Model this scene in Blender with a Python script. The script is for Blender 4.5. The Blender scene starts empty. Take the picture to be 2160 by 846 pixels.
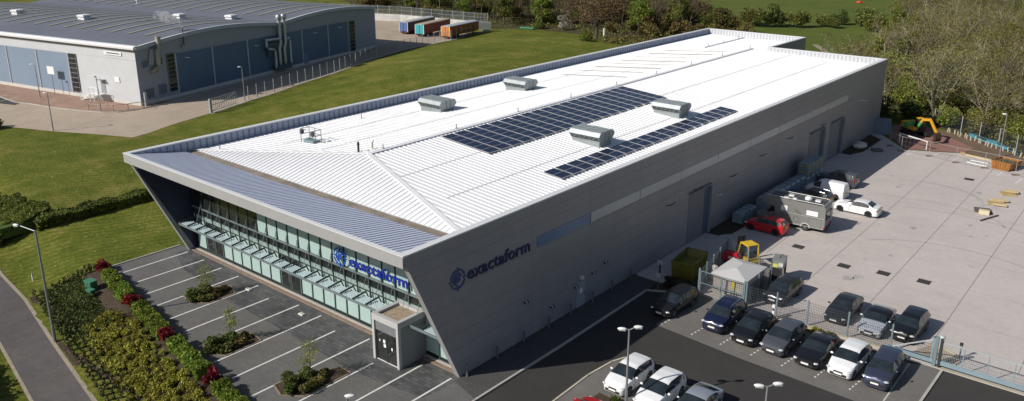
import bpy, math, random
from mathutils import Vector, Matrix
rnd = random.Random(7)
C = bpy.context.scene.collection
SUN = Vector((-.615, -1.285, 1.)).normalized()      # towards the sun

# ------------------------------------------------------------------ materials
MATS = {}
def M(name, col, rough=.6, metal=0., var=.12, scale=.8, col2=None, bump=0., fine=14., spec=.5, island=0., obj_rand=0., trans=0., coat=0., emit=None):
    """procedural surface: two noise scales mixed over a base colour"""
    if name in MATS: return MATS[name]
    m = bpy.data.materials.new(name); m.use_nodes = True; MATS[name] = m
    nt = m.node_tree; N = nt.nodes; L = nt.links
    b = N['Principled BSDF']; out = N['Material Output']
    b.inputs['Roughness'].default_value = rough; b.inputs['Metallic'].default_value = metal
    b.inputs['Specular IOR Level'].default_value = spec
    if coat: b.inputs['Coat Weight'].default_value = coat; b.inputs['Coat Roughness'].default_value = .05
    c1 = [max(0, c*(1-var)) for c in col]; c2 = [min(1, c*(1+var)) for c in (col2 or col)]
    tc = N.new('ShaderNodeTexCoord')
    def noise(s, d=5):
        n = N.new('ShaderNodeTexNoise'); n.inputs['Scale'].default_value = s; n.inputs['Detail'].default_value = d
        n.inputs['Roughness'].default_value = .65; L.new(tc.outputs['Object'], n.inputs['Vector']); return n
    n1 = noise(scale); n2 = noise(fine, 4)
    add = N.new('ShaderNodeMath'); add.operation = 'MULTIPLY_ADD'; add.inputs[1].default_value = .45
    L.new(n2.outputs['Fac'], add.inputs[0]); L.new(n1.outputs['Fac'], add.inputs[2])
    mr = N.new('ShaderNodeMapRange'); mr.inputs[1].default_value = .48; mr.inputs[2].default_value = .98
    L.new(add.outputs[0], mr.inputs[0])
    mix = N.new('ShaderNodeMix'); mix.data_type = 'RGBA'
    mix.inputs[6].default_value = (*c1, 1); mix.inputs[7].default_value = (*c2, 1)
    L.new(mr.outputs[0], mix.inputs[0]); colo = mix.outputs[2]
    def vary(sock, amt):
        nonlocal colo
        h = N.new('ShaderNodeHueSaturation')
        a = N.new('ShaderNodeMapRange'); a.inputs[3].default_value = 1-amt; a.inputs[4].default_value = 1+amt
        L.new(sock, a.inputs[0]); L.new(a.outputs[0], h.inputs['Value'])
        a2 = N.new('ShaderNodeMapRange'); a2.inputs[3].default_value = .5-amt*.06; a2.inputs[4].default_value = .5+amt*.06
        L.new(sock, a2.inputs[0]); L.new(a2.outputs[0], h.inputs['Hue'])
        L.new(colo, h.inputs['Color']); colo = h.outputs['Color']
    if island:
        g = N.new('ShaderNodeNewGeometry'); vary(g.outputs['Random Per Island'], island)
    if obj_rand:
        g = N.new('ShaderNodeObjectInfo'); vary(g.outputs['Random'], obj_rand)
    L.new(colo, b.inputs['Base Color'])
    if bump:
        bp = N.new('ShaderNodeBump'); bp.inputs['Strength'].default_value = bump; bp.inputs['Distance'].default_value = .05
        L.new(n2.outputs['Fac'], bp.inputs['Height']); L.new(bp.outputs[0], b.inputs['Normal'])
    if trans:
        t = N.new('ShaderNodeBsdfTranslucent'); L.new(colo, t.inputs['Color'])
        ms = N.new('ShaderNodeMixShader'); ms.inputs[0].default_value = trans
        L.new(b.outputs[0], ms.inputs[1]); L.new(t.outputs[0], ms.inputs[2]); L.new(ms.outputs[0], out.inputs['Surface'])
    if emit: b.inputs['Emission Color'].default_value = (*emit, 1); b.inputs['Emission Strength'].default_value = 1
    return m

def glass_mat(name, tint, gloss=.12, opac=.35, rough=.03):
    if name in MATS: return MATS[name]
    m = bpy.data.materials.new(name); m.use_nodes = True; MATS[name] = m
    nt = m.node_tree; N = nt.nodes; L = nt.links; out = N['Material Output']; N.remove(N['Principled BSDF'])
    tr = N.new('ShaderNodeBsdfTransparent'); tr.inputs[0].default_value = (*tint, 1)
    gl = N.new('ShaderNodeBsdfGlossy'); gl.inputs['Roughness'].default_value = rough
    df = N.new('ShaderNodeBsdfDiffuse'); df.inputs[0].default_value = (tint[0]*.25, tint[1]*.25, tint[2]*.25, 1)
    tc = N.new('ShaderNodeTexCoord'); no = N.new('ShaderNodeTexNoise'); no.inputs['Scale'].default_value = .7
    L.new(tc.outputs['Object'], no.inputs['Vector'])
    fr = N.new('ShaderNodeFresnel'); fr.inputs[0].default_value = 1.5
    ad = N.new('ShaderNodeMath'); ad.operation = 'MULTIPLY_ADD'; ad.inputs[1].default_value = gloss; L.new(no.outputs['Fac'], ad.inputs[0]); L.new(fr.outputs[0], ad.inputs[2])
    m1 = N.new('ShaderNodeMixShader'); m1.inputs[0].default_value = opac; L.new(tr.outputs[0], m1.inputs[1]); L.new(df.outputs[0], m1.inputs[2])
    m2 = N.new('ShaderNodeMixShader'); L.new(ad.outputs[0], m2.inputs[0]); L.new(m1.outputs[0], m2.inputs[1]); L.new(gl.outputs[0], m2.inputs[2])
    L.new(m2.outputs[0], out.inputs['Surface'])
    return m

def brick_mat(name, c1, c2, mortar, sx=.2, sy=.1, msize=.02, rough=.85, blotch=.25, wet=None):
    m = bpy.data.materials.new(name); m.use_nodes = True; MATS[name] = m
    nt = m.node_tree; N = nt.nodes; L = nt.links; b = N['Principled BSDF']; b.inputs['Roughness'].default_value = rough
    tc = N.new('ShaderNodeTexCoord')
    br = N.new('ShaderNodeTexBrick'); br.inputs['Color1'].default_value = (*c1, 1); br.inputs['Color2'].default_value = (*c2, 1)
    br.inputs['Mortar'].default_value = (*mortar, 1); br.inputs['Scale'].default_value = 1; br.inputs['Mortar Size'].default_value = msize
    br.inputs['Brick Width'].default_value = sx; br.inputs['Row Height'].default_value = sy
    L.new(tc.outputs['Object'], br.inputs['Vector'])
    n = N.new('ShaderNodeTexNoise'); n.inputs['Scale'].default_value = .35; n.inputs['Detail'].default_value = 8; n.inputs['Roughness'].default_value = .7
    L.new(tc.outputs['Object'], n.inputs['Vector'])
    mr = N.new('ShaderNodeMapRange'); mr.inputs[1].default_value = .3; mr.inputs[2].default_value = .7; mr.inputs[3].default_value = 1-blotch; mr.inputs[4].default_value = 1+blotch
    L.new(n.outputs['Fac'], mr.inputs[0])
    mx = N.new('ShaderNodeMix'); mx.data_type = 'RGBA'; mx.blend_type = 'MULTIPLY'; mx.inputs[0].default_value = 1
    L.new(br.outputs['Color'], mx.inputs[6]); L.new(mr.outputs[0], mx.inputs[7]); L.new(mx.outputs[2], b.inputs['Base Color'])
    return m

def ground_mat(name, stops, scales=(.03, .25, 2.5), rough=.95, bump=.4, specks=None, stripe=None, weights=(.5, .35, .3)):
    """earth, grass, tarmac: three noise octaves through a colour ramp, optional pale specks and mowing stripes"""
    m = bpy.data.materials.new(name); m.use_nodes = True; MATS[name] = m
    nt = m.node_tree; N = nt.nodes; L = nt.links; b = N['Principled BSDF']; b.inputs['Roughness'].default_value = rough
    b.inputs['Specular IOR Level'].default_value = .12
    tc = N.new('ShaderNodeTexCoord'); acc = None; last = None
    for s, w in zip(scales, weights):
        n = N.new('ShaderNodeTexNoise'); n.inputs['Scale'].default_value = s; n.inputs['Detail'].default_value = 6; n.inputs['Roughness'].default_value = .7
        L.new(tc.outputs['Object'], n.inputs['Vector']); last = n
        a = N.new('ShaderNodeMath'); a.operation = 'MULTIPLY_ADD'; a.inputs[1].default_value = w
        L.new(n.outputs['Fac'], a.inputs[0])
        if acc is None: a.inputs[2].default_value = .5-.5*sum(weights)
        else: L.new(acc, a.inputs[2])
        acc = a.outputs[0]
    if stripe:
        ang, wl, amt = stripe
        mp = N.new('ShaderNodeMapping'); mp.inputs['Rotation'].default_value = (0, 0, ang); L.new(tc.outputs['Object'], mp.inputs[0])
        wv = N.new('ShaderNodeTexWave'); wv.inputs['Scale'].default_value = wl; wv.inputs['Distortion'].default_value = 2.5; wv.inputs['Detail'].default_value = 3
        L.new(mp.outputs[0], wv.inputs[0])
        a = N.new('ShaderNodeMath'); a.operation = 'MULTIPLY_ADD'; a.inputs[1].default_value = amt; L.new(wv.outputs['Fac'], a.inputs[0]); L.new(acc, a.inputs[2]); acc = a.outputs[0]
    cr = N.new('ShaderNodeValToRGB'); e = cr.color_ramp.elements
    while len(e) < len(stops): e.new(.5)
    for el, (p, c) in zip(e, stops): el.position = p; el.color = (*c, 1)
    L.new(acc, cr.inputs[0]); colo = cr.outputs[0]
    if specks:
        sc, th, c = specks
        vo = N.new('ShaderNodeTexVoronoi'); vo.inputs['Scale'].default_value = sc; L.new(tc.outputs['Object'], vo.inputs['Vector'])
        n5 = N.new('ShaderNodeTexNoise'); n5.inputs['Scale'].default_value = .12; L.new(tc.outputs['Object'], n5.inputs['Vector'])
        mu = N.new('ShaderNodeMath'); mu.operation = 'MULTIPLY'; L.new(n5.outputs['Fac'], mu.inputs[0]); mu.inputs[1].default_value = th*2
        lt = N.new('ShaderNodeMath'); lt.operation = 'LESS_THAN'; L.new(vo.outputs['Distance'], lt.inputs[0]); L.new(mu.outputs[0], lt.inputs[1])
        mx = N.new('ShaderNodeMix'); mx.data_type = 'RGBA'; L.new(lt.outputs[0], mx.inputs[0]); L.new(colo, mx.inputs[6]); mx.inputs[7].default_value = (*c, 1); colo = mx.outputs[2]
    L.new(colo, b.inputs['Base Color'])
    if bump:
        bp = N.new('ShaderNodeBump'); bp.inputs['Strength'].default_value = bump; bp.inputs['Distance'].default_value = .12
        L.new(last.outputs['Fac'], bp.inputs['Height']); L.new(bp.outputs[0], b.inputs['Normal'])
    return m

# ------------------------------------------------------------------ mesh builder
class MB:
    def __init__(s): s.v = []; s.f = []; s.m = []; s.mats = []
    def mi(s, m):
        if m not in s.mats: s.mats.append(m)
        return s.mats.index(m)
    def add(s, vs, fs, m):
        o = len(s.v); s.v += [tuple(v) for v in vs]; k = s.mi(m)
        for f in fs: s.f.append([i+o for i in f]); s.m.append(k)
        return s
    def box(s, x0, x1, y0, y1, z0, z1, m):
        return s.add([(x0,y0,z0),(x1,y0,z0),(x1,y1,z0),(x0,y1,z0),(x0,y0,z1),(x1,y0,z1),(x1,y1,z1),(x0,y1,z1)],
              [(3,2,1,0),(4,5,6,7),(0,1,5,4),(1,2,6,5),(2,3,7,6),(3,0,4,7)], m)
    def cbox(s, c, d, m, rz=0., rx=0., ry=0.):
        R = Matrix.Rotation(rz, 3, 'Z') @ Matrix.Rotation(ry, 3, 'Y') @ Matrix.Rotation(rx, 3, 'X'); c = Vector(c)
        vs = [c + R @ Vector((sx*d[0]/2, sy*d[1]/2, sz*d[2]/2)) for sz in (-1,1) for sx, sy in ((-1,-1),(1,-1),(1,1),(-1,1))]
        return s.add(vs, [(3,2,1,0),(4,5,6,7),(0,1,5,4),(1,2,6,5),(2,3,7,6),(3,0,4,7)], m)
    def beam(s, p, q, w, h, m):
        p = Vector(p); q = Vector(q); d = (q-p).normalized()
        u = Vector((0,0,1)) if abs(d.z) < .95 else Vector((1,0,0))
        a = d.cross(u).normalized()*w/2; b = a.cross(d).normalized()*h/2
        vs = [p-a-b, p+a-b, p+a+b, p-a+b, q-a-b, q+a-b, q+a+b, q-a+b]
        return s.add(vs, [(0,1,2,3),(7,6,5,4),(4,5,1,0),(5,6,2,1),(6,7,3,2),(7,4,0,3)], m)
    def tube(s, path, r, m, n=8, cap=True):
        path = [Vector(p) for p in path]; rs = r if isinstance(r, (list, tuple)) else [r]*len(path)
        vs = []; fs = []
        for i, p in enumerate(path):
            d = (path[min(i+1, len(path)-1)]-path[max(i-1, 0)]).normalized()
            u = Vector((0,0,1)) if abs(d.z) < .9 else Vector((1,0,0))
            a = d.cross(u).normalized(); b = d.cross(a)
            for k in range(n):
                t = 2*math.pi*k/n; vs.append(p+(a*math.cos(t)+b*math.sin(t))*rs[i])
        for i in range(len(path)-1):
            for k in range(n):
                fs.append((i*n+k, i*n+(k+1)%n, (i+1)*n+(k+1)%n, (i+1)*n+k))
        if cap: fs.append(tuple(range(n))[::-1]); fs.append(tuple(range((len(path)-1)*n, len(path)*n)))
        return s.add(vs, fs, m)
    def cyl(s, x, y, z0, z1, r, m, n=12, r2=None): return s.tube([(x,y,z0),(x,y,z1)], [r, r if r2 is None else r2], m, n)
    def lathe(s, prof, m, n=16, axis='Z', c=(0,0,0)):
        vs = []; fs = []; c = Vector(c)
        for r, h in prof:
            for k in range(n):
                t = 2*math.pi*k/n
                p = {'Z': (r*math.cos(t), r*math.sin(t), h), 'Y': (r*math.cos(t), h, r*math.sin(t)), 'X': (h, r*math.cos(t), r*math.sin(t))}[axis]
                vs.append(c+Vector(p))
        for i in range(len(prof)-1):
            for k in range(n): fs.append((i*n+k, i*n+(k+1)%n, (i+1)*n+(k+1)%n, (i+1)*n+k))
        return s.add(vs, fs, m)
    def ell(s, c, r, m, n=10, k=6):
        prof = [(math.cos(math.pi*(i/k-.5)), math.sin(math.pi*(i/k-.5))) for i in range(k+1)]
        vs = []; fs = []
        for cr, h in prof:
            for j in range(n):
                t = 2*math.pi*j/n; vs.append((c[0]+r[0]*cr*math.cos(t), c[1]+r[1]*cr*math.sin(t), c[2]+r[2]*h))
        for i in range(k):
            for j in range(n): fs.append((i*n+j, i*n+(j+1)%n, (i+1)*n+(j+1)%n, (i+1)*n+j))
        return s.add(vs, fs, m)
    def poly(s, pts, m): return s.add(pts, [tuple(range(len(pts)))], m)
    def prism(s, pts, z0, z1, m):
        n = len(pts); vs = [(x,y,z0) for x,y in pts]+[(x,y,z1) for x,y in pts]
        return s.add(vs, [tuple(range(n))[::-1], tuple(range(n,2*n))]+[(i,(i+1)%n,(i+1)%n+n,i+n) for i in range(n)], m)
    def extr(s, pts, vec, m, cap=True):
        n = len(pts); vec = Vector(vec); vs = [Vector(p) for p in pts]+[Vector(p)+vec for p in pts]
        fs = [(i,(i+1)%n,(i+1)%n+n,i+n) for i in range(n)]
        if cap: fs += [tuple(range(n))[::-1], tuple(range(n,2*n))]
        return s.add(vs, fs, m)
    def strip(s, pts, w, z, m):
        """flat ribbon along a polyline"""
        P = [Vector((p[0], p[1], 0)) for p in pts]; vs = []
        for i, p in enumerate(P):
            d = (P[min(i+1, len(P)-1)]-P[max(i-1, 0)]).normalized(); a = Vector((-d.y, d.x, 0))*w/2
            vs += [(p.x-a.x, p.y-a.y, z), (p.x+a.x, p.y+a.y, z)]
        return s.add(vs, [(2*i, 2*i+2, 2*i+3, 2*i+1) for i in range(len(P)-1)], m)
    def ribbon(s, pts, w, h, z, m):
        """kerb: closed box section along a polyline"""
        for a, b in zip(pts[:-1], pts[1:]):
            d = Vector((b[0]-a[0], b[1]-a[1], 0)); ln = d.length
            s.cbox(((a[0]+b[0])/2, (a[1]+b[1])/2, z+h/2), (ln+w*.3, w, h), m, rz=math.atan2(d.y, d.x))
        return s
    def mesh(s, name, org=(0,0,0), smooth=False, recalc=False):
        me = bpy.data.meshes.new(name); o = Vector(org)
        me.from_pydata([tuple(Vector(v)-o) for v in s.v], [], s.f); 
        for m in s.mats: me.materials.append(m)
        me.polygons.foreach_set('material_index', s.m)
        if recalc:
            import bmesh
            bm = bmesh.new(); bm.from_mesh(me); bmesh.ops.recalc_face_normals(bm, faces=bm.faces); bm.to_mesh(me); bm.free()
        if smooth:
            me.polygons.foreach_set('use_smooth', [True]*len(me.polygons))
            try: me.set_sharp_from_angle(angle=math.radians(smooth if smooth is not True else 40))
            except Exception: pass
        me.update(); return me
    def build(s, name, parent=None, org=None, smooth=False, recalc=False, label=None):
        if org is None: org = parent.get('org', (0,0,0)) if parent is not None else (0,0,0)
        o = bpy.data.objects.new(name, s.mesh(name, org, smooth, recalc)); C.objects.link(o)
        if parent is not None:
            o.parent = parent
            if parent.get('org') is not None: o['org'] = tuple(parent['org'])
        if label: o['label'] = label
        return o

def thing(name, label, cat, loc=(0,0,0), rz=0., group=None, world=False):
    """Empty at the thing's base; world=True: parts are given in world coordinates"""
    o = bpy.data.objects.new(name, None); C.objects.link(o); o.empty_display_size = .3
    o.location = loc; o.rotation_euler = (0,0,rz); o['label'] = label; o['category'] = cat
    if group: o['group'] = group
    if world: o['org'] = tuple(loc)
    return o
def tag(o, label, cat, group=None, kind=None):
    o['label'] = label; o['category'] = cat
    if group: o['group'] = group
    if kind: o['kind'] = kind
    return o
def one(mb, name, label, cat, loc, group=None, smooth=False, recalc=False):
    """a thing that is a single mesh given in world coordinates"""
    o = mb.build(name, None, loc, smooth, recalc); o.location = loc
    return tag(o, label, cat, group)
def struct(name, mb, kind='structure', label=None):
    o = mb.build(name); o['kind'] = kind
    o['label'] = label or name.replace('_', ' ')
    return o
def dup(o, loc=None, rz=None, label=None, scale=None, parent=None):
    c = o.copy(); C.objects.link(c); c.parent = parent
    if loc is not None: c.location = loc
    if rz is not None: c.rotation_euler = (0,0,rz)
    if scale is not None: c.scale = scale
    if label: c['label'] = label
    for ch in list(o.children): dup(ch, parent=c)
    return c
def sm(a, b, x):
    t = max(0., min(1., (x-a)/(b-a))); return t*t*(3-2*t)
def inpoly(x, y, P):
    r = False; j = len(P)-1
    for i in range(len(P)):
        if (P[i][1] > y) != (P[j][1] > y) and x < (P[j][0]-P[i][0])*(y-P[i][1])/(P[j][1]-P[i][1])+P[i][0]: r = not r
        j = i
    return r
# ------------------------------------------------------------------ terrain
def fence_x(y):
    P = [(-40,-120),(15,-76),(22,-78),(30,-81),(43,-86),(57,-91),(77,-100),(90,-104),(111,-107),(140,-108)]
    for (y0,x0),(y1,x1) in zip(P[:-1], P[1:]):
        if y0 <= y <= y1: return x0+(x1-x0)*(y-y0)/(y1-y0)
    return -110
def gz(x, y):
    d = (x+35.3)*-.152+(y+7.3)*-.988
    z = -1.3*sm(0, 5.2, d)*(1-sm(-16, -8, x)*0)
    if 14 < y < 138:
        xf = fence_x(y)
        if xf+1 < x < -34.4:
            u = (x-xf-1)/(-34.4-xf-1)
            z += 3.0*sm(16, 66, y)*(1-sm(112, 139, y))*math.sin(math.pi*min(1, u*1.02))**1.3
    if -70 < x < -36 and -12 < y < 40: z += .25*math.sin(x*.25)*math.sin(y*.2)*sm(-36, -42, x)
    return z
def steps(spec):
    out = []
    for a, b, s in spec:
        n = max(1, round((b-a)/s)); out += [a+(b-a)*i/n for i in range(n)]
    return out+[spec[-1][1]]
grass = ground_mat('grass_ground', [(.27,(.038,.054,.006)),(.44,(.071,.093,.011)),(.58,(.112,.126,.017)),(.70,(.20,.172,.05))],
                   scales=(.045,.33,3.2), weights=(.62,.55,.75), bump=.9, specks=(.9,.06,(.42,.42,.36)), stripe=(.5,.35,.09))
meadow = ground_mat('meadow_grass', [(.28,(.055,.080,.014)),(.5,(.085,.112,.022)),(.72,(.13,.13,.035))], scales=(.03,.2,1.5), weights=(.5,.5,.4), bump=.5)
woodfloor = ground_mat('wood_floor', [(.25,(.040,.036,.020)),(.5,(.070,.062,.034)),(.75,(.095,.100,.035))], scales=(.08,.5,3), weights=(.5,.5,.4), bump=.9)
xs = steps([(-2500,-700,600),(-700,-300,100),(-300,-132,14),(-132,-16,2),(-16,44,6),(44,150,18),(150,700,110),(700,2500,600)])
ys = steps([(-2500,-200,600),(-200,-44,26),(-44,140,2),(140,400,16),(400,1000,120),(1000,3000,500)])
g = MB(); nx = len(xs)
vs = [(x, y, gz(x, y)) for y in ys for x in xs]
fs = [(j*nx+i, j*nx+i+1, (j+1)*nx+i+1, (j+1)*nx+i) for j in range(len(ys)-1) for i in range(nx-1)]
g.add(vs, fs, grass)
o = g.build('ground', smooth=True); o['kind'] = 'structure'; o['label'] = 'mown grass ground with a low bank beside the large unit'
def sheet(name, pts, z, m, label=None):
    # convex or concave outline as one flat sheet (thin slab so that its edge is closed)
    ar = sum(a[0]*b[1]-b[0]*a[1] for a, b in zip(pts, pts[1:]+pts[:1]))
    s = MB(); s.poly([(x,y,z) for x,y in (pts if ar > 0 else pts[::-1])], m); return struct(name, s, label=label)
# meadow and wood floors
sheet('meadow', [(-79,190),(-95,208),(-118,230),(-230,400),(60,400),(-40,262),(-30,200),(-26,163),(-18,128),(-30,115),(-50,128),(-62,150)], .012, meadow, 'bright green meadow beyond the wood edge')
sheet('wood_floor', [(-175,141),(-136,129),(-112,132),(-107,138),(-85,138),(-74,122),(-66,108),(-38,103),(-36,112),(-52,128),(-64,152),(-79,190),(-95,208),(-118,230),(-230,400),(-400,400),(-300,200)], .02, woodfloor, 'brown leaf litter under the trees')
sheet('wood_floor', [(-18,103),(2,97),(6,92.5),(12,89.3),(18,83.6),(30,72),(90,110),(120,400),(60,400),(-40,262),(-30,200),(-26,163),(-18,128)], .02, woodfloor, 'brown leaf litter under the bare wood')
pathm = ground_mat('trodden_earth', [(.3,(.20,.16,.11)),(.7,(.34,.29,.21))], scales=(.2,1,4))
p = MB(); p.strip([(-122,226),(-110,219),(-101,212),(-95,206.5),(-88,199),(-82,192)], 1.6, .03, pathm); p.strip([(-66,168),(-58,163),(-50,160),(-44,155),(-38,148)], 1.6, .03, pathm); p.strip([(-37,159),(-33,153),(-29,146),(-26,139)], 1.5, .03, pathm)
struct('path', p, label='trodden earth path across the meadow')
# neighbour's yard
tan = ground_mat('tan_concrete', [(.3,(.27,.215,.165)),(.5,(.38,.315,.25)),(.7,(.46,.385,.31))], scales=(.05,.3,3), bump=.1)
sheet('service_road', [(-150,-14),(-97,6.7),(-88,10.3),(-82,13.3),(-76.3,15.8),(-77,18.5),(-79,23),(-81.3,30.3),(-85,39),(-86,44),(-90,53),(-94,64.3),(-99.8,77),(-104.2,90),(-105.8,100),(-107.3,112),(-110,121),(-136,124),(-200,138),(-200,-14)], .03, tan, 'pale concrete service road of the neighbouring unit')
brickp = brick_mat('brick_paving', (.30,.185,.135), (.36,.23,.17), (.22,.15,.11), .4, .2, .03)
sheet('pavement', [(-180,8),(-126.2,14.2),(-112,14.2),(-109.5,15.2),(-104,16.4),(-98,18.3),(-94.3,20),(-92.6,21.6),(-92.0,24),(-92.4,28.5),(-95.2,31),(-94,26.05),(-130,18.8),(-180,8.8)], .05, brickp, 'red brick paving along the neighbouring unit')
tarm = ground_mat('old_tarmac', [(.3,(.055,.053,.05)),(.7,(.095,.09,.085))], scales=(.1,.8,6), bump=.15)
sheet('parking_bays', [(-123.5,15.0),(-112.9,16.4),(-110.2,13.4),(-113.4,12.3),(-135,8)], .045, tarm, 'dark parking bays at the neighbouring unit')
redpaint = M('red_paint', (.42,.12,.10), .8, var=.25, scale=1.5)
sheet('red_marking', [(-113.3,12.2),(-115.3,10.6),(-121,9.4),(-121,11.5)], .048, redpaint, 'worn red patch on the service road')
wpaint = M('road_paint', (.62,.62,.60), .8, var=.18, scale=2)
wpaint2 = M('worn_road_paint', (.48,.45,.40), .85, var=.3, scale=2)
mk = MB()
for a, b in zip([(-100.3,11),(-96,13.0),(-92.5,14.6),(-89,16.2)], [(-97.9,12.2),(-94,14),(-90.8,15.4),(-87,17.6)]): mk.strip([a,b], .16, .047, wpaint2)
for a, b in [((-85.2,20.2),(-84.3,22.4)),((-84,24),(-84,27)),((-84.6,28),(-85.3,31))]: mk.strip([a,b], .16, .047, wpaint2)
for i in range(8): t = i/7.; mk.strip([(-90.2+11*t, 10.6+8.4*t), (-89.5+11*t, 11.1+8.4*t)], .2, .047, wpaint2)
for i in range(3): mk.strip([(-121+3*i,11.2+.9*i),(-122.4+3*i,15+.5*i)], .14, .052, wpaint2)
vg = MB(); vg.strip([(-81.0,30.3),(-84.8,39.2),(-86.0,43.6),(-90,53.1),(-94,64.4),(-99.8,77.1),(-104.1,90.1),(-105.7,100.1),(-107.2,112)], .7, .05, M('verge_concrete', (.40,.36,.30), .9, var=.2)); struct('verge', vg, label='pale concrete edging along the mesh fence of the bank')
struct('road_markings', mk, label='faded white road markings on the service road')
kb = MB(); kerbc = M('kerb_concrete', (.40,.385,.35), .85, var=.15)
kb.ribbon([(-126.2,14.2),(-112,14.2),(-109.5,15.2),(-104,16.4),(-98,18.3),(-94.3,20),(-92.6,21.6),(-92,24),(-92.4,28.5),(-95.6,36),(-99.8,50),(-105,68)], .16, .12, .03, kerbc)
struct('kerb', kb, label='kerb of the brick paving')
# left road, verge and front bed
road = ground_mat('footway_tarmac', [(.3,(.075,.07,.07)),(.5,(.105,.098,.095)),(.7,(.14,.13,.125))], scales=(.15,1.2,9), bump=.12)
R1 = [(-90,-4.0),(-60,-9.7),(-44.1,-12.1),(-37.2,-12.75),(-27.7,-14.35),(-17.8,-15.85),(-5,-17.6),(12,-20)]
R2 = [(-90,-8.5),(-60,-13.4),(-44.1,-15.4),(-38,-15.9),(-30.7,-16.95),(-21,-18.5),(-8,-20.4),(12,-23.5)]
s = MB(); s.poly([(x,y,-1.27) for x,y in R2+R1[::-1]], road); struct('path', s, label='dark tarmac footpath at the left edge')
ed = MB(); edg = M('path_edging', (.30,.255,.19), .9, var=.25, scale=3); ed.strip(R1, .28, -1.262, edg); ed.strip(R2, .22, -1.262, edg); struct('path_edging', ed, label='sandy edge of the footpath')
dirt = ground_mat('bed_soil', [(.3,(.045,.034,.024)),(.6,(.085,.065,.047)),(.8,(.13,.10,.075))], scales=(.3,1.5,6), bump=.8)
s = MB(); H1 = [(-35.5,-6.9),(-26.8,-8.0),(-19.2,-9.1),(-8.8,-10.9),(4,-13)]; H2 = [(-37.4,-12.4),(-28.1,-14.05),(-17.8,-15.6),(-8,-17),(4,-18.6)]
vs = []; fs = []; K = 10
for (a, b) in zip(H1, H2):
    for k in range(K+1):
        t = k/K; x = a[0]+(b[0]-a[0])*t; y = a[1]+(b[1]-a[1])*t; vs.append((x, y, gz(x, y)+.02))
for i in range(len(H1)-1):
    for k in range(K): fs.append(((i+1)*(K+1)+k, (i+1)*(K+1)+k+1, i*(K+1)+k+1, i*(K+1)+k))
s.add(vs, fs, dirt); struct('planting_bed', s, label='bare soil of the front planting bed')
# front parking court
court = brick_mat('court_paving', (.108,.105,.101), (.126,.122,.118), (.098,.095,.092), .42, .21, .02, blotch=.16)
charc = brick_mat('charcoal_paving', (.058,.060,.064), (.105,.105,.107), (.055,.056,.058), .62, .31, .03, blotch=.35, rough=.6)
sheet('parking_court', [(-35.4,-6.4),(-35.4,.04),(-33.4,.3),(2.45,.3),(2.45,-1.4),(8,-22),(40,-40),(-4,-24),(-4,-12.0),(-8.8,-10.5),(-19.2,-9.0),(-26.8,-7.9)], .008, court, 'grey block paved parking court in front of the unit')
sheet('paved_strip', [(-34,.28),(.2,.28),(-.2,-3.2),(-6,-4.0),(-14,-3.6),(-22,-3.4),(-30,-2.6),(-34,-1.2)], .014, charc, 'dark charcoal block paving below the glazed front')
mk = MB(); BX = [-33.39,-30.63,-27.88,-25.26,-22.4,-19.7,-16.92,-14.13,-11.4,-8.57,-5.8,-3.1,-.4]; BY = [-6.4,-6.75,-7.15,-7.57,-8.0,-8.4,-8.8,-9.25,-9.65,-10.1,-14,-15,-15]
for i, (x, y) in enumerate(zip(BX, BY)):
    mk.strip([(x,y),(x,-1.2 if i in (5,8) else -.35 if i < 10 else -2.4 if i == 10 else -.4)], .14, .020, wpaint)
struct('parking_lines', mk, label='white bay lines of the front parking court')
kb = MB(); brk = M('brick_edging', (.21,.155,.12), .9, var=.3, scale=4); kb.box(-33.5,-6.2,.08,.42,0,.1, brk); kb.box(-3.6,-.3,.1,.42,0,.1, brk); kb.box(-33.5,-.2,.42,.66,0,.16, kerbc)
struct('brick_edging', kb, label='narrow brick edging at the foot of the glazed front')
pk = MB(); grk = M('grey_kerb', (.15,.145,.14), .85, var=.2); pk.ribbon([(-35.4,-6.4),(-26.8,-7.9),(-19.2,-9.0),(-8.8,-10.5),(-4,-11.6)], .14, .1, 0, grk); pk.ribbon([(-35.4,-6.4),(-35.4,.04)], .14, .08, 0, kerbc)
struct('kerb', pk, label='grey kerb between the parking court and the hedge')
# car park
asph = ground_mat('fresh_asphalt', [(.3,(.038,.036,.035)),(.5,(.048,.046,.045)),(.7,(.060,.057,.055))], scales=(.08,.5,8), bump=.12)
bayg = brick_mat('bay_paving', (.138,.130,.120), (.155,.147,.136), (.125,.118,.11), .4, .2, .02, blotch=.14)
foot = brick_mat('footway_paving', (.062,.060,.058), (.078,.075,.072), (.052,.05,.048), .4, .2, .03, blotch=.15)
sheet('car_park_road', [(2.5,-4),(2.45,21.5),(6.2,21.5),(6.2,14.7),(12.9,14.15),(20.8,13.9),(23.9,13.9),(24,21.62),(60,21.62),(60,-40),(9,-40)], .010, asph, 'dark asphalt road of the car park')
sheet('footway', [(.02,-.6),(2.5,-1.3),(2.5,20.8),(.02,21.3)], .10, foot, 'paved footway below the long side wall')
kb = MB(); kb.ribbon([(5.0,-14),(3.6,-7),(2.56,-1.4),(2.58,7.3),(2.45,19.3),(4.3,20.3),(6.1,20.6)], .15, .12, 0, kerbc); struct('kerb', kb, label='pale kerb along the footway')
sheet('parking_bays', [(6.0,14.7),(12.9,14.15),(20.8,13.9),(23.8,13.9),(23.9,21.7),(6.0,21.45)], .016, bayg, 'brown grey paved bays of the car park')
sheet('island_paving', [(6.25,5.6),(6.5,8.1),(6.9,9.1),(7.47,9.3),(9,8.9),(24,7.7),(40,6),(40,-30),(7.5,-12),(6.3,1.9)], .05, bayg, 'paved bays of the central island')
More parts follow.
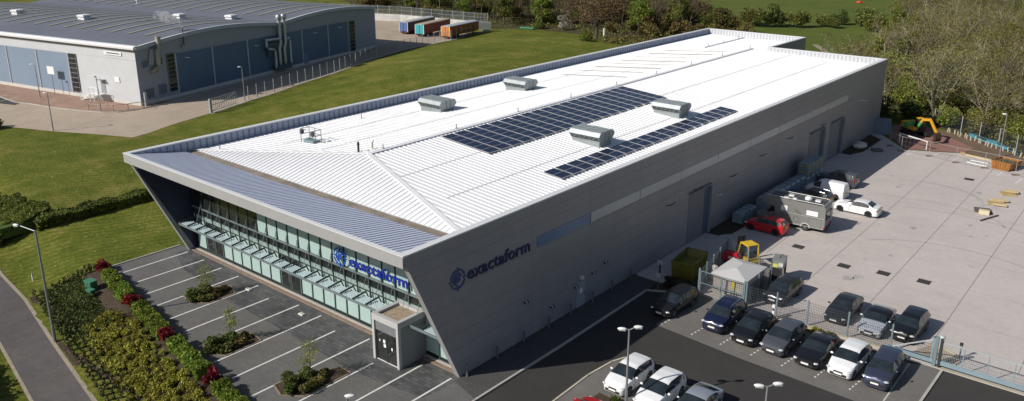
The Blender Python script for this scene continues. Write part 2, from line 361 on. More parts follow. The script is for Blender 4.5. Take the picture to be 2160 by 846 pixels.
kb = MB(); kb.ribbon([(7.0,-8),(6.37,1.87),(6.26,5.63),(6.5,8.06),(6.89,9.12),(7.47,9.3),(8.1,9.1),(12,8.6),(24,7.7)], .13, .1, 0, M('cream_kerb', (.46,.42,.33), .85, var=.15)); struct('kerb', kb, label='cream kerb of the central island')
mk = MB()
for x0 in (6.28, 8.75, 11.0, 13.3, 15.5, 17.75, 20.0):
    for k in range(4): mk.strip([(x0+.05*k, 15.0+.42*k), (x0+.05*k+.03, 15.2+.42*k)], .1, .022, wpaint)
mk.strip([(22.1,14.6),(22.0,20.9)], .1, .022, wpaint2)
struct('parking_lines', mk, label='dashed white bay dividers of the car park')
kb = MB(); kb.ribbon([(23.85,12),(23.93,21.2)], .16, .1, 0, kerbc); struct('kerb', kb, label='pale kerb beside the last bay')
# planting strip behind the bays
sheet('planting_strip', [(9.9,20.75),(9.9,21.5),(23.6,21.9),(22.2,20.95)], .024, dirt, 'soil strip between the bays and the yard fence')
kb = MB(); sandk = M('sand_kerb', (.38,.34,.26), .9, var=.2); kb.ribbon([(9.7,20.9),(11.3,21.15)], .12, .12, 0, kerbc); kb.ribbon([(13.4,21.4),(20.6,21.95)], .34, .14, 0, sandk); kb.ribbon([(23.5,21.6),(31,21.55),(42,21.4)], .3, .06, 0, sandk); struct('kerb', kb, label='sandy kerb under the yard fence')
# yard
conc = ground_mat('yard_concrete', [(.25,(.36,.33,.312)),(.40,(.43,.395,.372)),(.52,(.48,.435,.41)),(.64,(.50,.465,.445)),(.8,(.54,.525,.50))], scales=(.06,.35,2.2), weights=(.45,.4,.4), bump=.08)
sheet('yard', [(.05,21.3),(.05,84.5),(6,77.0),(9.6,78.6),(12.2,80),(16,79.2),(19.3,78.2),(40,74),(60,60),(60,21.4)], .028, conc, 'pale concrete service yard')
jt = MB(); jm = M('slab_joint', (.22,.20,.185), .95, var=.2)
for x in (6.15, 11.3, 16.6, 22.0, 27.5): jt.strip([(x+.4,24 if x > 7 else 33),(x-.1,78.5)], .055, .033, jm)
for y in (29.5, 36, 42.5, 49, 55.5, 62, 68.5): jt.strip([(.3,y),(40,y+.1)], .022, .0325, jm)
stm = M('yard_stain', (.385,.36,.34), .95, var=.4, scale=1.2)
r_ = random.Random(21)
for k in range(26):
    x0, y0 = r_.uniform(7,24), r_.uniform(26,76); jt.poly([(x0+r_.uniform(.25,1.0)*q*math.cos(a*.7), y0+r_.uniform(.25,1.0)*q*1.4*math.sin(a*.7), .0305) for q in (r_.uniform(.25,.7),) for a in range(9)], stm)
for cx, cy, r, a0, a1 in ((15,52,7,.3,1.9),(17,46,11,.6,2.0),(13,60,5,.2,2.4),(20,38,9,1.0,2.6),(14,45,15,1.2,1.9),(12.5,59.5,6,.2,2.2)):
    jt.strip([(cx+r*math.cos(a0+(a1-a0)*k/14), cy+r*.8*math.sin(a0+(a1-a0)*k/14)) for k in range(15)], .14, .0315, M('tyre_mark', (.33,.305,.285), .95, var=.25, scale=1.5))
struct('yard_joints', jt, label='slab joints and tyre marks in the yard concrete')
mk = MB()
for x, y in ((7.0,77.0),(9.6,78.1),(12.0,77.6),(14.6,77.5),(17.6,74.7),(19.8,72.6)): mk.strip([(x-.15,y-2.6),(x+.1,y)], .16, .036, wpaint)
mk.strip([(1.6,35.3),(6.2,35.9)], .1, .036, wpaint2); mk.strip([(6.2,33.8),(6.4,36.3)], .1, .036, wpaint2)
struct('parking_lines', mk, label='short white bay lines at the far side of the yard')
for x, y in ((12.9,34.5),(16.0,35.1),(19.1,35.5),(15.3,68.5),(8.2,36.2)):
    dr = MB(); dm = M('drain_iron', (.06,.055,.05), .7, var=.3, scale=6); dr.box(x-.5,x+.5,y-.45,y+.45,.029,.037, dm)
    for k in range(6): dr.box(x-.45+.16*k,x-.38+.16*k,y-.4,y+.4,.037,.041, M('drain_slot', (.02,.02,.02), .9))
    o = one(dr, 'drain_cover', {12.9:'dark drain cover in the yard nearest the steel rack',16.0:'middle dark drain cover behind the yard fence',19.1:'dark drain cover in the yard nearest the sliding gate',15.3:'dark drain cover near the rusty skip',8.2:'small drain cover beside the red hatchback'}[x], 'drain cover', (x,y,.029), 'drain covers in the yard')
redsoil = ground_mat('red_soil', [(.3,(.20,.105,.085)),(.6,(.29,.165,.14)),(.8,(.34,.22,.19))], scales=(.2,1,5), bump=.6)
sheet('red_soil', [(1,85),(6.0,77.2),(8.5,78.4),(12.1,80.2),(12.6,83.5),(9.5,86.5),(6,90),(2,92),(.2,88)], .040, redsoil, 'patch of crushed red soil under the excavator')
browns = ground_mat('bare_earth', [(.3,(.11,.075,.05)),(.6,(.19,.135,.09)),(.8,(.25,.19,.13))], scales=(.2,1,5), bump=.8)
sheet('bare_earth', [(.2,84),(2,92),(6,91.6),(12,88.8),(18.2,83),(30,70),(26,66),(19.3,78.3),(16,79.3),(12.2,80.1),(12.6,83.5),(9,86.8),(5,84)], .026, browns, 'strip of bare earth along the far fence')
for pts, lab in (([(.05,33.9),(1.5,34.0),(2.3,35),(2.5,47),(2.2,50),(.05,51)], 'dark soil strip with panel packs beside the wall'), ([(.05,57),(1.0,56.8),(1.9,57.6),(2.0,59.2),(1.2,60.2),(.05,60.2)], 'small dark soil island between the doors'), ([(.05,69.8),(1.6,70),(2.3,72),(2.2,80),(.05,82)], 'dark soil island beyond the last door')):
    sheet('soil_island', pts, .050, dirt, lab)
    kb = MB(); kb.ribbon(pts[1:-1], .12, .1, .02, kerbc); struct('kerb', kb, label='kerb of the '+lab)
sheet('planting_bed', [(2.7,19.6),(4.3,20.5),(6,20.75),(6.0,21.3),(4,26),(2.7,27.5)], .042, dirt, 'dark soil around the yellow skip')
# ------------------------------------------------------------------ the large unit
W, Hh, L1, L2, XS, OV = 34.0, 10.0, 85.3, 98.8, -16.6, 4.57
clad = M('grey_cladding', (.285,.275,.28), .42, var=.10, scale=.16, fine=1.1)
cladj = M('cladding_joint', (.20,.19,.19), .6, var=.1)
trim = M('pale_trim', (.315,.315,.318), .45, var=.06, scale=.5)
trimw = M('white_capping', (.62,.63,.64), .45, var=.05)
inner = M('parapet_lining', (.30,.345,.44), .5, var=.08, scale=.7)  # parapet facing away from the sun: its shade is put into this blue grey
inner_lit = M('lit_parapet_lining', (.50,.515,.54), .5, var=.06, scale=.7)  # same lining where the sun strikes it, its brightness put into the colour
roofm = M('white_roof_sheet', (.80,.805,.815), .38, var=.09, scale=.22, fine=1.6)
roofr = M('roof_rib', (.80,.80,.81), .4, var=.06)
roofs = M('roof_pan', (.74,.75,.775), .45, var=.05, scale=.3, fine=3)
canm = M('canopy_roof_sheet', (.43,.475,.60), .42, var=.06, scale=.3)  # slope turned from the sun: its shade is coloured in as blue grey
canr = M('canopy_rib', (.56,.59,.68), .45, var=.05)
gut = M('gutter_brown', (.22,.19,.155), .9, var=.4, scale=.8)
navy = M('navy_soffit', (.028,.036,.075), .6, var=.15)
unit = thing('industrial_unit', 'large grey flat-topped industrial unit with a leaning glazed front and white ribbed roof', 'industrial building', (-17,0,0), world=True)
U = lambda mb, n, **k: mb.build(n, unit, **k)
# side walls: the long one in shade, with cladding joints, the slanted prow at the front
T = .42
w = MB(); w.add([(0,0,0),(0,L1,0),(0,L1,Hh),(0,-OV,Hh),(-T,0,0),(-T,L1,0),(-T,L1,Hh),(-T,-OV,Hh)], [(0,1,2,3),(7,6,5,4),(5,1,0,4),(6,2,1,5)], clad)
w.add([(0,0,0),(0,-OV,Hh),(-T,-OV,Hh),(-T,0,0)], [(0,1,2,3)], trim)
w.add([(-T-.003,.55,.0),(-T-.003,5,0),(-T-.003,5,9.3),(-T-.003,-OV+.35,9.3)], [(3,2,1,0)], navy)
for z in (1.1,2.2,3.3,4.4,5.5,6.55,8.45,9.25):
    y0 = -OV*z/Hh; w.add([(.004,y0+.05,z),(.004,L1-.05,z),(.004,L1-.05,z+.035),(.004,y0+.05,z+.035)], [(0,1,2,3)], cladj)
for y in (7.5,14.55,21.6,28.4,35.4,42.5,49.6,56.8,64,71,78): w.add([(.005,y,.1),(.005,y+.03,.1),(.005,y+.03,9.95),(.005,y,9.95)], [(0,1,2,3)], cladj)
U(w, 'side_wall', label='long grey clad side wall in shade')
w = MB(); x = -W; w.add([(x,0,0),(x,L2,0),(x,L2,Hh),(x,-OV,Hh),(x+T,0,0),(x+T,L2,0),(x+T,L2,Hh),(x+T,-OV,Hh)], [(3,2,1,0),(4,5,6,7),(4,0,1,5),(5,1,2,6)], clad)
w.add([(x,0,0),(x,-OV,Hh),(x+T,-OV,Hh),(x+T,0,0)], [(3,2,1,0)], trim)
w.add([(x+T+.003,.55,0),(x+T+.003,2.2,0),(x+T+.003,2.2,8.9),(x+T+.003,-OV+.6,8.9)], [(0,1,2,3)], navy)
U(w, 'side_wall', label='side wall towards the grass bank')
w = MB(); w.box(-W+T,XS,L2-T,L2,0,Hh, clad); w.box(XS-T,XS,L1,L2-T,0,Hh, clad); w.box(XS,-T,L1-T,L1,0,Hh, clad); U(w, 'rear_wall')
# coping
c = MB(); e = .03
c.beam((-T/2,-OV,Hh+.05),(-T/2,L1,Hh+.05), T+.1, .1, trimw); c.beam((-W+T/2,-OV,Hh+.05),(-W+T/2,L2,Hh+.05), T+.1, .1, trimw)
c.box(-W+T+.06,XS+.05,L2-T-.05,L2+.05,Hh+.002,Hh+.102, trimw); c.box(XS-T,XS+.05,L1-T,L2-T-.06,Hh+.004,Hh+.1, trimw); c.box(XS+.06,-T-.06,L1-T-.05,L1+.05,Hh+.002,Hh+.101, trimw)
U(c, 'coping')
# parapet linings with ribs
l = MB(); xl = -W+T+.02
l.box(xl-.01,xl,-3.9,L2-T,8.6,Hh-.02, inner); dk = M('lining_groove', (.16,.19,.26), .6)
y = -3.5
while y < L2-T: l.box(xl,xl+.03,y,y+.12,8.65,Hh-.04, dk); y += .62
U(l, 'parapet_lining', label='ribbed inner face of the long parapet, shade put into its blue grey')
l = MB(); l.box(-W+T+.05,XS-T,L2-T-.03,L2-T-.02,8.6,Hh-.02, inner_lit); l.box(XS+.01,-T,L1-T-.03,L1-T-.02,8.6,Hh-.02, inner_lit)
gv = M('pale_groove', (.38,.40,.43), .6); x = -W+1
while x < -T-.2:
    yy = L2-T-.03 if x < XS-T-.2 else L1-T-.03
    if not XS-T-.2 < x < XS+.1: l.box(x,x+.14,yy-.03,yy,8.65,Hh-.04, gv)
    x += .55
l.box(XS-T-.02,XS+.02,L1-T-.04,L1-T-.022,8.6,Hh-.02, inner_lit); l.box(XS-T-.02,XS-T-.01,L1-T,L2-T-.05,8.6,Hh-.02, inner_lit)
U(l, 'parapet_lining', label='ribbed inner face of the rear parapet, sunlight put into its pale colour')
# main roof
XR, ZR, EZ, YG, YR = -16.8, 10.55, 9.18, 1.5, 7.3
XL, XRt = -W+T+.06, -T-.02
zr = lambda x: ZR-.0852*abs(x-XR)
r = MB()
def plane(pts, m=roofm): r.poly(pts, m)
YB, YE, XM, XV = 79., L1-T-.05, -24.7, XS-T-.06; ZE = zr(XRt); ZM = zr(XM); YE2 = L2-T-.05
plane([(XR,YR,ZR),(XR,YB,ZR),(XRt,YE,ZE),(XRt,YG,ZE)][::-1], roofm)
plane([(XR,YB,ZR),(XV,YE,ZE),(XRt,YE,ZE)][::-1], roofm)
plane([(XR,YR,ZR),(XL,YG,zr(XL)),(XL,YE2,zr(XL)),(XM,93.1,ZM),(XM,79.4,ZM),(XR,YB,ZR)][::-1], roofm)
plane([(XM,79.4,ZM),(XM,93.1,ZM),(XV,YE2,ZE),(XV,YE,ZE)][::-1], roofm); plane([(XM,79.4,ZM),(XV,YE,ZE),(XR,YB,ZR)][::-1], roofm)
plane([(XM,93.1,ZM),(XL,YE2,zr(XL)),(XV,YE2,ZE)][::-1], roofm)
plane([(XR,YR,ZR),(XRt,YG,zr(XRt)),(XL,YG,zr(XL))][::-1], roofs)
U(r, 'roof', label='white ribbed metal roof')
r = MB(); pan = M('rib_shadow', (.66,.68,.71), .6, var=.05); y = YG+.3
def hipy(x): return YG+(YR-YG)*(1-abs(x-XR)/(XRt-XR))
def rib(a, b, wd, m, h=.05): r.beam((a[0],a[1],a[2]+h/2), (b[0],b[1],b[2]+h/2), wd, h, m)
while y < L2-.8:
    xr = XRt if y > 1.7 else XRt
    if y < YR: xs = XR+(XRt-XR)*(1-(y-YG)/(YR-YG))
    elif y > YB: xs = XR+(XRt-XR)*(y-YB)/(YE-YB)
    else: xs = XR
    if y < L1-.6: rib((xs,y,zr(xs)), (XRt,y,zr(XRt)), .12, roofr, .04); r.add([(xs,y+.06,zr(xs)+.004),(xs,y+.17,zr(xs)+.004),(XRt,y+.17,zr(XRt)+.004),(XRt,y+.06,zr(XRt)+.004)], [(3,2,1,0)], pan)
    xs2 = 2*XR-xs if y < YR else XR if y < YB else XM if y < 93.1 else XM+(XL-XM)*(y-93.1)/(YE2-93.1)
    rib((xs2,y,zr(xs2)), (XL,y,zr(XL)), .09, roofr, .03)
    if y > 79.4: fx = (y-79.4)/(YE-79.4); xa = XM+.0 if y < 93.1 else XM+(XV-XM)*(y-93.1)/(YE2-93.1); xb = XR-(XR-XM)*(1-fx)*0 if y > YE else XM+(XV-XM)*fx; zq = lambda x: ZM+(ZE-ZM)*(x-XM)/(XV-XM); rib((xa,y,zq(xa)),(min(xb,XV),y,zq(min(xb,XV))), .12, roofr, .04)
    y += .5
for x in (-6.2,-11.4,-22.0,-27.6):
    yy = 3.4 if x > XR else 4.6
    r.beam((x,yy+2,zr(x)+.045),(x,80 if x > XR else 92,zr(x)+.045), .05, .02, pan)
U(r, 'roof_rib', label='raised standing ribs of the roof sheets')
r = MB(); x = XL+.4
while x < XRt-.3:
    yt = hipy(x); f = (yt-YG)/(YR-YG); zt = EZ+(ZR-EZ)*f if True else 0
    zt = zr(x); r.beam((x,YG,zr(XL)+.03),(x,yt,zt+.03), .14, .04, roofr); r.add([(x+.07,YG,zr(XL)+.006),(x+.18,YG,zr(XL)+.006),(x+.18,yt-.02,zt+.004),(x+.07,yt-.02,zt+.004)], [(0,1,2,3)], pan); x += .5
U(r, 'roof_rib', label='ribs of the front hip')
r = MB()
for a, b in (((XR,YR,ZR),(XRt,YG,zr(XRt))), ((XR,YR,ZR),(XL,YG,zr(XL)))): r.beam((a[0],a[1],a[2]+.06),(b[0],b[1],b[2]+.06), .42, .05, roofr)
r.beam((XR,YR,ZR+.06),(XR,YB,ZR+.06), .5, .06, M('ridge_capping', (.72,.73,.76), .5, var=.05)); r.beam((-24.7,79.4,zr(-24.7)+.05),(-24.7,93.1,zr(-24.7)+.05), .4, .08, M('ridge_capping', (.5,.5,.5)))
U(r, 'ridge_capping')
r = MB(); dkl = M('lap_line', (.36,.34,.31), .8, var=.2)
for yy, xa, xb in ((49.6,-28.8,-19.4),(53.5,-29,-19.4),(57.2,-29,-19.1),(60.4,-29,-19.1),(63.6,-29.1,-19.1),(67.4,-29.1,-19.1),(71.2,-29.1,-19.1),(75,-29.2,-19.1)):
    r.beam((xa,yy,zr(xa)+.07),(xb,yy,zr(xb)+.07), .1, .07, dkl)
U(r, 'roof_rail', label='grey rails across the roof slope')
r = MB()
for k in range(9):
    yy = 9+8.7*k; r = MB(); r.box(XR-.28,XR-.08,yy-.1,yy+.1,ZR+.08,ZR+.14, dkl); r.cyl(XR-.18,yy,ZR+.1,ZR+.5,.045, M('anchor_steel', (.35,.35,.36), .4, .7), 6); U(r, 'safety_anchor')
for x, y, z in ((-24.7,81,9.9),(-24.7,86,9.9),(-24.7,91,9.9),(-31.2,2.6,9.3),(-1.1,3.1,9.2),(-30.5,18,9.35)): r = MB(); r.cyl(x,y,z,z+.5,.05, MATS['anchor_steel'], 6); U(r, 'safety_anchor')
# gutter and canopy
g = MB(); g.box(XL,XRt,.55,1.5,9.08,9.12, gut); g.box(XL,XRt,.50,.555,9.0,9.19, gut); g.box(XL,XRt,1.44,1.52,9.0,9.15, M('gutter_edge', (.3,.29,.27), .7)); U(g, 'gutter', label='dirty brown gutter behind the canopy')
c = MB(); ca = (-OV+.12, Hh-.02); cb = (.55, 9.2)
c.poly([(XL,ca[0],ca[1]),(XRt,ca[0],ca[1]),(XRt,cb[0],cb[1]),(XL,cb[0],cb[1])], canm)
x = XL+.25
while x < XRt: c.beam((x,ca[0],ca[1]+.02),(x,cb[0],cb[1]+.02), .15, .04, canr); x += .4
U(c, 'canopy_roof', label='ribbed canopy roof, shade put into its blue grey')
c = MB(); c.box(-W+.001,-.001,-OV-.002,-OV+.10,9.3,Hh+.06, trim); c.box(-W-.02,.02,-OV-.03,-OV+.3,Hh+.06,Hh+.11, trimw); U(c, 'fascia', label='pale grey fascia of the canopy')
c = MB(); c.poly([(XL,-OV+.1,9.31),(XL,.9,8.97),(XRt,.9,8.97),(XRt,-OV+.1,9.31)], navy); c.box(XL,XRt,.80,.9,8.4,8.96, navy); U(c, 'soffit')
# glazed front
YF = .65; frost = M('frosted_glazing', (.355,.475,.455), .10, var=.05, scale=.5, spec=.7)
frame = M('dark_frame', (.035,.05,.05), .4, .2); steel = M('grey_steel', (.22,.27,.28), .4, .4)
clear = glass_mat('clear_glazing', (.55,.62,.58), .10, .12)
X0, PM = -33.05, 1.39; mx = [X0+PM*i for i in range(24)]+[-.45]
doors = (1, 9)
for i in range(24):
    a, b = mx[i]+.06, mx[i+1]-.06
    if i not in (1,2,9,10): MBp = MB(); MBp.box(a,b,YF,YF+.03,.42,3.05, frost); MBp.build('glazing_panel', unit)
    p = MB(); p.box(a,b,YF,YF+.03,4.28,8.38, frost if i >= 7 else clear); p.build('glazing_panel', unit)
    p = MB(); p.box(a,b,YF,YF+.02,3.56,4.16, clear); p.build('window', unit)
p = MB(); p.box(-33.4,-.45,YF-.01,YF+.03,3.10,3.52, M('spandrel_glazing', (.26,.345,.325), .15, var=.06, scale=.5)); U(p, 'spandrel', label='grey green spandrel above the sunshade')
fr = MB()
for i, x in enumerate(mx): fr.box(x-.06,x+.06,YF-.05,YF+.08,.15,8.4, frame)
for z, h in ((.15,.1),(.36,.06),(3.04,.1),(3.52,.06),(8.34,.08)): fr.box(-33.4,-.45,YF-.045,YF+.075,z,z+h, frame)
fr.box(-33.4,-.45,YF-.12,YF-.051,4.15,4.28, steel)
U(fr, 'curtain_wall_frame')
st = MB()
for i, x in enumerate(mx[1:-1]):
    st = MB(); st.tube([(x-.02,YF-.12,3.4),(x-.02,YF-.12,4.95)], .03, steel, 6)
    st.tube([(x-.02,YF-.12,4.8),(x,-.15,3.16)], .022, steel, 5); U(st, 'stay_rod')
lou = M('sunshade_blade', (.40,.50,.53), .4, .1, var=.06); 
for i in range(23):
    if 18.6 < i < 21.1: continue
    a, b = mx[i]+.05, mx[i+1]-.05
    p = MB()
    for k in range(6):
        y = -.98+k*.165; p.add([(a,y,3.10),(b,y,3.10),(b,y+.15,3.0),(a,y+.15,3.0),(a,y+.165,3.07),(b,y+.165,3.07)], [(0,1,2,3),(3,2,5,4)], lou)
    p.build('sunshade_panel', unit)
p = MB(); p.box(mx[0],mx[19],-1.02,-.99,2.9,3.1, steel); p.box(mx[21]+.2,-.5,-1.02,-.99,2.9,3.1, steel)
for i, x in enumerate(mx[:-1]):
    if 18.5 < i < 20.5: continue
    p.beam((x,-1.0,3.12),(x,.28,3.26), .07, .12, frame); p.beam((x,.26,3.2),(x,YF-.2,2.75), .05, .08, frame)
U(p, 'sunshade_frame')
for i in doors:
    a, c2 = mx[i]+.06, mx[i+2]-.06; mid = (a+c2)/2
    for x0, x1 in ((a,mid-.02),(mid+.02,c2)):
        d = MB(); d.box(x0,x1,YF-.02,YF+.03,.12,.3, frame); d.box(x0,x1,YF-.02,YF+.03,2.8,3.03, frame); d.box(x0,x0+.1,YF-.02,YF+.03,.3,2.8, steel); d.box(x1-.1,x1,YF-.02,YF+.03,.3,2.8, steel)
        do = d.build('glass_door', unit); q = MB(); q.box(x0+.1,x1-.1,YF,YF+.02,.3,2.8, clear); q.build('pane', do)
        h = MB(); hx = x1-.16 if x0 == a else x0+.16; h.box(hx-.02,hx+.02,YF-.09,YF-.05,.9,1.7, M('bright_steel', (.6,.6,.62), .25, .9)); h.build('handle', do)
# inside: floor slab, back wall
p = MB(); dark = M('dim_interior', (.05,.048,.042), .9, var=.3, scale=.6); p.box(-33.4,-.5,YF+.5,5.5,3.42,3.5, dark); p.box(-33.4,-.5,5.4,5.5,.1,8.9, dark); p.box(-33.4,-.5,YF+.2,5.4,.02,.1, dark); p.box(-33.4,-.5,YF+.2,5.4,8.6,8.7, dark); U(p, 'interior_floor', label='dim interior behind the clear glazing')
# porch
ptrim = M('porch_trim', (.43,.43,.43), .45, var=.05)
po = MB(); px0, px1, py0, py1 = -6.35, -3.75, -1.9, .62
po.box(px0,px1,py0,py1,2.98,3.2, ptrim); po.box(px0,px0+.22,py0+.002,py1,0,2.98, ptrim); po.box(px1-.16,px1-.001,py0+.25,py1,0,2.98, M('porch_cladding', (.20,.205,.22), .45, var=.06)); po.box(px1-.2,px1,py0+.002,py0+.25,0,2.98, ptrim)
for a, b, c3, d in ((px0+.002,px0+.3,py0+.002,py1-.002),(px1-.3,px1-.002,py0+.002,py1-.002),(px0+.3,px1-.3,py0+.002,py0+.3),(px0+.3,px1-.3,py1-.3,py1-.002)): po.box(a,b,c3,d,3.2,3.42, ptrim)
porch = U(po, 'porch', label='box porch with pale frame')
q = MB(); q.box(px0+.3,px1-.3,py0+.3,py1-.3,3.2,3.24, M('porch_gravel', (.30,.24,.17), .95, var=.3, scale=3)); q.build('porch_roof', porch)
q = MB(); q.box(px0+.22,px1-.2,py0+.1,py0+.16,2.25,2.98, M('porch_panel', (.16,.165,.18), .45)); q.box(px0+.22,px0+.3,py0+.1,py0+.18,.05,2.25, frame); q.box(px1-.28,px1-.2,py0+.1,py0+.18,.05,2.25, frame); q.box((px0+px1)/2-.05,(px0+px1)/2+.05,py0+.1,py0+.18,.05,2.25, frame); q.box(px0+.22,px1-.2,py0+.1,py0+.2,0,.06, trimw); q.build('door_frame', porch)
for a, b in ((px0+.3,(px0+px1)/2-.05),((px0+px1)/2+.05,px1-.28)):
    q = MB(); q.box(a,b,py0+.13,py0+.15,.06,2.25, glass_mat('porch_glazing', (.50,.54,.54), .22, .12)); dd = q.build('glass_door', porch)
for (x, z, wd, hg) in ((px0+.95,1.42,.2,.26),(px0+.98,1.12,.22,.24),(px0+.55,1.45,.1,.14),(px0+1.75,1.1,.12,.22)):
    q = MB(); q.box(x,x+wd,py0+.12,py0+.126,z,z+hg, M('paper_notice', (.75,.76,.74), .8)); q.build('notice', porch)
# ribbon window and doors of the side wall
bandg = M('ribbon_glazing', (.46,.475,.48), .25, var=.05, scale=.2); bandb = M('blue_ribbon_glazing', (.115,.19,.34), .25, var=.08)
yb = [7.95,14.55,21.6,28.4,35.45,42.55,49.65,56.85,63.9,70.8]
for i in range(9):
    p = MB(); p.box(.001,.03,yb[i]+.05,yb[i+1]-.05,6.68,7.48, bandb if i == 0 else bandg); p.build('window', unit, label='blue end pane of the ribbon window' if i == 0 else None)
dm = M('roller_door_grey', (.19,.19,.20), .5, var=.06); dj = M('door_side', (.07,.11,.16), .5)
for y0, y1, zt in ((30.2,33.2,4.75),(58.9,62.2,4.6),(65.6,68.8,4.6)):
    d = MB(); d.box(.002,.03,y0,y1,.05,zt, dm)
    for k in range(8): d.box(.03,.04,y0,y1,.5+k*.52,.52+k*.52, cladj)
    ro = d.build('roller_door', unit); d = MB(); d.box(.002,.05,y1,y1+.9,.03,zt+.1, dj); d.box(.002,.34,y1+.9,y1+1.05,.03,zt+.05, clad); d.box(.002,.28,y0-.1,y1+1.05,zt+.1,zt+.2, cladj); d.build('door_reveal', ro)
d = MB(); d.box(.002,.05,12.95,14.0,.1,2.15, M('door_pale', (.30,.33,.37), .5)); do = d.build('personnel_door', unit); q = MB(); q.box(.05,.056,13.35,13.65,1.2,1.6, M('paper_notice', (.7,.7,.7))); q.build('notice', do); q = MB(); q.box(.05,.1,13.85,13.92,1.0,1.2, MATS['bright_steel']); q.build('handle', do)
q = MB(); q.box(.005,.25,13.35,13.6,2.4,2.65, trimw); q.build('wall_light', unit)
for y, z in ((6.6,2.9),(9.6,1.4),(12.6,1.9),(14.9,2.3),(16.6,2.6)):
    q = MB(); q.box(.005,.22,y,y+.3,z,z+.16, M('lamp_body', (.05,.05,.055), .5)); q.box(.06,.23,y+.02,y+.1,z+.02,z+.2, trimw); q.build('wall_light', unit)
for y, z in ((25.6,5.4),(35.5,3.4),(27.6,5.6),(75,6.0),(77,5.6)):
    q = MB(); q.tube([(.02,y,z),(.35,y+.3,z+.05)], .04, trimw, 6); q.ell((.4,y+.35,z+.03), (.1,.1,.08), trimw, 8, 5); q.build('camera', unit)
for y, z in ((38.2,4.6),(45,5.2),(52,5.6),(31,5.1),(62,5.2),(26,4.9)):
    q = MB(); q.tube([(.06,y,z),(.12,y+.8,z-.16),(.1,y+1.6,z-.1)], .035, M('cable_black', (.03,.03,.035), .6), 5); q.build('cable', unit)
# roof pieces that belong to the unit
def text_mesh(body, size, m, depth=.04):
    cu = bpy.data.curves.new('lettering', 'FONT'); cu.body = body; cu.size = size; cu.extrude = depth; cu.offset = .012*size; cu.space_character = 1.03
    ob = bpy.data.objects.new('lettering', cu); C.objects.link(ob); dg = bpy.context.evaluated_depsgraph_get(); dg.update()
    me = bpy.data.meshes.new_from_object(ob.evaluated_get(dg)); bpy.data.objects.remove(ob); bpy.data.curves.remove(cu)
    me.materials.clear(); me.materials.append(m); me.name = 'lettering'; return me
def put_text(body, target_w, xh, mtx, m, name, parent, label):
    me = text_mesh(body, 1., m); xsv = [v.co.x for v in me.vertices]; w0 = max(xsv)-min(xsv); x0 = min(xsv)
    for v in me.vertices: v.co.x = (v.co.x-x0)*target_w/w0; v.co.y *= xh/.50
    o = bpy.data.objects.new(name, me); C.objects.link(o); o.parent = parent
    me.transform(mtx); me.transform(Matrix.Translation(-Vector(parent['org'])))
    o['label'] = label; return o
def ring(mb, c, r0, r1, a0, a1, m, mp, n=20):
    vs = []; 
    for k in range(n+1):
        a = a0+(a1-a0)*k/n
        for r in (r0, r1): vs.append(mp(c[0]+r*math.cos(a), c[1]+r*math.sin(a), 0)); vs.append(mp(c[0]+r*math.cos(a), c[1]+r*math.sin(a), .05))
    fs = []
    for k in range(n):
        i = 4*k; fs += [(i+1,i+3,i+7,i+5),(i,i+4,i+6,i+2),(i,i+1,i+5,i+4),(i+2,i+6,i+7,i+3)]
    fs += [(0,2,3,1),(4*n,4*n+1,4*n+3,4*n+2)]
    mb.add(vs, fs, m)
def logo(mp, R, m, name, parent, label):
    mb = MB()
    for a0 in (.25, 1.82, 3.39, 4.96): ring(mb, (0,0), R*.80, R*.95, a0, a0+1.1, m, mp)
    for a0 in (0, math.pi/2, math.pi, 1.5*math.pi):
        ca, sa = math.cos(a0), math.sin(a0); q = [(R*.66,-R*.07),(R*1.12,-R*.05),(R*1.12,R*.05),(R*.66,R*.07)]
        mb.extr([mp(x*ca-y*sa, x*sa+y*ca, 0) for x, y in q], mp(0,0,.05)-mp(0,0,0), m)
    ring(mb, (0,0), R*.44, R*.60, .5, 4.6, m, mp); ring(mb, (0,-R*.02), R*.16, R*.30, -.8, 5.0, m, mp)
    mb.extr([mp(x, y, 0) for x, y in ((-R*.5,-R*.3),(R*.35,R*.45),(R*.45,R*.33),(-R*.42,-R*.42))], mp(0,0,.04)-mp(0,0,0), m)
    o = mb.build(name, parent, label=label); return o
blue = M('sign_blue', (.012,.07,.36), .35, var=.1); blue2 = M('sign_letter_blue', (.010,.028,.30), .35, var=.1); dnav = M('sign_navy', (.016,.026,.10), .4); dblu = M('sign_blue_shade', (.03,.075,.22), .4)
put_text('exactaform', 6.15, .56, Matrix.Translation((-11.25,.36,4.72)) @ Matrix.Rotation(math.pi/2, 4, 'X'), blue2, 'lettering', unit, 'blue letters exactaform on the glazed front')
logo(lambda x, y, d: Vector((-12.35+x, .40-d, 5.1+y)), .76, blue, 'emblem', unit, 'blue target emblem on the glazed front')
put_text('exactaform', 6.3, .62, Matrix.Translation((.045,.88,6.74)) @ Matrix.Rotation(math.pi/2, 4, 'Z') @ Matrix.Rotation(math.pi/2, 4, 'X'), dnav, 'lettering', unit, 'navy letters exactaform on the long side wall')
logo(lambda x, y, d: Vector((.01+d, -.03+x, 7.08+y)), .72, dblu, 'emblem', unit, 'blue target emblem on the long side wall')
# bollards under the side wall
bl = M('bollard_grey', (.16,.18,.20), .4, .3)
for k, y in enumerate((.35,3.36,6.24,9.11,11.81,14.71,17.44,20.28)):
    b = MB(); b.cyl(.32,y,.1,1.0,.085, bl, 10); b.ell((.32,y,1.0), (.085,.085,.04), bl, 10, 4)
    one(b, 'bollard', ['grey bollard at the front corner of the unit','second grey bollard from the front corner','third grey bollard from the front corner','fourth grey bollard from the front corner','grey bollard before the pale personnel door','grey bollard just past the pale personnel door','second grey bollard past the personnel door','grey bollard at the yard gate end of the wall'][k], 'bollard', (.32,y,.1), 'bollards along the side wall', smooth=50)
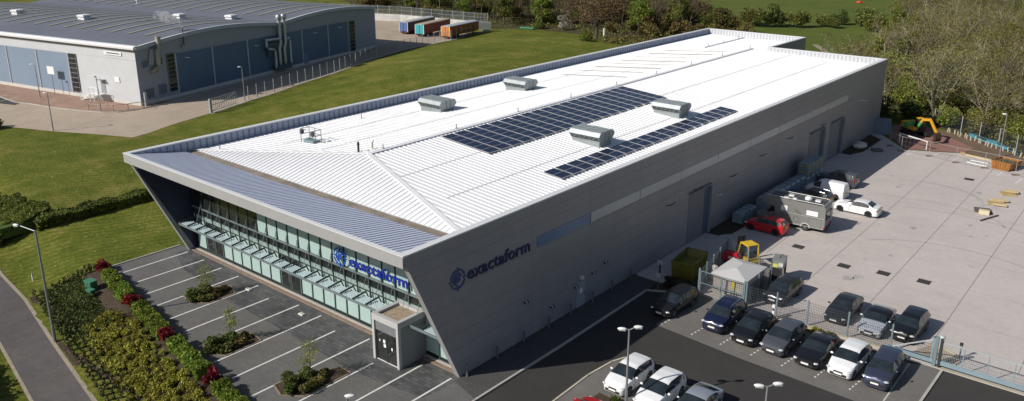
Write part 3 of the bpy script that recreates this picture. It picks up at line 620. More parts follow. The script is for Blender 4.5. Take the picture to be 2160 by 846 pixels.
# indoor goods behind the glazing
ib = [('cardboard_box','white cartons on the upper floor behind the glass',(-19.6,1.35,3.5),(1.0,.45,.38),(.55,.54,.5)),('cardboard_box','brown carton beside the white cartons behind the glass',(-18.0,1.4,3.5),(.8,.5,.36),(.33,.26,.16)),('cardboard_box','tan upright carton behind the glass in mid front',(-15.4,1.3,3.5),(.55,.5,.8),(.36,.22,.12)),
      ('cupboard','narrow tan cupboard at the dim end of the front',(-27.9,1.5,3.5),(.5,.5,1.3),(.36,.27,.16)),('machine','small red machine behind the upper clear glass',(-26.0,2.2,3.5),(.9,.7,.9),(.35,.05,.03)),('machine','small blue machine behind the upper clear glass',(-24.6,2.0,3.5),(.9,.6,.9),(.03,.16,.36))]
for n, lab, c, d, col in ib:
    b = MB(); m = M(n+lab[:8], col, .8, var=.2, scale=2); b.box(c[0]-d[0]/2,c[0]+d[0]/2,c[1]-d[1]/2,c[1]+d[1]/2,c[2]+.002,c[2]+d[2], m); b.box(c[0]-d[0]/2-.02,c[0]+d[0]/2+.02,c[1]-.03,c[1]+.03,c[2]+.01,c[2]+d[2]+.01, M('packing_tape', (.4,.35,.25), .6)); b.box(c[0]-d[0]*.3,c[0]+d[0]*.2,c[1]-d[1]/2-.01,c[1]-d[1]/2,c[2]+d[2]*.3,c[2]+d[2]*.6, M('packing_label', (.7,.7,.68), .6))
    one(b, n, lab, n.replace('_',' '), c)
# ------------------------------------------------------------------ things on the roof
cell = M('solar_cell', (.012,.017,.045), .22, var=.25, scale=.5, spec=.5); alu = M('solar_frame', (.42,.43,.45), .4, .3)
def panel_proto(wx, wy, sl):
    f = MB(); dz = -sl*wx/2
    P = lambda x, y, z: (x, y, z-sl*x)
    f.add([P(-wx/2,-wy/2,0),P(wx/2,-wy/2,0),P(wx/2,wy/2,0),P(-wx/2,wy/2,0),P(-wx/2,-wy/2,.05),P(wx/2,-wy/2,.05),P(wx/2,wy/2,.05),P(-wx/2,wy/2,.05)], [(3,2,1,0),(4,5,6,7),(0,1,5,4),(1,2,6,5),(2,3,7,6),(3,0,4,7)], alu)
    q = MB(); e = .025; q.add([P(-wx/2+e,-wy/2+e,.053),P(wx/2-e,-wy/2+e,.053),P(wx/2-e,wy/2-e,.053),P(-wx/2+e,wy/2-e,.053)], [(0,1,2,3)], cell)
    return f, q
f, q = panel_proto(.905, 1.36, .0852)
sp = thing('solar_panel', '', 'solar panel'); f.build('frame', sp); q.build('cell_sheet', sp)
first = True
def putpanel(x, y, lab, grp):
    global first
    loc = (x, y, zr(x)+.13); o = sp if first else dup(sp); first = False
    o.location = loc; o['label'] = lab; o['group'] = grp
for j in range(19):
    for i in range(6): putpanel(-16.0+.46+.925*i, 14.75+.71+1.522*j, 'dark blue solar panel in the large block just below the roof ridge', 'solar panels of the ridge block')
for j in range(20):
    for i in range(2): putpanel(-4.75+.46+.925*i, 14.7+.71+1.528*j, 'dark blue solar panel in the two-wide strip near the roof edge', 'solar panels of the edge strip')
galv = M('galvanised', (.30,.335,.345), .4, .35, var=.15, scale=1.5); galvd = M('louvre_shade', (.09,.11,.10), .8); seam = M('seam_grey', (.15,.19,.20), .4, .4)
def vent(loc, lab):
    t = thing('roof_ventilator', lab, 'roof ventilator', loc, 0, 'roof ventilators')
    b = MB(); b.box(-1.45,1.45,-.9,.9,-.2,.32, galv); b.box(-1.52,1.52,-.97,.97,.28,.34, galv); b.build('curb', t)
    b = MB(); lx = 1.62
    for k in range(3):
        y0 = -.9+.6*k; a, c2 = (y0, y0+.6)
        fl = .34 if k == 0 else 0; fr_ = .34 if k == 2 else 0
        pr = [(-lx,a+.02,.36),(-lx,a-fl+.01,.78),(-lx,a-fl*.4+.05,1.12),(-lx,(a+c2)/2-.05,1.22),(-lx,c2+fr_*.4-.05,1.12),(-lx,c2+fr_-.01,.78),(-lx,c2-.02,.36)]
        b.extr(pr[::-1], (2*lx,0,0), galv)
    b.build('hood', t)
    b = MB(); b.add([(-1.5,-.905,.38),(1.5,-.905,.38),(1.5,-1.235,.75),(-1.5,-1.235,.75)], [(0,1,2,3)], galvd)
    for x in (-1.5,-.5,.5,1.5): b.beam((x,-.92,.38),(x,-1.25,.76), .06, .04, galv)
    for x in (-1.0,0,1.0): b.beam((x-.3,-.92,.39),(x+.3,-1.25,.75), .03, .03, galv)
    b.build('louvre', t)
    b = MB()
    for y in (-.3,.3): b.box(-1.64,1.64,y-.035,y+.035,1.08,1.2, seam); b.box(1.62,1.645,y-.03,y+.03,.36,1.12, seam); b.box(-1.645,-1.62,y-.03,y+.03,.36,1.12, seam)
    b.build('seam', t); return t
for (x, y), lab in zip(((-6.97,24.55),(-7.0,38.6),(-26.3,24.55),(-26.5,38.3)), ('galvanised roof ventilator nearest the camera, between the two solar blocks','galvanised roof ventilator at the far end of the two solar blocks','galvanised roof ventilator on the bare slope nearer the roof hatch','galvanised roof ventilator farthest back beside the long parapet')):
    vent((x,y,zr(x)+.1), lab)
t = thing('roof_hatch', 'small roof hatch with grey guard rail on the white roof', 'roof hatch', (-25.6,8.25,9.8), world=True); gs = M('guard_rail_grey', (.22,.25,.26), .5, .4)
b = MB(); b.box(-26.3,-24.9,7.9,8.6,9.65,10.05, M('hatch_green', (.17,.24,.26), .5)); b.build('lid', t)
b = MB()
for x, y in ((-26.5,7.8),(-24.8,7.8),(-26.5,8.7),(-24.8,8.7),(-25.65,8.7)): b.cyl(x,y,9.6,11.0,.035, gs, 6)
for z in (10.5,11.0):
    b.tube([(-26.5,7.8,z),(-26.5,8.7,z),(-24.8,8.7,z),(-24.8,7.8,z)], .03, gs, 6)
b.tube([(-26.5,7.8,11.0),(-25.7,7.8,11.0)], .03, gs, 6); b.build('guard_rail', t)
b = MB(); 
for x in (-26.4,-24.9): b.box(x-.12,x+.12,7.7,8.0,10.55,10.95, M('sign_dark', (.07,.07,.08), .6))
b.build('rail_plate', t)
t = thing('roof_pipe', 'black capped flue pipe beside the roof ridge', 'pipe', (-18.31,7.5,10.4), world=True); b = MB(); b.cyl(-18.31,7.5,10.38,11.1,.09, M('flue_black', (.03,.03,.03), .6), 10); b.build('pipe', t, smooth=50); b = MB(); b.cyl(-18.31,7.5,11.05,11.3,.13, MATS['flue_black'], 10, .06); b.build('cap', t)
t = thing('roof_pipe', 'small grey bent vent pipe beside the roof ridge', 'pipe', (-18.2,8.9,10.4), world=True); b = MB(); b.tube([(-18.2,8.9,10.4),(-18.2,8.9,11.0),(-18.05,8.9,11.1)], .06, dkl, 8); b.build('pipe', t); b = MB(); b.cbox((-17.9,8.8,10.5), (.7,.1,.08), dkl); b.build('bracket', t)
# ------------------------------------------------------------------ neighbouring warehouse
N0 = Vector((-94,26,0)); Vd = Vector((-18.2,64,0)).normalized(); Wd = Vector((-.981,-.198,0)).normalized(); LV, LW = 67.2, 78.
nVd = Vector((Vd.y,-Vd.x,0)); nWd = Vector((Wd.y*-1, Wd.x, 0))   # outward normals
if nVd.x < 0: nVd = -nVd
if nWd.y > 0: nWd = -nWd
def fp(t, z, o=0.): return N0+Vd*t+Vector((0,0,z))+nVd*o          # point on the right face
def fq(s, z, o=0.): return N0+Wd*s+Vector((0,0,z))+nWd*o          # point on the front-left face
def eave(t):
    if t <= 34: u = (t-0)/34; return 9.35-.1*u+1.2*math.sin(math.pi*u)
    u = (t-34)/33.2; return 9.25-.15*u+1.05*math.sin(math.pi*u)
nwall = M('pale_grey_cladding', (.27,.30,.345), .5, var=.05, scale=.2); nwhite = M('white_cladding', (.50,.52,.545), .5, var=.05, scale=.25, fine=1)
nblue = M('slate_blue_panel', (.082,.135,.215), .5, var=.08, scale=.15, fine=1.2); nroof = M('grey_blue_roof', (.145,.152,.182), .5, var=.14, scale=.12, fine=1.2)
nfas = M('white_fascia', (.74,.75,.76), .4, var=.04); nplinth = M('pale_plinth', (.52,.50,.47), .8, var=.12, scale=.7)
dglass = M('dark_window', (.018,.02,.022), .08, var=.4, scale=.8, spec=.6); post = M('pale_post', (.42,.46,.50), .5)
nb = thing('warehouse', 'long low warehouse with twin curved grey roofs, white corner and slate blue wall panels', 'warehouse', tuple(N0), world=True)
def quad(mb, A, B, C_, D, m): mb.add([A,B,C_,D], [(0,1,2,3)], m)
w = MB()
NT = 48; ts = [LV*k/NT for k in range(NT+1)]
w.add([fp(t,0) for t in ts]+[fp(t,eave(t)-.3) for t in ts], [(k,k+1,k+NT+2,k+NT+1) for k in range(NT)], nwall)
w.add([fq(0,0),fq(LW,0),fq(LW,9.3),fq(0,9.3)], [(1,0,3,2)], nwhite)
B0 = N0+Vd*LV; w.add([B0,B0+Wd*LW,B0+Wd*LW+Vector((0,0,9.0)),B0+Vector((0,0,9.0))], [(0,1,2,3)], nwall)
w.build('wall', nb)
w = MB(); quad(w, fq(-.02,0,.06), fq(LW,0,.06), fq(LW,.62,.06), fq(-.02,.62,.06), nplinth); quad(w, fp(-.06,0,.05), fp(LV,0,.05), fp(LV,.6,.05), fp(-.06,.6,.05), nplinth); w.build('plinth', nb)
w = MB(); w.add([fq(.02,8.45,.03),fq(LW,8.45,.03),fq(LW,9.1,.03),fq(.02,9.1,.03)], [(1,0,3,2)], M('grey_band', (.20,.21,.22), .5, var=.06)); w.add([fq(.02,7.2,.02),fq(LW,7.2,.02),fq(LW,7.27,.02),fq(.02,7.27,.02)], [(1,0,3,2)], post)
w.add([fp(.02,7.3,.02),fp(LV,7.05,.02),fp(LV,7.12,.02),fp(.02,7.37,.02)], [(0,1,2,3)], M('grey_line', (.25,.27,.29), .5)); w.build('wall_band', nb)
# roof: two shallow vaults
r = MB(); a = [N0+Vd*t+Vector((0,0,eave(t)+.02))-Wd*.55 for t in ts]; b = [p+Wd*(LW+.5) for p in a]
r.add(a+b, [(k,k+1,k+NT+2,k+NT+1) for k in range(NT)], nroof); rf = r.build('roof', nb, smooth=60)
r = MB(); vl = M('valley_line', (.06,.065,.075), .8); 
for t in (34.,): r.beam(N0+Vd*t+Vector((0,0,eave(t)+.05)), N0+Vd*t+Wd*LW+Vector((0,0,eave(t)+.05)), .45, .06, vl)
r.build('valley_gutter', rf)
sl = M('rooflight_strip', (.27,.27,.20), .6, var=.2, scale=1.0)
for bay, (t0, t1) in enumerate(((6.5,30),(38.5,61))):
    for k in range(17):
        s = 4.5+4.25*k; r = MB(); n = 30; vs = []
        for i in range(n+1):
            t = t0+(t1-t0)*i/n; p = N0+Vd*t+Wd*s+Vector((0,0,eave(t)+.10)); vs += [p, p+Wd*.75]
        r.add(vs, [(2*i,2*i+2,2*i+3,2*i+1) for i in range(n)], sl); r.build('rooflight', rf)
fa = MB()
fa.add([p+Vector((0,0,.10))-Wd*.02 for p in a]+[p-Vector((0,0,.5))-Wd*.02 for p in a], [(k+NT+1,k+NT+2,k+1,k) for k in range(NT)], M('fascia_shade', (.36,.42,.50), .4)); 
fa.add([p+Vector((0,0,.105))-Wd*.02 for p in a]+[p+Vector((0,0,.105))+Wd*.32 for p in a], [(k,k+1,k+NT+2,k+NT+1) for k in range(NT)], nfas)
for z0, z1, o0, o1 in ((8.95,9.0,.25,.55),(9.0,9.3,.55,.62),(9.3,9.52,.62,.35),(9.52,9.55,.35,-.3)):
    fa.add([fq(-.55,z0,o0),fq(LW,z0,o0),fq(LW,z1,o1),fq(-.55,z1,o1)], [(1,0,3,2)], nfas)
fa.add([fq(-.55,8.95,.25),fq(-.55,9.3,.62),fq(-.55,9.55,-.3),fq(-.55,8.95,-.3)], [(0,1,2,3)], nfas)
fa.build('fascia', nb)
# panels of the right face
x0s = [(8.05,16.1),(16.35,24.9),(25.15,32.6),(32.85,40.5),(40.9,49.15),(49.45,56.3)]
for t0, t1 in x0s:
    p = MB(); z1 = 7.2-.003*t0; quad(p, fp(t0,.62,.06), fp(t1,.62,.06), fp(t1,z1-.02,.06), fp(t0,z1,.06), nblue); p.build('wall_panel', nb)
for t in (7.9,16.22,25.02,40.7,49.3): p = MB(); p.beam(fp(t,.6,.1), fp(t,7.2,.1), .22, .1, post); p.build('panel_post', nb)
def window_slot(f, t0, t1, z0, z1, rows, name='window', g=dglass):
    p = MB(); quad(p, f(t0,z0,.08), f(t1,z0,.08), f(t1,z1,.08), f(t0,z1,.08), g); wn = p.build(name, nb, recalc=True)
    p = MB(); fm = M('window_bar', (.20,.22,.24), .5)
    for k in range(rows+1): z = z0+(z1-z0)*k/rows; p.beam(f(t0,z,.12), f(t1,z,.12), .06, .08, fm)
    for t in (t0, t1): p.beam(f(t,z0,.12), f(t,z1,.12), .06, .08, fm)
    p.build('frame', wn)
window_slot(fp, 6.1, 7.6, 1.2, 7.35, 9); window_slot(fp, 57.1, 58.9, .5, 6.95, 8); window_slot(fq, 14.7, 16.5, .8, 7.2, 8)
for t0, z0, wd, h in ((1.15,6.0,.9,.95),(4.1,6.0,1.0,.95),(1.2,1.05,1.5,1.4),(3.9,1.2,1.4,1.5)): window_slot(fp, t0, t0+wd, z0, z0+h, 1, g=M('louvre_slate', (.10,.135,.18), .6))
# panels of the front-left face
ss = [(16.95,25.1),(25.4,33.6),(33.9,42),(42.3,50.5),(50.8,59),(59.3,67)]
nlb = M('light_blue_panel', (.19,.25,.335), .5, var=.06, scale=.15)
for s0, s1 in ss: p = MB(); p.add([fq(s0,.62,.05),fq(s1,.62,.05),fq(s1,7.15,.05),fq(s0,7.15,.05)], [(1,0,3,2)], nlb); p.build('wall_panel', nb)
for s in (16.72,25.25,33.75,42.15): p = MB(); p.beam(fq(s,.6,.09), fq(s,7.2,.09), .2, .1, nfas); p.build('panel_post', nb)
# personnel door and vents on the right face, wall lights
p = MB(); quad(p, fp(41.0,.3,.09), fp(42.2,.3,.09), fp(42.2,2.4,.09), fp(41.0,2.4,.09), M('door_slate', (.13,.20,.30), .5)); do = p.build('personnel_door', nb); p = MB(); p.cbox(fp(42.0,1.3,.13), (.06,.06,.2), nfas); p.build('handle', do)
for t, z in ((27,5.9),(44.5,6.1),(53,6.2),(10,6.3)): p = MB(); p.beam(fp(t,z,.05), fp(t+.5,z-.1,.6), .2, .1, nfas); p.build('wall_light', nb)
p = MB(); p.add([fq(3.1,7.75,.12),fq(7.3,7.75,.12),fq(7.3,8.35,.12),fq(3.1,8.35,.12)], [(1,0,3,2)], nfas); sg = p.build('sign_board', nb, label='long white sign board under the eave')
p = MB(); r_ = random.Random(3); s = 6.6
while s > 3.6:
    wd = r_.uniform(.12,.24); p.add([fq(s,7.95,.13),fq(s-wd,7.95,.13),fq(s-wd,7.95+r_.uniform(.16,.25),.13),fq(s,8.15,.13)], [(0,1,2,3)], M('sign_ink', (.03,.035,.05), .6)); s -= wd+.06
p.build('sign_print', sg)
p = MB(); p.add([fq(4.4,3.4,.1),fq(5.6,3.4,.1),fq(5.6,4.3,.1),fq(4.4,4.3,.1)], [(1,0,3,2)], nfas); p.build('sign_board', nb, label='small white notice board on the white wall')
# ducts
duct = M('duct_steel', (.42,.45,.46), .35, .6, var=.15, scale=2); ductd = M('dull_duct', (.30,.33,.35), .5, .4, var=.15)
d = MB(); d.tube([fp(4.15,10.6,.75),fp(4.15,8.7,.75),fp(3.7,8.4,.75),fp(3.7,6.1,.75),fp(3.0,5.2,.6),fp(2.9,5.15,.1)], .42, M('ochre_duct', (.36,.34,.27), .45, .4, var=.2, scale=1.5), 10); d.beam(fp(2.6,6.2,.2), fp(3.2,8.6,.2), .8, .3, ductd); d.build('duct', nb, smooth=50, label='ochre grey duct near the white corner')
d = MB(); d.tube([fp(9.85,8.3,.3),fp(9.85,11.15,.35)], .1, M('flue_dark', (.05,.05,.055), .5), 8); d.cyl(*fp(9.6,8.2,.3)[:2], 8.1, 8.4, .25, ductd, 8); d.build('flue', nb, smooth=50)
for t, t2 in ((33.45,33.0),(34.9,34.45)):
    d = MB(); d.tube([fp(t2,1.2,.7),fp(t2,4.6,.7),fp(t,5.5,.7),fp(t,10.2,.7)], .34, duct, 10); d.tube([fp(t,9.9,.7),fp(t,10.2,.7),fp(t,10.7,.7),fp(t,11.0,.7)], [.4,.56,.56,.25], duct, 12); d.build('duct', nb, smooth=50, label='tall steel exhaust duct with cowl')
d = MB(); d.tube([fp(33.3,6.4,.8),fp(29.4,6.6,.8),fp(29.3,5.4,.8),fp(29.6,4.9,.8),fp(31.2,4.6,.8),fp(31.6,4.2,.8),fp(31.65,1.0,.8),fp(32.5,.8,.8)], .3, duct, 8); d.build('duct', nb, smooth=50, label='bent steel duct left of the tall exhausts')
d = MB(); d.tube([fp(34.9,6.2,.8),fp(35.9,6.2,.8),fp(36.1,5.6,.8),fp(36.0,1.2,.8),fp(35.2,.9,.8)], .26, duct, 8); d.build('duct', nb, smooth=50, label='looped steel duct right of the tall exhausts')
d = MB(); d.cbox(fp(33.6,1.0,.8), (4.2,1.0,.9), M('fan_box', (.06,.08,.10), .6), rz=math.atan2(Vd.y,Vd.x)); d.cbox(fp(32.2,4.6,.4), (4.5,.4,2.6), M('fan_box', (.06,.08,.10), .6), rz=math.atan2(Vd.y,Vd.x)); d.build('fan_box', nb)
# roof vents
def vbox(x, y, z, lab):
    t = thing('roof_vent', lab, 'roof vent', (x,y,z), math.atan2(Vd.y,Vd.x), 'vents on the curved roof')
    b = MB(); b.box(-.8,.8,-.8,.8,-.3,.4, nfas); b.build('curb', t); b = MB(); b.box(-.95,.95,-.9,.9,.5,.75, nfas); b.box(-.8,.8,-.75,.75,.75,.84, nfas); b.build('cap', t); b = MB(); b.box(-.7,.7,-.7,.7,.4,.5, vl); b.build('slot', t)
def onroof(x, y):
    p = Vector((x,y,0))-N0; den = Vd.x*Wd.y-Vd.y*Wd.x; t = (p.x*Wd.y-p.y*Wd.x)/den; return eave(t)+.05
for x, y, lab in ((-145.8,28.7,'white roof vent farthest left on the curved roof'),(-127,33.2,'white roof vent in the middle of the near curved roof'),(-116.9,46.4,'white roof vent just left of the smoke'),(-114.9,56,'white roof vent nearest the tall steel ducts')): vbox(x, y, onroof(x, y), lab)
t = thing('roof_pipe', 'thin white post on the far valley of the curved roof', 'pipe', (-166,42,9.3), world=True); b = MB(); b.cyl(-152.4,55.8,9.3,10.6,.12, nfas, 6); b.build('pipe', t); b = MB(); b.ell((-152.4,55.8,10.6), (.3,.3,.2), nfas, 8, 5); b.build('cap', t); 
t = thing('canvas_cover', 'dark blue flat cover lying on the far curved roof', 'cover', (-170,56,10.0), world=True); b = MB(); z = onroof(-166,55)+.05; b.extr([(-172,53,z),(-163,55.5,z),(-161,59,z+.2),(-169,58,z+.3)], (0,0,.25), M('navy_cover', (.03,.035,.10), .7)); b.build('sheet', t); b = MB(); b.tube([(-172,53,z+.25),(-163,55.5,z+.25)], .08, nfas, 6); b.build('rail', t)
# smoke
sm_m = bpy.data.materials.new('smoke'); sm_m.use_nodes = True; nt = sm_m.node_tree; nt.nodes.remove(nt.nodes['Principled BSDF'])
vp = nt.nodes.new('ShaderNodeVolumePrincipled'); vp.inputs['Color'].default_value = (.9,.92,.95,1); nz = nt.nodes.new('ShaderNodeTexNoise'); nz.inputs['Scale'].default_value = .75; nz.inputs['Detail'].default_value = 5
tcn = nt.nodes.new('ShaderNodeTexCoord'); nt.links.new(tcn.outputs['Object'], nz.inputs['Vector']); mrn = nt.nodes.new('ShaderNodeMapRange'); mrn.inputs[1].default_value = .44; mrn.inputs[2].default_value = .66; mrn.inputs[4].default_value = 2.6; nt.links.new(nz.outputs['Fac'], mrn.inputs[0]); nt.links.new(mrn.outputs[0], vp.inputs['Density']); nt.links.new(vp.outputs[0], nt.nodes['Material Output'].inputs['Volume'])
fpv = fp(9.85,11.2,.35); sk = MB()
for k, (dx, dz, rr) in enumerate(((0,.25,.3),(-.9,.8,.7),(-2.1,1.3,1.0),(-3.4,1.7,1.2),(-4.6,1.8,1.0))): sk.ell((fpv.x+dx*.95, fpv.y+dx*.35, fpv.z+dz), (rr*1.25,rr,rr*.8), sm_m, 14, 8)
one(sk, 'smoke', 'thin white smoke drifting from the dark flue on the curved roof', 'smoke', tuple(fpv), smooth=180)
# stair at the white wall
t = thing('metal_stair', 'white metal stair and landing against the white corner wall', 'stair', (-102,22.4,.05), world=True)
b = MB(); 
for s0, s1, n in ((7.0,9.0,1),): b.cbox(fq(9.0,1.35,1.0), (2.6,1.3,.08), nfas, rz=math.atan2(Wd.y,Wd.x))
b.build('landing', t); b = MB()
for k in range(6): b.cbox(fq(10.6+.38*k,1.2-.22*k,1.0), (.36,1.2,.05), nfas, rz=math.atan2(Wd.y,Wd.x))
b.build('steps', t); b = MB()
for s in (7.8,9.2,10.3): b.tube([fq(s,1.3,1.6),fq(s,2.4,1.6)], .05, nfas, 6); b.tube([fq(s,0.05,1.6),fq(s,1.3,1.6)], .07, nfas, 6)
b.tube([fq(7.8,2.4,1.6),fq(10.3,2.4,1.6),fq(12.7,1.1,1.6)], .05, nfas, 6); b.tube([fq(12.7,.06,1.6),fq(12.7,1.1,1.6)], .05, nfas, 6); b.build('handrail', t)
b = MB(); quad(b, fq(8.2,1.4,.05), fq(9.3,1.4,.05), fq(9.3,3.4,.05), fq(8.2,3.4,.05), M('door_grey', (.25,.27,.29), .5)); do = b.build('personnel_door', nb, recalc=True); b = MB(); b.cbox(fq(8.7,3.55,.4), (1.5,.8,.08), ductd, rz=math.atan2(Wd.y,Wd.x)); b.build('door_hood', do)
# kerb-side guard rails
t = thing('guard_rail', 'low red and grey guard rails along the curve by the white corner', 'guard rail', (-94,21.3,.05), world=True); pts = [(-97.6,19.4),(-95.6,20.3),(-93.7,21.4),(-93.0,23.4),(-92.8,25.6),(-92.9,27.5)]
for p in pts: b = MB(); b.cyl(p[0],p[1],.05,1.05,.06, M('rail_brown', (.30,.24,.21), .6), 6); b.build('post', t)
b = MB(); b.tube([(p[0],p[1],1.0) for p in pts], .05, M('rail_brown', (.3,.24,.21)), 6); b.build('rail', t)
# lamps
pole = M('lamp_pole_grey', (.30,.31,.32), .45, .5); lhead = M('lamp_head_white', (.70,.71,.72), .35, var=.04)
def lamp(loc, h, lab, heads, grp, r=.075, z0=0.):
    t = thing('street_lamp', lab, 'street lamp', loc, 0, grp)
    b = MB(); b.tube([(0,0,0),(0,0,1.3),(0,0,1.31),(0,0,h)], [r*1.25,r*1.25,r,r*.75], pole, 8); b.build('pole', t, smooth=50)
    b = MB(); arms = 0
    for dx, dy, dz in heads:
        if abs(dx)+abs(dy) > .3: b.tube([(0,0,h-.05),(dx*.75,dy*.75,h+dz)], .035, pole, 6); arms = 1
    if arms: b.build('arm', t)
    for dx, dy, dz in heads:
        q = MB(); a = math.atan2(dy, dx); L = .38
        q.ell((0,0,0), (.29,.13,.09), lhead, 12, 6); q.box(-.2,.2,-.09,.09,-.10,-.04, M('lamp_lens', (.5,.52,.5), .2))
        ho = q.build('lamp_head', t, smooth=60); ho.location = (dx, dy, h+dz); ho.rotation_euler = (0,0,a if abs(dx)+abs(dy) > .01 else 0)
    return t
lamp((-113.4,18.45,.05), 5.5, 'lamp post before the blue panels, left of the white corner', [(-.5,-.35,0)], 'lamps of the neighbouring yard')
lamp((-94.8,20.0,.05), 5.5, 'lamp post before the white corner wall', [(.1,-.2,.05)], 'lamps of the neighbouring yard')
lamp((-88.4,10.4,.02), 5.4, 'lamp post at the grass edge of the service road', [(-.4,-.2,0)], 'lamps of the neighbouring yard')
lamp((-84.7,38.6,.03), 5.6, 'lamp post inside the grey fence before the blue wall', [(-.2,-.3,.05)], 'lamps of the neighbouring yard')
lamp((-137,136,0), 12, 'tall thin lamp post behind the parked trailers', [(.4,.3,0)], 'lamps of the neighbouring yard')
lamp((-28.0,-14.15,-1.3), 8.85, 'tall grey road lamp with one long arm at the planted bed', [(-1.9,-.55,.12)], None, r=.095)
t = lamp((10.28,3.9,.05), 5.45, 'twin-headed lamp post between the white hatchbacks', [(-.36,-.22,.0),(.42,.34,.16)], 'twin lamps of the car park')
lamp((19.17,3.25,.05), 5.45, 'twin-headed lamp post at the lower right edge', [(-.36,-.22,.0),(.42,.34,.16)], 'twin lamps of the car park')
lamp((3.1,-11.5,.0), 5.5, 'lamp head just showing at the bottom edge', [(.1,.1,.02)], None)
lamp((15.97,81.2,.03), 5.45, 'lamp post on the bare earth by the far fence', [(-.25,-.1,.02)], None)
# sign post on grass by the blue wall
t = thing('sign_post', 'white square sign on a post before the pale blue panels', 'sign', (-113.6,20.9,.05), world=True); b = MB(); b.cyl(-113.6,20.9,.05,4.0,.06, pole, 6); b.build('post', t); b = MB(); b.cbox((-113.6,20.82,4.2), (1.8,.06,1.3), nfas, rz=math.atan2(Wd.y,Wd.x)); b.build('board', t)
# fences ---------------------------------------------------------------
fgr = M('fence_grey', (.34,.37,.39), .5, .3); wire = M('fence_wire', (.20,.22,.23), .5, .3); wired = M('fence_wire_dark', (.055,.066,.072), .6, 0)
def fence(name, label, pts, h, spacing, z=0., pr=.05, wx=.3, wz=.35, wt=.02, group=None, mat=None, wmat=None, cat='fence', rails=0):
    t = thing(name, label, cat, (pts[0][0],pts[0][1],z), world=True, group=group); mat = mat or fgr; wmat = wmat or wire
    mesh = MB(); 
    zf = z if callable(z) else None
    for i, (a, b) in enumerate(zip(pts[:-1], pts[1:])):
        d = Vector((b[0]-a[0], b[1]-a[1])); L = d.length; n = max(1, round(L/spacing)); u = d/L
        for k in range(n+(1 if i == len(pts)-2 else 0)):
            p = Vector(a)+u*(L*k/n); q = MB(); q.box(p.x-pr,p.x+pr,p.y-pr,p.y+pr,z,z+h+.08, mat); q.build('post', t)
        m = max(1, int(L/wx))
        for k in range(m+1):
            p = Vector(a)+u*(L*k/m); mesh.beam((p.x,p.y,z+.08),(p.x,p.y,z+h), wt, wt, wmat)
        k = .1
        while k <= h: mesh.beam((a[0],a[1],z+k),(b[0],b[1],z+k), wt, wt, wmat); k += wz
        for r_ in range(rails): mesh.beam((a[0],a[1],z+h),(b[0],b[1],z+h), .05, .05, mat)
    mesh.build('mesh_panel', t); return t
fence('mesh_fence', 'long grey mesh fence curving along the grass bank', [(-85,39.5),(-86.2,43.5),(-90.2,53),(-94.2,64.3),(-100,77),(-104.4,90),(-106,101),(-107.5,112),(-110,121.5)], 2.3, 2.45, wx=.3, wz=.4, wt=.016, wmat=wired)
t = thing('yard_gate', 'open grey swing gate at the mouth of the service road', 'gate', (-81.4,30.6,0), world=True)
for p in ((-81.4,30.6,1.1),(-93.4,26.5,1.1)): b = MB(); b.cbox(p, (.35,.35,2.2), fgr); b.build('gate_post', t)
b = MB(); P = [(-81.4,30.8),(-83.8,36.6)]
for z in (.25,1.2,2.1): b.beam((*P[0],z),(*P[1],z), .08, .08, fgr)
for k in range(15): x = P[0][0]+(P[1][0]-P[0][0])*k/14; y = P[0][1]+(P[1][1]-P[0][1])*k/14; b.beam((x,y,.2),(x,y,2.1), .05, .05, wire)
b.beam((*P[0],.25),(*P[1],2.1), .06, .06, fgr); b.build('gate_leaf', t)
fence('palisade_fence', 'grey palisade fence on top of the white block wall', [(-172,117),(-143.5,127.2),(-117.2,129.2),(-113.3,130)], 2.3, 4, z=1.9, wx=.4, wz=1.0, wt=.07, wmat=M('palisade_grey', (.24,.27,.28), .5, .2))
b = MB(); bw = brick_mat('block_wall', (.58,.56,.53), (.50,.48,.45), (.38,.36,.34), 1.4, .45, .05)
for a, c2 in (((-172,116.6),(-143.5,126.8)),((-143.5,126.8),(-117.2,128.8))):
    d = Vector((c2[0]-a[0], c2[1]-a[1])); b.cbox(((a[0]+c2[0])/2,(a[1]+c2[1])/2,.95), (d.length,.4,1.9), M('white_block', (.50,.49,.465), .9, var=.25, scale=.6), rz=math.atan2(d.y,d.x))
    for z in (.62,1.25): b.cbox(((a[0]+c2[0])/2,(a[1]+c2[1])/2,z), (d.length-.1,.42,.04), M('block_joint', (.25,.24,.23), .9), rz=math.atan2(d.y,d.x))
one(b, 'block_wall', 'pale block retaining wall behind the trailers', 'wall', (-143,126,0))
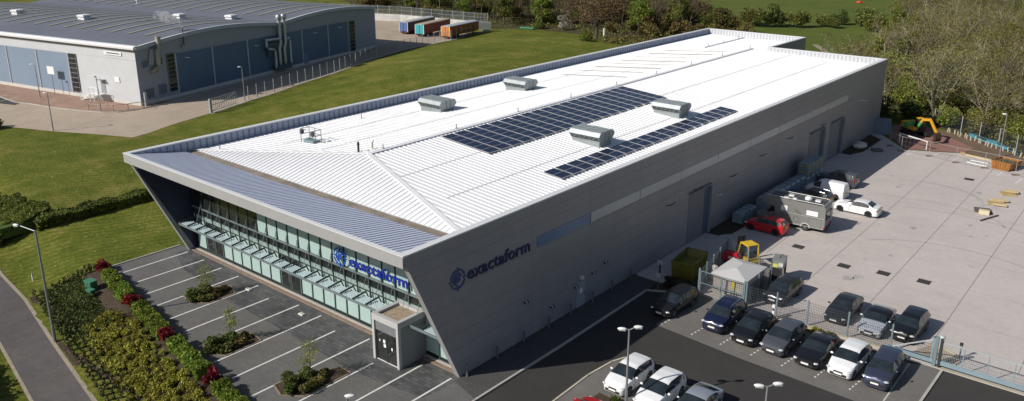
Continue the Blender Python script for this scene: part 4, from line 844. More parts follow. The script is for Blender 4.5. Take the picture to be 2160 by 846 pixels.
# trailers
def trailer(loc, rz, L, c_rear, c_side, c_roof, lab, marks):
    t = thing('semi_trailer', lab, 'trailer', loc, rz, 'trailers parked in a row')
    body = M('trailer_side'+lab[:9], c_side, .5, var=.15, scale=.4); rear = M('trailer_rear'+lab[:9], c_rear, .45, var=.1); roof = M('trailer_roof'+lab[:9], c_roof, .6, var=.2, scale=.4); blk = M('chassis_black', (.02,.02,.02), .7)
    w2 = 1.27; b = MB(); b.box(0,L,-w2,w2,.75,2.95, body); b.build('box_body', t)
    b = MB(); n = 8; prof = [(-w2-.03,2.95)]+[(w2*1.02*-math.cos(math.pi*k/n), 2.98+.26*math.sin(math.pi*k/n)) for k in range(n+1)]+[(w2+.03,2.95)]
    L0 = -.05; b.extr([(L0+.1,y,z) for y, z in prof], (L-.1,0,0), roof); b.build('roof', t)
    b = MB(); b.box(-.06,0,-w2,w2,.75,2.97, rear); b.box(-.09,-.06,-w2,-w2+.12,.7,2.97, nfas); b.box(-.09,-.06,w2-.12,w2,.7,2.97, nfas); b.box(-.09,-.06,-.04,.04,.8,2.9, blk); dr = b.build('rear_door', t)
    b = MB()
    for y in (-.6,-.3,.3,.6): b.cyl(-.1,y,.85,2.85,.025, nfas, 5)
    b.build('lock_rod', dr)
    for y in (-.95,.95): b = MB(); b.box(-.12,-.06,y-.18,y+.18,.55,.72, M('lamp_red', (.45,.02,.02), .3)); b.build('tail_light', t)
    b = MB(); b.box(.1,L,-.5,.5,.5,.74, blk); b.box(0,.12,-1.2,1.2,.42,.6, blk); b.build('chassis', t)
    for x in (1.4,2.7,4.0):
        for y in (-1.05,1.05): b = MB(); b.lathe([(.0,-.16),(.3,-.16),(.48,-.13),(.48,.13),(.3,.16),(0,.16)], blk, 14, 'Y', (x,y,.48)); b.build('wheel', t, smooth=40)
    b = MB(); b.box(L-2.4,L-2.2,-1,-.85,0,.75, blk); b.box(L-2.4,L-2.2,.85,1,0,.75, blk); b.build('landing_leg', t)
    if marks:
        b = MB(); mc = M('trailer_mark'+lab[:9], marks, .5); 
        for s in (-1,1):
            y = s*(w2+.006); 
            for x0, x1, z0, z1 in ((4.6,5.2,1.5,2.2),(5.0,5.7,1.8,2.5),(5.5,6.1,1.4,2.0)): b.add([(x0,y,z0),(x1,y,z0+.2),(x1-.1,y,z1),(x0+.2,y,z1-.1)], [(0,1,2,3)], mc)
            for k in range(9): b.add([(6.6+.42*k,y,1.75),(6.9+.42*k,y,1.75),(6.9+.42*k,y,2.0),(6.6+.42*k,y,2.0)], [(0,1,2,3)], mc)
        b.build('side_graphic', t)
    return t
dirr = math.atan2(16.5,-5.0)
trailer((-123.0,109.0,.03), math.atan2(14.6,-3.8), 13.4, (.07,.14,.36), (.05,.055,.065), (.42,.42,.41), 'grey blue curtain-side trailer with blue rear door', None)
trailer((-116.6,108.4,.03), math.atan2(15.4,-4.2), 13.4, (.02,.40,.46), (.20,.045,.03), (.42,.34,.25), 'dark red trailer with turquoise rear door', None)
trailer((-109.0,109.8,.03), math.atan2(14.6,-3.0), 13.4, (.62,.22,.03), (.34,.085,.02), (.36,.39,.42), 'orange trailer with pale graphic on its side', (.55,.42,.30))
b = MB(); pg = MATS['palisade_grey']
for k in range(12): b.cbox((-112.4+.3*k,125.8+.06*k,1.3), (.1,.1,2.6), pg)
b.beam((-112.4,125.8,2.4),(-109,126.5,2.4), .1, .1, pg); b.beam((-112.4,125.8,.4),(-109,126.5,.4), .1, .1, pg)
one(b, 'steel_gate', 'grey upright-barred steel gate behind the orange trailer', 'gate', (-111,126,0))
# ------------------------------------------------------------------ vehicles
tyre = M('tyre_rubber', (.018,.018,.019), .8, var=.2); rimm = M('alloy_rim', (.36,.37,.38), .3, .8); rimd = M('dark_rim', (.05,.05,.055), .35, .6)
cglass = M('car_glass', (.016,.022,.024), .06, var=.5, scale=2.2, spec=1.0, coat=.4); ctrim = M('car_trim', (.02,.02,.022), .6); hlamp = M('headlamp', (.62,.65,.68), .08, .3); tlamp = M('tail_lamp', (.36,.012,.015), .15)
plate_w = M('plate_white', (.72,.72,.70), .5); plate_y = M('plate_yellow', (.62,.48,.06), .5); chrome = M('chrome', (.65,.66,.68), .12, .95)
def lerp_keys(keys, x):
    # keys sorted by descending x; smooth monotone interpolation
    if x >= keys[0][0]: return keys[0][1]
    for (xa, a), (xb, b) in zip(keys[:-1], keys[1:]):
        if xa >= x >= xb:
            t = (xa-x)/(xa-xb) if xa != xb else 0; return a+(b-a)*t
    return keys[-1][1]
STY = {   # normalised: x in half-lengths; heights in metres
 'hatch': dict(L=3.92, W=1.69, wb=2.46, top=[(1,.52),(.985,.66),(.93,.76),(.80,.86),(.50,.98),(.13,1.37),(-.06,1.45),(-.50,1.44),(-.80,1.36),(-.945,1.0),(-.985,.86),(-1,.50)], belt=[(1,.6),(.5,.95),(-.5,1.0),(-1,1.02)], ws=(.50,.12), rw=(-.80,-.945), sg=(.36,-.78), bp=-.16),
 'suv':   dict(L=4.25, W=1.78, wb=2.62, top=[(1,.55),(.985,.78),(.93,.92),(.80,1.0),(.50,1.08),(.20,1.50),(.0,1.60),(-.5,1.60),(-.84,1.53),(-.96,1.06),(-.985,.90),(-1,.55)], belt=[(1,.7),(.5,1.05),(-.5,1.1),(-1,1.13)], ws=(.50,.19), rw=(-.84,-.955), sg=(.38,-.82), bp=-.14),
 'estate':dict(L=4.35, W=1.72, wb=2.6, top=[(1,.5),(.985,.64),(.93,.73),(.80,.82),(.46,.95),(.14,1.34),(-.05,1.42),(-.55,1.42),(-.86,1.35),(-.965,.98),(-.99,.82),(-1,.5)], belt=[(1,.6),(.46,.92),(-.5,.97),(-1,.99)], ws=(.46,.13), rw=(-.86,-.96), sg=(.34,-.84), bp=-.14),
 'sedan': dict(L=4.5, W=1.76, wb=2.80, top=[(1,.48),(.985,.63),(.93,.73),(.80,.82),(.40,.93),(.10,1.32),(-.08,1.40),(-.35,1.39),(-.52,1.31),(-.74,1.05),(-.80,1.03),(-.96,.98),(-.985,.80),(-1,.48)], belt=[(1,.6),(.4,.90),(-.5,.96),(-1,.95)], ws=(.40,.10), rw=(-.50,-.74), sg=(.28,-.60), bp=-.16),
 'coupe': dict(L=4.3, W=1.76, wb=2.65, top=[(1,.46),(.985,.60),(.93,.69),(.80,.77),(.38,.88),(.06,1.24),(-.12,1.31),(-.35,1.29),(-.55,1.20),(-.84,.97),(-.96,.93),(-.985,.78),(-1,.46)], belt=[(1,.58),(.38,.86),(-.5,.92),(-1,.92)], ws=(.38,.07), rw=(-.48,-.82), sg=(.26,-.58), bp=-.2),
 'van':   dict(L=4.2, W=1.78, wb=2.7, top=[(1,.60),(.985,.80),(.92,.95),(.72,1.10),(.38,1.66),(.22,1.76),(-.5,1.78),(-.90,1.77),(-.965,1.70),(-.99,1.2),(-1,.55)], belt=[(1,.7),(.7,1.06),(0,1.08),(-1,1.1)], ws=(.70,.36), rw=None, sg=(.56,.20), bp=None),
}
def halfw(st, u):
    W = st['W']/2
    k = [(1,.62),(.985,.74),(.94,.87),(.82,.955),(.6,1.0),(-.7,1.0),(-.9,.96),(-.975,.88),(-1,.74)] if st is not STY['van'] else [(1,.66),(.97,.82),(.9,.93),(.7,1),(-.9,1.0),(-.98,.985),(-1,.96)]
    return W*lerp_keys(k, u)
def car_parts(t, sty, paint, rim='alloy', roofcol=None, rails=False, plate='front', hi=1.):
    st = STY[sty]; L2 = st['L']/2; wb = st['wb']/2; off = .04; Rw = .315 if sty != 'suv' else .345; Ra = Rw+.055
    us = {k[0] for k in st['top']} | {st['ws'][0], st['ws'][1]}
    us |= set(st['rw'] or ()) | set(st['sg'])
    for xc in (wb+off, -wb+off):
        for a in range(0, 181, 18): us.add((xc+Ra*math.cos(math.radians(a)))/L2)
    if st['bp'] is not None: us |= {st['bp']+.022, st['bp']-.022}
    us |= {-1+.125*i for i in range(17)}
    us = sorted([u for u in us if -1 <= u <= 1], reverse=True)
    cl = [us[0]]
    for u in us[1:]:
        if cl[-1]-u > .007 or u in st['sg'] or u in st['ws']: cl.append(u)
    us = cl
    rows = []; 
    for u in us:
        x = u*L2; w = halfw(st, u); zt = lerp_keys(st['top'], u); zb = min(lerp_keys(st['belt'], u), zt-.03)
        zl = .19+.05*max(0, abs(u)-.85)/.15
        for xc in (wb+off, -wb+off):
            if abs(x-xc) < Ra: zl = max(zl, Rw+math.sqrt(max(0, Ra*Ra-(x-xc)**2))-.01)
        zl = min(zl, zb-.06); gh = zt-zb; wr = w*.955-gh*.40 if gh > .1 else w*.93
        zm = max(zl+.01, min(.47, zb-.04)); z2 = max(zm+.01, min(zb-.09, zb*.80))
        rows.append([(x,0,zl),(x,w*.62,zl),(x,w*.955,zl),(x,w*.992,zm),(x,w,z2),(x,w*.962,zb),(x,wr,zt-.045 if gh > .1 else zt-.018),(x,wr-.10 if gh > .1 else w*.8,zt-.004),(x,w*.38,zt+.012),(x,0,zt+.018)])
    K = len(rows[0]); body = MB(); ws = MB(); rw = MB(); sl = MB(); sr = MB()
    def put(i, k, s):
        ua, ub = us[i], us[i+1]; um = (ua+ub)/2
        q = [rows[i][k], rows[i+1][k], rows[i+1][k+1], rows[i][k+1]]; q = [(x, y*s, z) for x, y, z in q]
        if s > 0: q = q[::-1]
        tgt, m = body, paint
        zc = sum(p[2] for p in q)/4
        if k <= 1: m = ctrim
        elif k == 5 and st['sg'][1] < um < st['sg'][0] and rows[i][6][2]-rows[i][5][2]+rows[i+1][6][2]-rows[i+1][5][2] > .12:
            if st['bp'] is not None and abs(um-st['bp']) < .02: m = ctrim
            else: tgt = sl if s > 0 else sr; m = cglass
        elif k >= 6 and st['ws'][1] < um < st['ws'][0]: 
            if k >= 7 or True: tgt, m = ws, cglass
        elif st['rw'] and k >= 7 and st['rw'][1] < um < st['rw'][0]: tgt, m = rw, cglass
        elif k == 2 and zc < .34: m = ctrim if sty == 'suv' else paint
        elif k >= 6 and roofcol is not None and (st['rw'][0] if st['rw'] else -1) <= um <= st['ws'][1]: m = roofcol
        tgt.add(q, [(0,1,2,3)], m)
    for i in range(len(us)-1):
        for k in range(K-1):
            for s in (1,-1): put(i, k, s)
    for ri, flip in ((0,0),(len(us)-1,1)):
        pts = [(x,y,z) for x,y,z in rows[ri]]+[(x,-y,z) for x,y,z in rows[ri][1:-1][::-1]]
        body.add(pts, [tuple(range(len(pts)))[::-1] if not flip else tuple(range(len(pts)))], paint if ri else paint)
    def weld(mb, n, ang=34):
        o = mb.build(n, t)
        import bmesh
        bm = bmesh.new(); bm.from_mesh(o.data); bmesh.ops.remove_doubles(bm, verts=bm.verts, dist=.0012); bmesh.ops.recalc_face_normals(bm, faces=bm.faces) if n == 'body' else None; bm.to_mesh(o.data); bm.free()
        o.data.polygons.foreach_set('use_smooth', [True]*len(o.data.polygons))
        o.data.set_sharp_from_angle(angle=math.radians(ang)); return o
    bo = weld(body, 'body')
    for mb, n in ((ws,'windscreen'),(rw,'rear_window'),(sl,'side_window'),(sr,'side_window')):
        if mb.v: weld(mb, n)
    # seams of the doors and bonnet as thin dark lines
    d = MB(); w0 = st['W']/2
    for u in [x for x in (st['sg'][0]-.02, st['bp'], -.52 if sty not in ('van',) else -.05) if x is not None]:
        for s in (1,-1):
            w = halfw(st, u); zb = lerp_keys(st['belt'], u)
            d.beam((u*L2, s*(w*.990), .3), (u*L2, s*(w+.001), zb*.8), .012, .012, ctrim); d.beam((u*L2, s*(w+.001), zb*.8), (u*L2, s*(w*.966+.001), zb-.01), .012, .012, ctrim)
    d.build('door_seam', t)
    d = MB(); zf = .50 if sty != 'suv' else .62
    d.cbox((L2-.02,0,zf-.14), (.10,st['W']*.62,.16), ctrim); d.cbox((L2-.005,0,zf+.04), (.06,st['W']*.34,.10), ctrim); d.build('grille', t)
    d = MB(); d.cbox((L2+.035,0,zf-.06), (.02,.5,.115), plate_w); d.build('number_plate', t)
    d = MB(); d.cbox((-L2-.012,0,.80 if sty in ('hatch','suv','van','estate') else .72), (.02,.5,.115), plate_y); d.build('number_plate', t)
    hz = lerp_keys(st['top'], .93)-.10
    for s in (1,-1):
        d = MB(); d.ell((L2*.935, s*st['W']*.385, hz), (.15,.17,.065), hlamp, 12, 6); d.build('headlight', t, smooth=60)
        d = MB(); zz = {'hatch':.96,'suv':1.02,'estate':.93,'sedan':.83,'coupe':.80,'van':1.0}[sty]; hh = .2 if sty in ('van','suv','estate') else .12
        d.ell((-L2*.955, s*st['W']*.40, zz-.05), (.09,.14,hh), tlamp, 12, 6); d.build('tail_light', t, smooth=60)
        um = st['sg'][0]-.03; w = halfw(st, um); zb = lerp_keys(st['belt'], um)
        d = MB(); d.ell((um*L2-.02, s*(w+.10), zb+.06), (.07,.11,.075), paint, 10, 6); d.build('wing_mirror', t, smooth=60)
        if rails: d = MB(); d.tube([(.12*L2, s*w0*.66, lerp_keys(st['top'], .1)+.02),(.0, s*w0*.66, lerp_keys(st['top'], 0)+.05),(-.75*L2, s*w0*.66, lerp_keys(st['top'], -.75)+.05)], .018, chrome, 6); d.build('roof_rail', t)
    for xc in (wb+off, -wb+off):
        for s in (1,-1):
            yc = s*(st['W']/2-.115)
            wm = MB(); wm.lathe([(Rw*.62,-.10),(Rw*.93,-.105),(Rw,-.07),(Rw,.07),(Rw*.93,.105),(Rw*.62,.10)], tyre, 20, 'Y', (xc,yc,Rw)); wo = wm.build('wheel', t, smooth=40)
            wm = MB(); rmat = rimm if rim == 'alloy' else rimd
            wm.lathe([(Rw*.66,s*.10),(Rw*.60,s*.085),(Rw*.60,s*.02),(0,s*.02)], ctrim, 16, 'Y', (xc,yc,Rw)); wm.lathe([(Rw*.68,s*.098),(Rw*.66,s*.108),(Rw*.58,s*.10),(Rw*.58,s*.08)], rmat, 18, 'Y', (xc,yc,Rw))
            for k in range(5):
                a = 2*math.pi*k/5+.3; wm.beam((xc+.03*math.cos(a),yc+s*.085,Rw+.03*math.sin(a)),(xc+Rw*.62*math.cos(a),yc+s*.09,Rw+Rw*.62*math.sin(a)), .055, .03, rmat)
            wm.ell((xc,yc+s*.09,Rw), (.05,.02,.05), rmat, 8, 4); wm.build('rim', wo, smooth=40)
    return t
def paintm(name, col, metal=.25): return M(name, col, .28, metal, var=.03, scale=.6, coat=.35)
PW = paintm('paint_white', (.74,.75,.76), 0); PB = paintm('paint_black', (.010,.010,.012), .1); PN = paintm('paint_navy', (.012,.018,.050)); PG = paintm('paint_grey', (.12,.125,.145), .5); PBG = paintm('paint_slate', (.065,.075,.12), .5); PS = paintm('paint_silver', (.40,.43,.48), .5); PR = paintm('paint_red', (.48,.015,.018), 0); PD = paintm('paint_dark_grey', (.03,.032,.036), .4); PSL = paintm('paint_pale_silver', (.52,.55,.60), .3)
ROWG = 'cars parked in the front row of the car park'; NF = 'cars parked behind the yard fence'
def car(lab, sty, x, y, deg, paint, z=.016, grp=None, sc=1., **k):
    t = thing('parked_car' if sty != 'van' else 'parked_van', lab, 'car' if sty != 'van' else 'van', (x,y,z), math.radians(deg), grp); car_parts(t, sty, paint, **k)
    if sc != 1.: t.scale = (sc,)*3
    return t
car('black estate car alone in the corner where the shadow ends', 'estate', 5.72, 17.95, -93, PB, .016)
car('dark navy off-roader with silver roof rails, first of the row beside the kiosk', 'suv', 9.70, 18.15, -88, PN, grp=ROWG, rails=True)
car('black hatchback between the navy off-roader and the grey car', 'hatch', 12.2, 17.7, -90, PB, grp=ROWG, sc=1.04)
car('mid grey hatchback beside the white post, in the front row', 'hatch', 14.45, 17.75, -92, PG, grp=ROWG, sc=1.05)
car('low black coupe in the front row between grey and white cars', 'coupe', 16.82, 17.75, -90, PB, grp=ROWG)
car('white small hatchback in the front row next to the black coupe', 'hatch', 19.0, 17.75, -91, PW, grp=ROWG, sc=1.02)
car('slate blue off-roader, last of the front row by the pale kerb', 'suv', 21.15, 17.9, -88, PBG, grp=ROWG, sc=.96)
car('white hatchback behind the twin lamp, nearest the shadow', 'hatch', 8.83, 6.55, -90, PW, .052)
car('white hatchback at the bottom edge with a raised roof', 'hatch', 11.32, 6.2, -90, PW, .052, sc=1.03)
car('silver coupe cut by the bottom edge, right of the white hatchbacks', 'coupe', 13.75, 6.3, -90, PS, .052)
car('bright red car just showing its roof at the bottom edge', 'hatch', 9.15, .9, 90, PR, .052)
car('dark off-roader in front of the steel rack inside the yard fence', 'suv', 11.35, 25.1, -92, PD, .03, NF, sc=.95)
car('black saloon behind the yard fence left of the silver coupe', 'sedan', 16.05, 25.2, -90, PD, .03, NF, sc=.97)
car('pale silver coupe with black roof behind the yard fence', 'coupe', 18.6, 24.75, -88, PSL, .03, NF, roofcol=PB)
car('black hatchback behind the sliding gate, right of the silver coupe', 'suv', 20.75, 25.3, -91, PB, .03, NF, sc=.96)
car('red hatchback nose to the wall beside the motorhome', 'hatch', 4.25, 38.15, 180, PR, .03, rim='dark')
car('white saloon parked on its own in the sunny yard', 'sedan', 9.15, 49.0, 180, PW, .03, rim='dark')
car('black car half hidden between the motorhome and the black estate', 'hatch', 3.4, 47.0, 176, PB, .03)
car('black estate with bright roof rails beside the white van', 'estate', 4.3, 49.3, 176, PB, .03, rails=True)
car('small white van facing the wall of panel packs', 'van', 4.85, 52.2, 178, PW, .03)
car('dark grey off-roader on the far side of the white van', 'suv', 4.4, 57.0, 178, PG, .03)
# stickers on the windscreen of the navy car are left to glass; motorhome
t = thing('motorhome', 'grey motorhome with overcab and white roof dome, parked behind the red hatchback', 'motorhome', (5.75,41.5,.03), math.radians(184))
mg = M('motorhome_grey', (.225,.225,.215), .4, .2, var=.04); mgl = M('motorhome_trim', (.50,.50,.48), .4); mgd = M('motorhome_dark', (.07,.07,.075), .5)
b = MB(); w2 = 1.12; prof = [(-2.95,.42),(-3.05,.9),(-3.0,2.55),(-2.85,2.72),(2.6,2.78),(3.0,2.68),(3.12,2.45),(3.0,2.12),(2.05,1.98),(1.75,1.75),(1.7,.42)]
b.extr([(x,w2,z) for x,z in prof][::-1], (0,-2*w2,0), mg); b.build('body', t, recalc=True)
b = MB(); cabp = [(1.7,.40),(1.7,1.95),(2.15,1.98),(2.75,1.22),(3.25,1.05),(3.42,.8),(3.42,.40)]; b.extr([(x,1.0,z) for x,z in cabp][::-1], (0,-2.0,0), mg); b.build('cab', t, recalc=True)
b = MB(); b.add([(2.18,.92,1.97),(2.78,.92,1.23),(2.78,-.92,1.23),(2.18,-.92,1.97)], [(3,2,1,0)], cglass); o = b.build('windscreen', t); o.location = (.01,0,.01)
for s in (1,-1):
    b = MB(); b.add([(1.85,s*1.005,1.25),(2.65,s*1.005,1.2),(2.15,s*1.005,1.85),(1.85,s*1.005,1.85)], [(0,1,2,3)], cglass); b.build('side_window', t)
    for x0, x1, z0, z1 in ((-2.35,-1.25,1.62,2.12),(.55,1.2,1.62,2.16)):
        b = MB(); b.box(x0-.04,x1+.04,s*w2-.012,s*w2+.012,z0-.04,z1+.04, mgd); wo = b.build('side_window', t); b = MB(); b.box(x0,x1,s*w2-.02,s*w2+.02,z0,z1, M('blind_white', (.72,.73,.76), .3)); b.build('blind', wo)
    b = MB(); 
    for x0, x1, z0, z1 in ((-2.7,-1.5,.55,1.4),(-.6,-.1,.72,1.25),(.2,1.1,.72,1.2)):
        for a, c2 in (((x0,z0),(x1,z0)),((x1,z0),(x1,z1)),((x1,z1),(x0,z1)),((x0,z1),(x0,z0))): b.beam((a[0],s*(w2+.004),a[1]),(c2[0],s*(w2+.004),c2[1]), .018, .018, mgd)
    b.build('locker_door', t)
    b = MB(); b.beam((-2.95,s*(w2+.005),1.5),(1.7,s*(w2+.005),1.5), .05, .02, mgl); b.beam((-2.95,s*(w2+.006),.5),(1.7,s*(w2+.006),.46), .12, .02, mgl)
    for k in range(3): b.beam((-.85+.18*k,s*(w2+.006),1.62+.14*k),(-.35+.14*k,s*(w2+.006),1.64+.14*k), .05, .015, ctrim)
    b.build('side_stripe', t)
    b = MB(); b.box(-3.08,-2.98,s*.95-.12,s*.95+.12,.55,.85, tlamp); b.build('tail_light', t)
    b = MB(); b.tube([(-2.8,s*1.0,2.74),(-2.7,s*1.0,2.86),(2.5,s*1.0,2.9),(2.7,s*1.0,2.78)], .035, mgl, 6); b.build('roof_rail', t)
    for xc in (-1.25,2.45):
        b = MB(); b.lathe([(.2,-.12),(.33,-.12),(.35,-.08),(.35,.08),(.33,.12),(.2,.12)], tyre, 18, 'Y', (xc,s*1.02,.35)); wo = b.build('wheel', t, smooth=40); b = MB(); b.lathe([(.22,s*.12),(.18,s*.09),(0,s*.09)], ctrim, 16, 'Y', (xc,s*1.02,.35))
        for k in range(8): a = k*math.pi/4; b.beam((xc,s*1.12,.35),(xc+.21*math.cos(a),s*1.14,.35+.21*math.sin(a)), .05, .03, rimm)
        b.build('rim', wo)
        b = MB(); pr = [(xc+.46*math.cos(math.radians(a)),.35+.46*math.sin(math.radians(a))) for a in range(0,181,15)]+[(xc+.38*math.cos(math.radians(a)),.35+.38*math.sin(math.radians(a))) for a in range(180,-1,-15)]; b.extr([(x,s*w2,z) for x,z in pr], (0,s*.03,0), mgl); b.build('wheel_arch', t)
    b = MB(); b.ell((2.35,s*1.2,1.35), (.1,.14,.2), ctrim, 8, 5); b.build('wing_mirror', t)
    b = MB(); b.ell((3.36,s*.75,.85), (.1,.16,.1), hlamp, 10, 5); b.build('headlight', t)
b = MB(); b.box(-2.6,2.4,-.85,.85,2.74,2.785, mgd); b.box(1.2,2.2,-.7,.7,2.79,2.84, M('solar_dark', (.02,.025,.05), .2)); b.build('roof_deck', t)
for x, y, dx, dy, dz, n in ((.6,.55,.5,.4,.1,'roof_box'),(.4,-.5,.5,.5,.1,'roof_light'),(-2.2,-.3,.5,.5,.12,'roof_light'),(-.1,.5,.35,.3,.12,'roof_box')): b = MB(); b.box(x,x+dx,y,y+dy,2.79,2.80+dz, MATS['blind_white']); b.box(x+.05,x+dx-.05,y+.05,y+dy-.05,2.8+dz,2.83+dz, mgl); b.build(n, t)
b = MB(); b.ell((-1.0,-.1,2.86), (.36,.36,.28), MATS['blind_white'], 16, 8); b.cyl(-1.0,-.1,2.74,2.8,.3, mgl, 12); b.build('satellite_dome', t, smooth=60)
b = MB(); b.box(-3.07,-3.03,-.95,.95,1.35,2.1, cglass); b.build('rear_window', t); b = MB(); b.tube([(-3.12,-.9,.9),(-3.14,-.9,2.8),(-2.9,-.9,2.85)], .025, mgl, 6); b.tube([(-3.12,-.5,.9),(-3.14,-.5,2.8),(-2.9,-.5,2.85)], .025, mgl, 6)
for k in range(7): b.tube([(-3.13,-.9,1.0+.25*k),(-3.13,-.5,1.0+.25*k)], .02, mgl, 5)
b.build('ladder', t); b = MB(); b.box(-3.02,1.7,-1.0,1.0,.3,.44, ctrim); b.build('chassis', t)
# forklift
t = thing('forklift', 'yellow forklift truck with black mast, half in shade', 'forklift', (6.35,29.2,.03), math.radians(150)); fy = M('forklift_yellow', (.62,.42,.03), .4, var=.06); fb = M('forklift_black', (.02,.02,.02), .6)
b = MB(); prof = [(-1.25,.35),(-1.3,.8),(-1.1,1.0),(-.3,1.0),(-.25,.6),(.7,.55),(.8,.35)]; b.extr([(x,.55,z) for x,z in prof][::-1], (0,-1.1,0), fy); b.build('body', t, recalc=True)
b = MB(); b.box(-.8,-.2,-.35,.35,1.0,1.1, fb); b.box(-.85,-.72,-.35,.35,1.1,1.55, fb); b.build('seat', t)
b = MB()
for y in (-.5,.5): b.beam((.65,y,.6),(.25,y,2.1), .09, .09, fy); b.beam((-.95,y,.95),(-.8,y,2.1), .09, .09, fy); b.beam((-.85,y,2.1),(.3,y,2.1), .1, .09, fy)
for k in range(6): b.box(-.8+.2*k,-.72+.2*k,-.5,.5,2.09,2.14, fy)
b.box(-.82,.28,-.52,.52,2.12,2.15, fy); b.build('overhead_guard', t)
b = MB()
for y in (-.35,.35): b.box(.9,1.05,y-.06,y+.06,.1,2.35, fb)
for z in (.4,1.2,2.25): b.box(.92,1.03,-.35,.35,z,z+.1, fb)
b.box(.98,1.02,-.3,.3,.5,2.2, M('mast_chain', (.05,.05,.05), .6)); b.build('mast', t); 
for y in (-.25,.25): b = MB(); b.box(1.06,2.1,y-.06,y+.06,.08,.13, fb); b.box(1.05,1.12,y-.06,y+.06,.08,.6, fb); b.build('fork', t)
for xc in (.45,-.85):
    for s in (1,-1): b = MB(); b.lathe([(0,-.11),(.24,-.11),(.28,-.08),(.28,.08),(.24,.11),(0,.11)], tyre, 14, 'Y', (xc,s*.5,.28)); b.build('wheel', t, smooth=40)
b = MB(); b.tube([(-.15,0,.9),(.1,0,1.25)], .025, fb, 6); b.lathe([(.16,0),(.18,.02),(.16,.04)], fb, 12, 'Z', (.1,0,1.24)); b.build('steering_wheel', t)
# excavator
t = thing('excavator', 'yellow excavator with green covers, its arm bent down onto the red soil', 'excavator', (4.7,85.5,.05), math.radians(-36)); t.scale = (.93,)*3; ey = M('excavator_yellow', (.60,.31,.02), .45, var=.1); eg = M('excavator_green', (.07,.33,.10), .5, var=.1)
for s in (1,-1):
    b = MB(); pr = [(-1.5,.05),(-1.75,.3),(-1.6,.6),(1.6,.6),(1.75,.3),(1.5,.05)]; b.extr([(x,s*.95-.22,z) for x,z in pr], (0,.44,0), fb); b.build('track', t, recalc=True)
b = MB(); b.box(-1.6,1.0,-1.05,1.05,.72,1.0, fb); b.box(-1.7,-.3,-1.05,1.05,1.0,1.75, eg); b.box(-1.72,-1.2,-1.06,1.06,1.0,1.9, ey); b.box(-.3,.9,-1.05,-.3,1.0,1.4, ey); b.build('upper_body', t)
b = MB(); b.extr([(-.25,1.05,1.0),(-.25,1.05,2.55),(.6,1.05,2.55),(.95,1.05,1.7),(.95,1.05,1.0)][::-1], (0,-.95,0), fb); b.build('cab', t, recalc=True); b = MB(); b.add([(-.1,1.055,1.5),(.8,1.055,1.6),(.5,1.055,2.4),(-.1,1.055,2.4)], [(0,1,2,3)], cglass); b.build('side_window', t); b = MB(); b.box(-.3,.65,.08,1.07,2.55,2.62, ey); b.build('cab_roof', t)
b = MB(); b.beam((.8,-.3,1.3),(1.5,-.3,2.3), .24, .38, eg); b.beam((1.5,-.3,2.3),(1.9,-.3,2.9), .25, .38, ey); b.beam((1.8,-.3,2.8),(3.3,-.3,3.1), .26, .36, ey); b.build('boom', t)
b = MB(); b.beam((3.1,-.3,3.2),(4.75,-.3,1.5), .22, .32, ey); b.build('dipper_arm', t); b = MB(); b.tube([(1.2,-.3,2.3),(2.5,-.3,3.3)], .06, chrome, 8); b.tube([(2.4,-.3,3.3),(3.2,-.3,3.4)], .06, fb, 8); b.build('hydraulic_ram', t)
b = MB(); pr = [(4.7,1.6),(5.15,1.35),(5.3,.8),(5.05,.35),(4.55,.25),(4.45,.45),(4.8,.6),(4.75,1.1)]; b.extr([(x,-.8,z) for x,z in pr], (0,1.0,0), M('bucket_rust', (.05,.03,.022), .7, var=.3)); b.build('bucket', t, recalc=True)
# ------------------------------------------------------------------ yard furniture
# kiosk with hipped roof
t = thing('electricity_kiosk', 'pale grey kiosk with shallow hipped roof inside the mesh enclosure', 'kiosk', (8.3,24.3,.03), world=True)
kw = M('kiosk_wall', (.34,.32,.29), .7, var=.08); kr = M('kiosk_roof', (.46,.46,.46), .7, var=.06); x0,x1,y0,y1 = 6.95,9.62,21.75,25.3
b = MB(); b.box(x0,x1,y0,y1,.03,1.95, kw); b.build('wall', t)
b = MB(); e = .14; mx_, my_ = (x0+x1)/2, (y0+y1)/2; b.box(x0-e,x1+e,y0-e,y1+e,1.95,2.1, kr); b.add([(x0-e,y0-e,2.1),(x1+e,y0-e,2.1),(x1+e,y1+e,2.1),(x0-e,y1+e,2.1),(mx_,my_-.6,2.46),(mx_,my_+.6,2.46)], [(0,1,4),(1,2,5,4),(2,3,5),(3,0,4,5)], kr); b.build('roof', t)
b = MB(); kd = M('kiosk_louvre', (.40,.38,.35), .6)
for k in range(9): b.box(x0+.15,x1-.12,y0-.03,y0-.002,.2+k*.19,.33+k*.19, kd)
b.build('door', t); b = MB(); b.box(8.55,8.75,y0-.05,y0-.031,1.15,1.75, M('warning_yellow', (.62,.50,.03), .5)); b.build('warning_sign', t); b = MB(); b.box(8.76,8.84,y0-.06,y0-.031,.3,1.75, M('rust_bar', (.12,.08,.06), .7)); b.build('lock_bar', t)
b = MB(); 
for zz in (.62,.86): b.box(8.5,9.05,y0-.05,y0-.032,zz,zz+.05, ctrim)
for xx in (8.5,8.76,9.0): b.box(xx,xx+.05,y0-.05,y0-.032,.62,.9, ctrim)
b.build('door_plate', t)
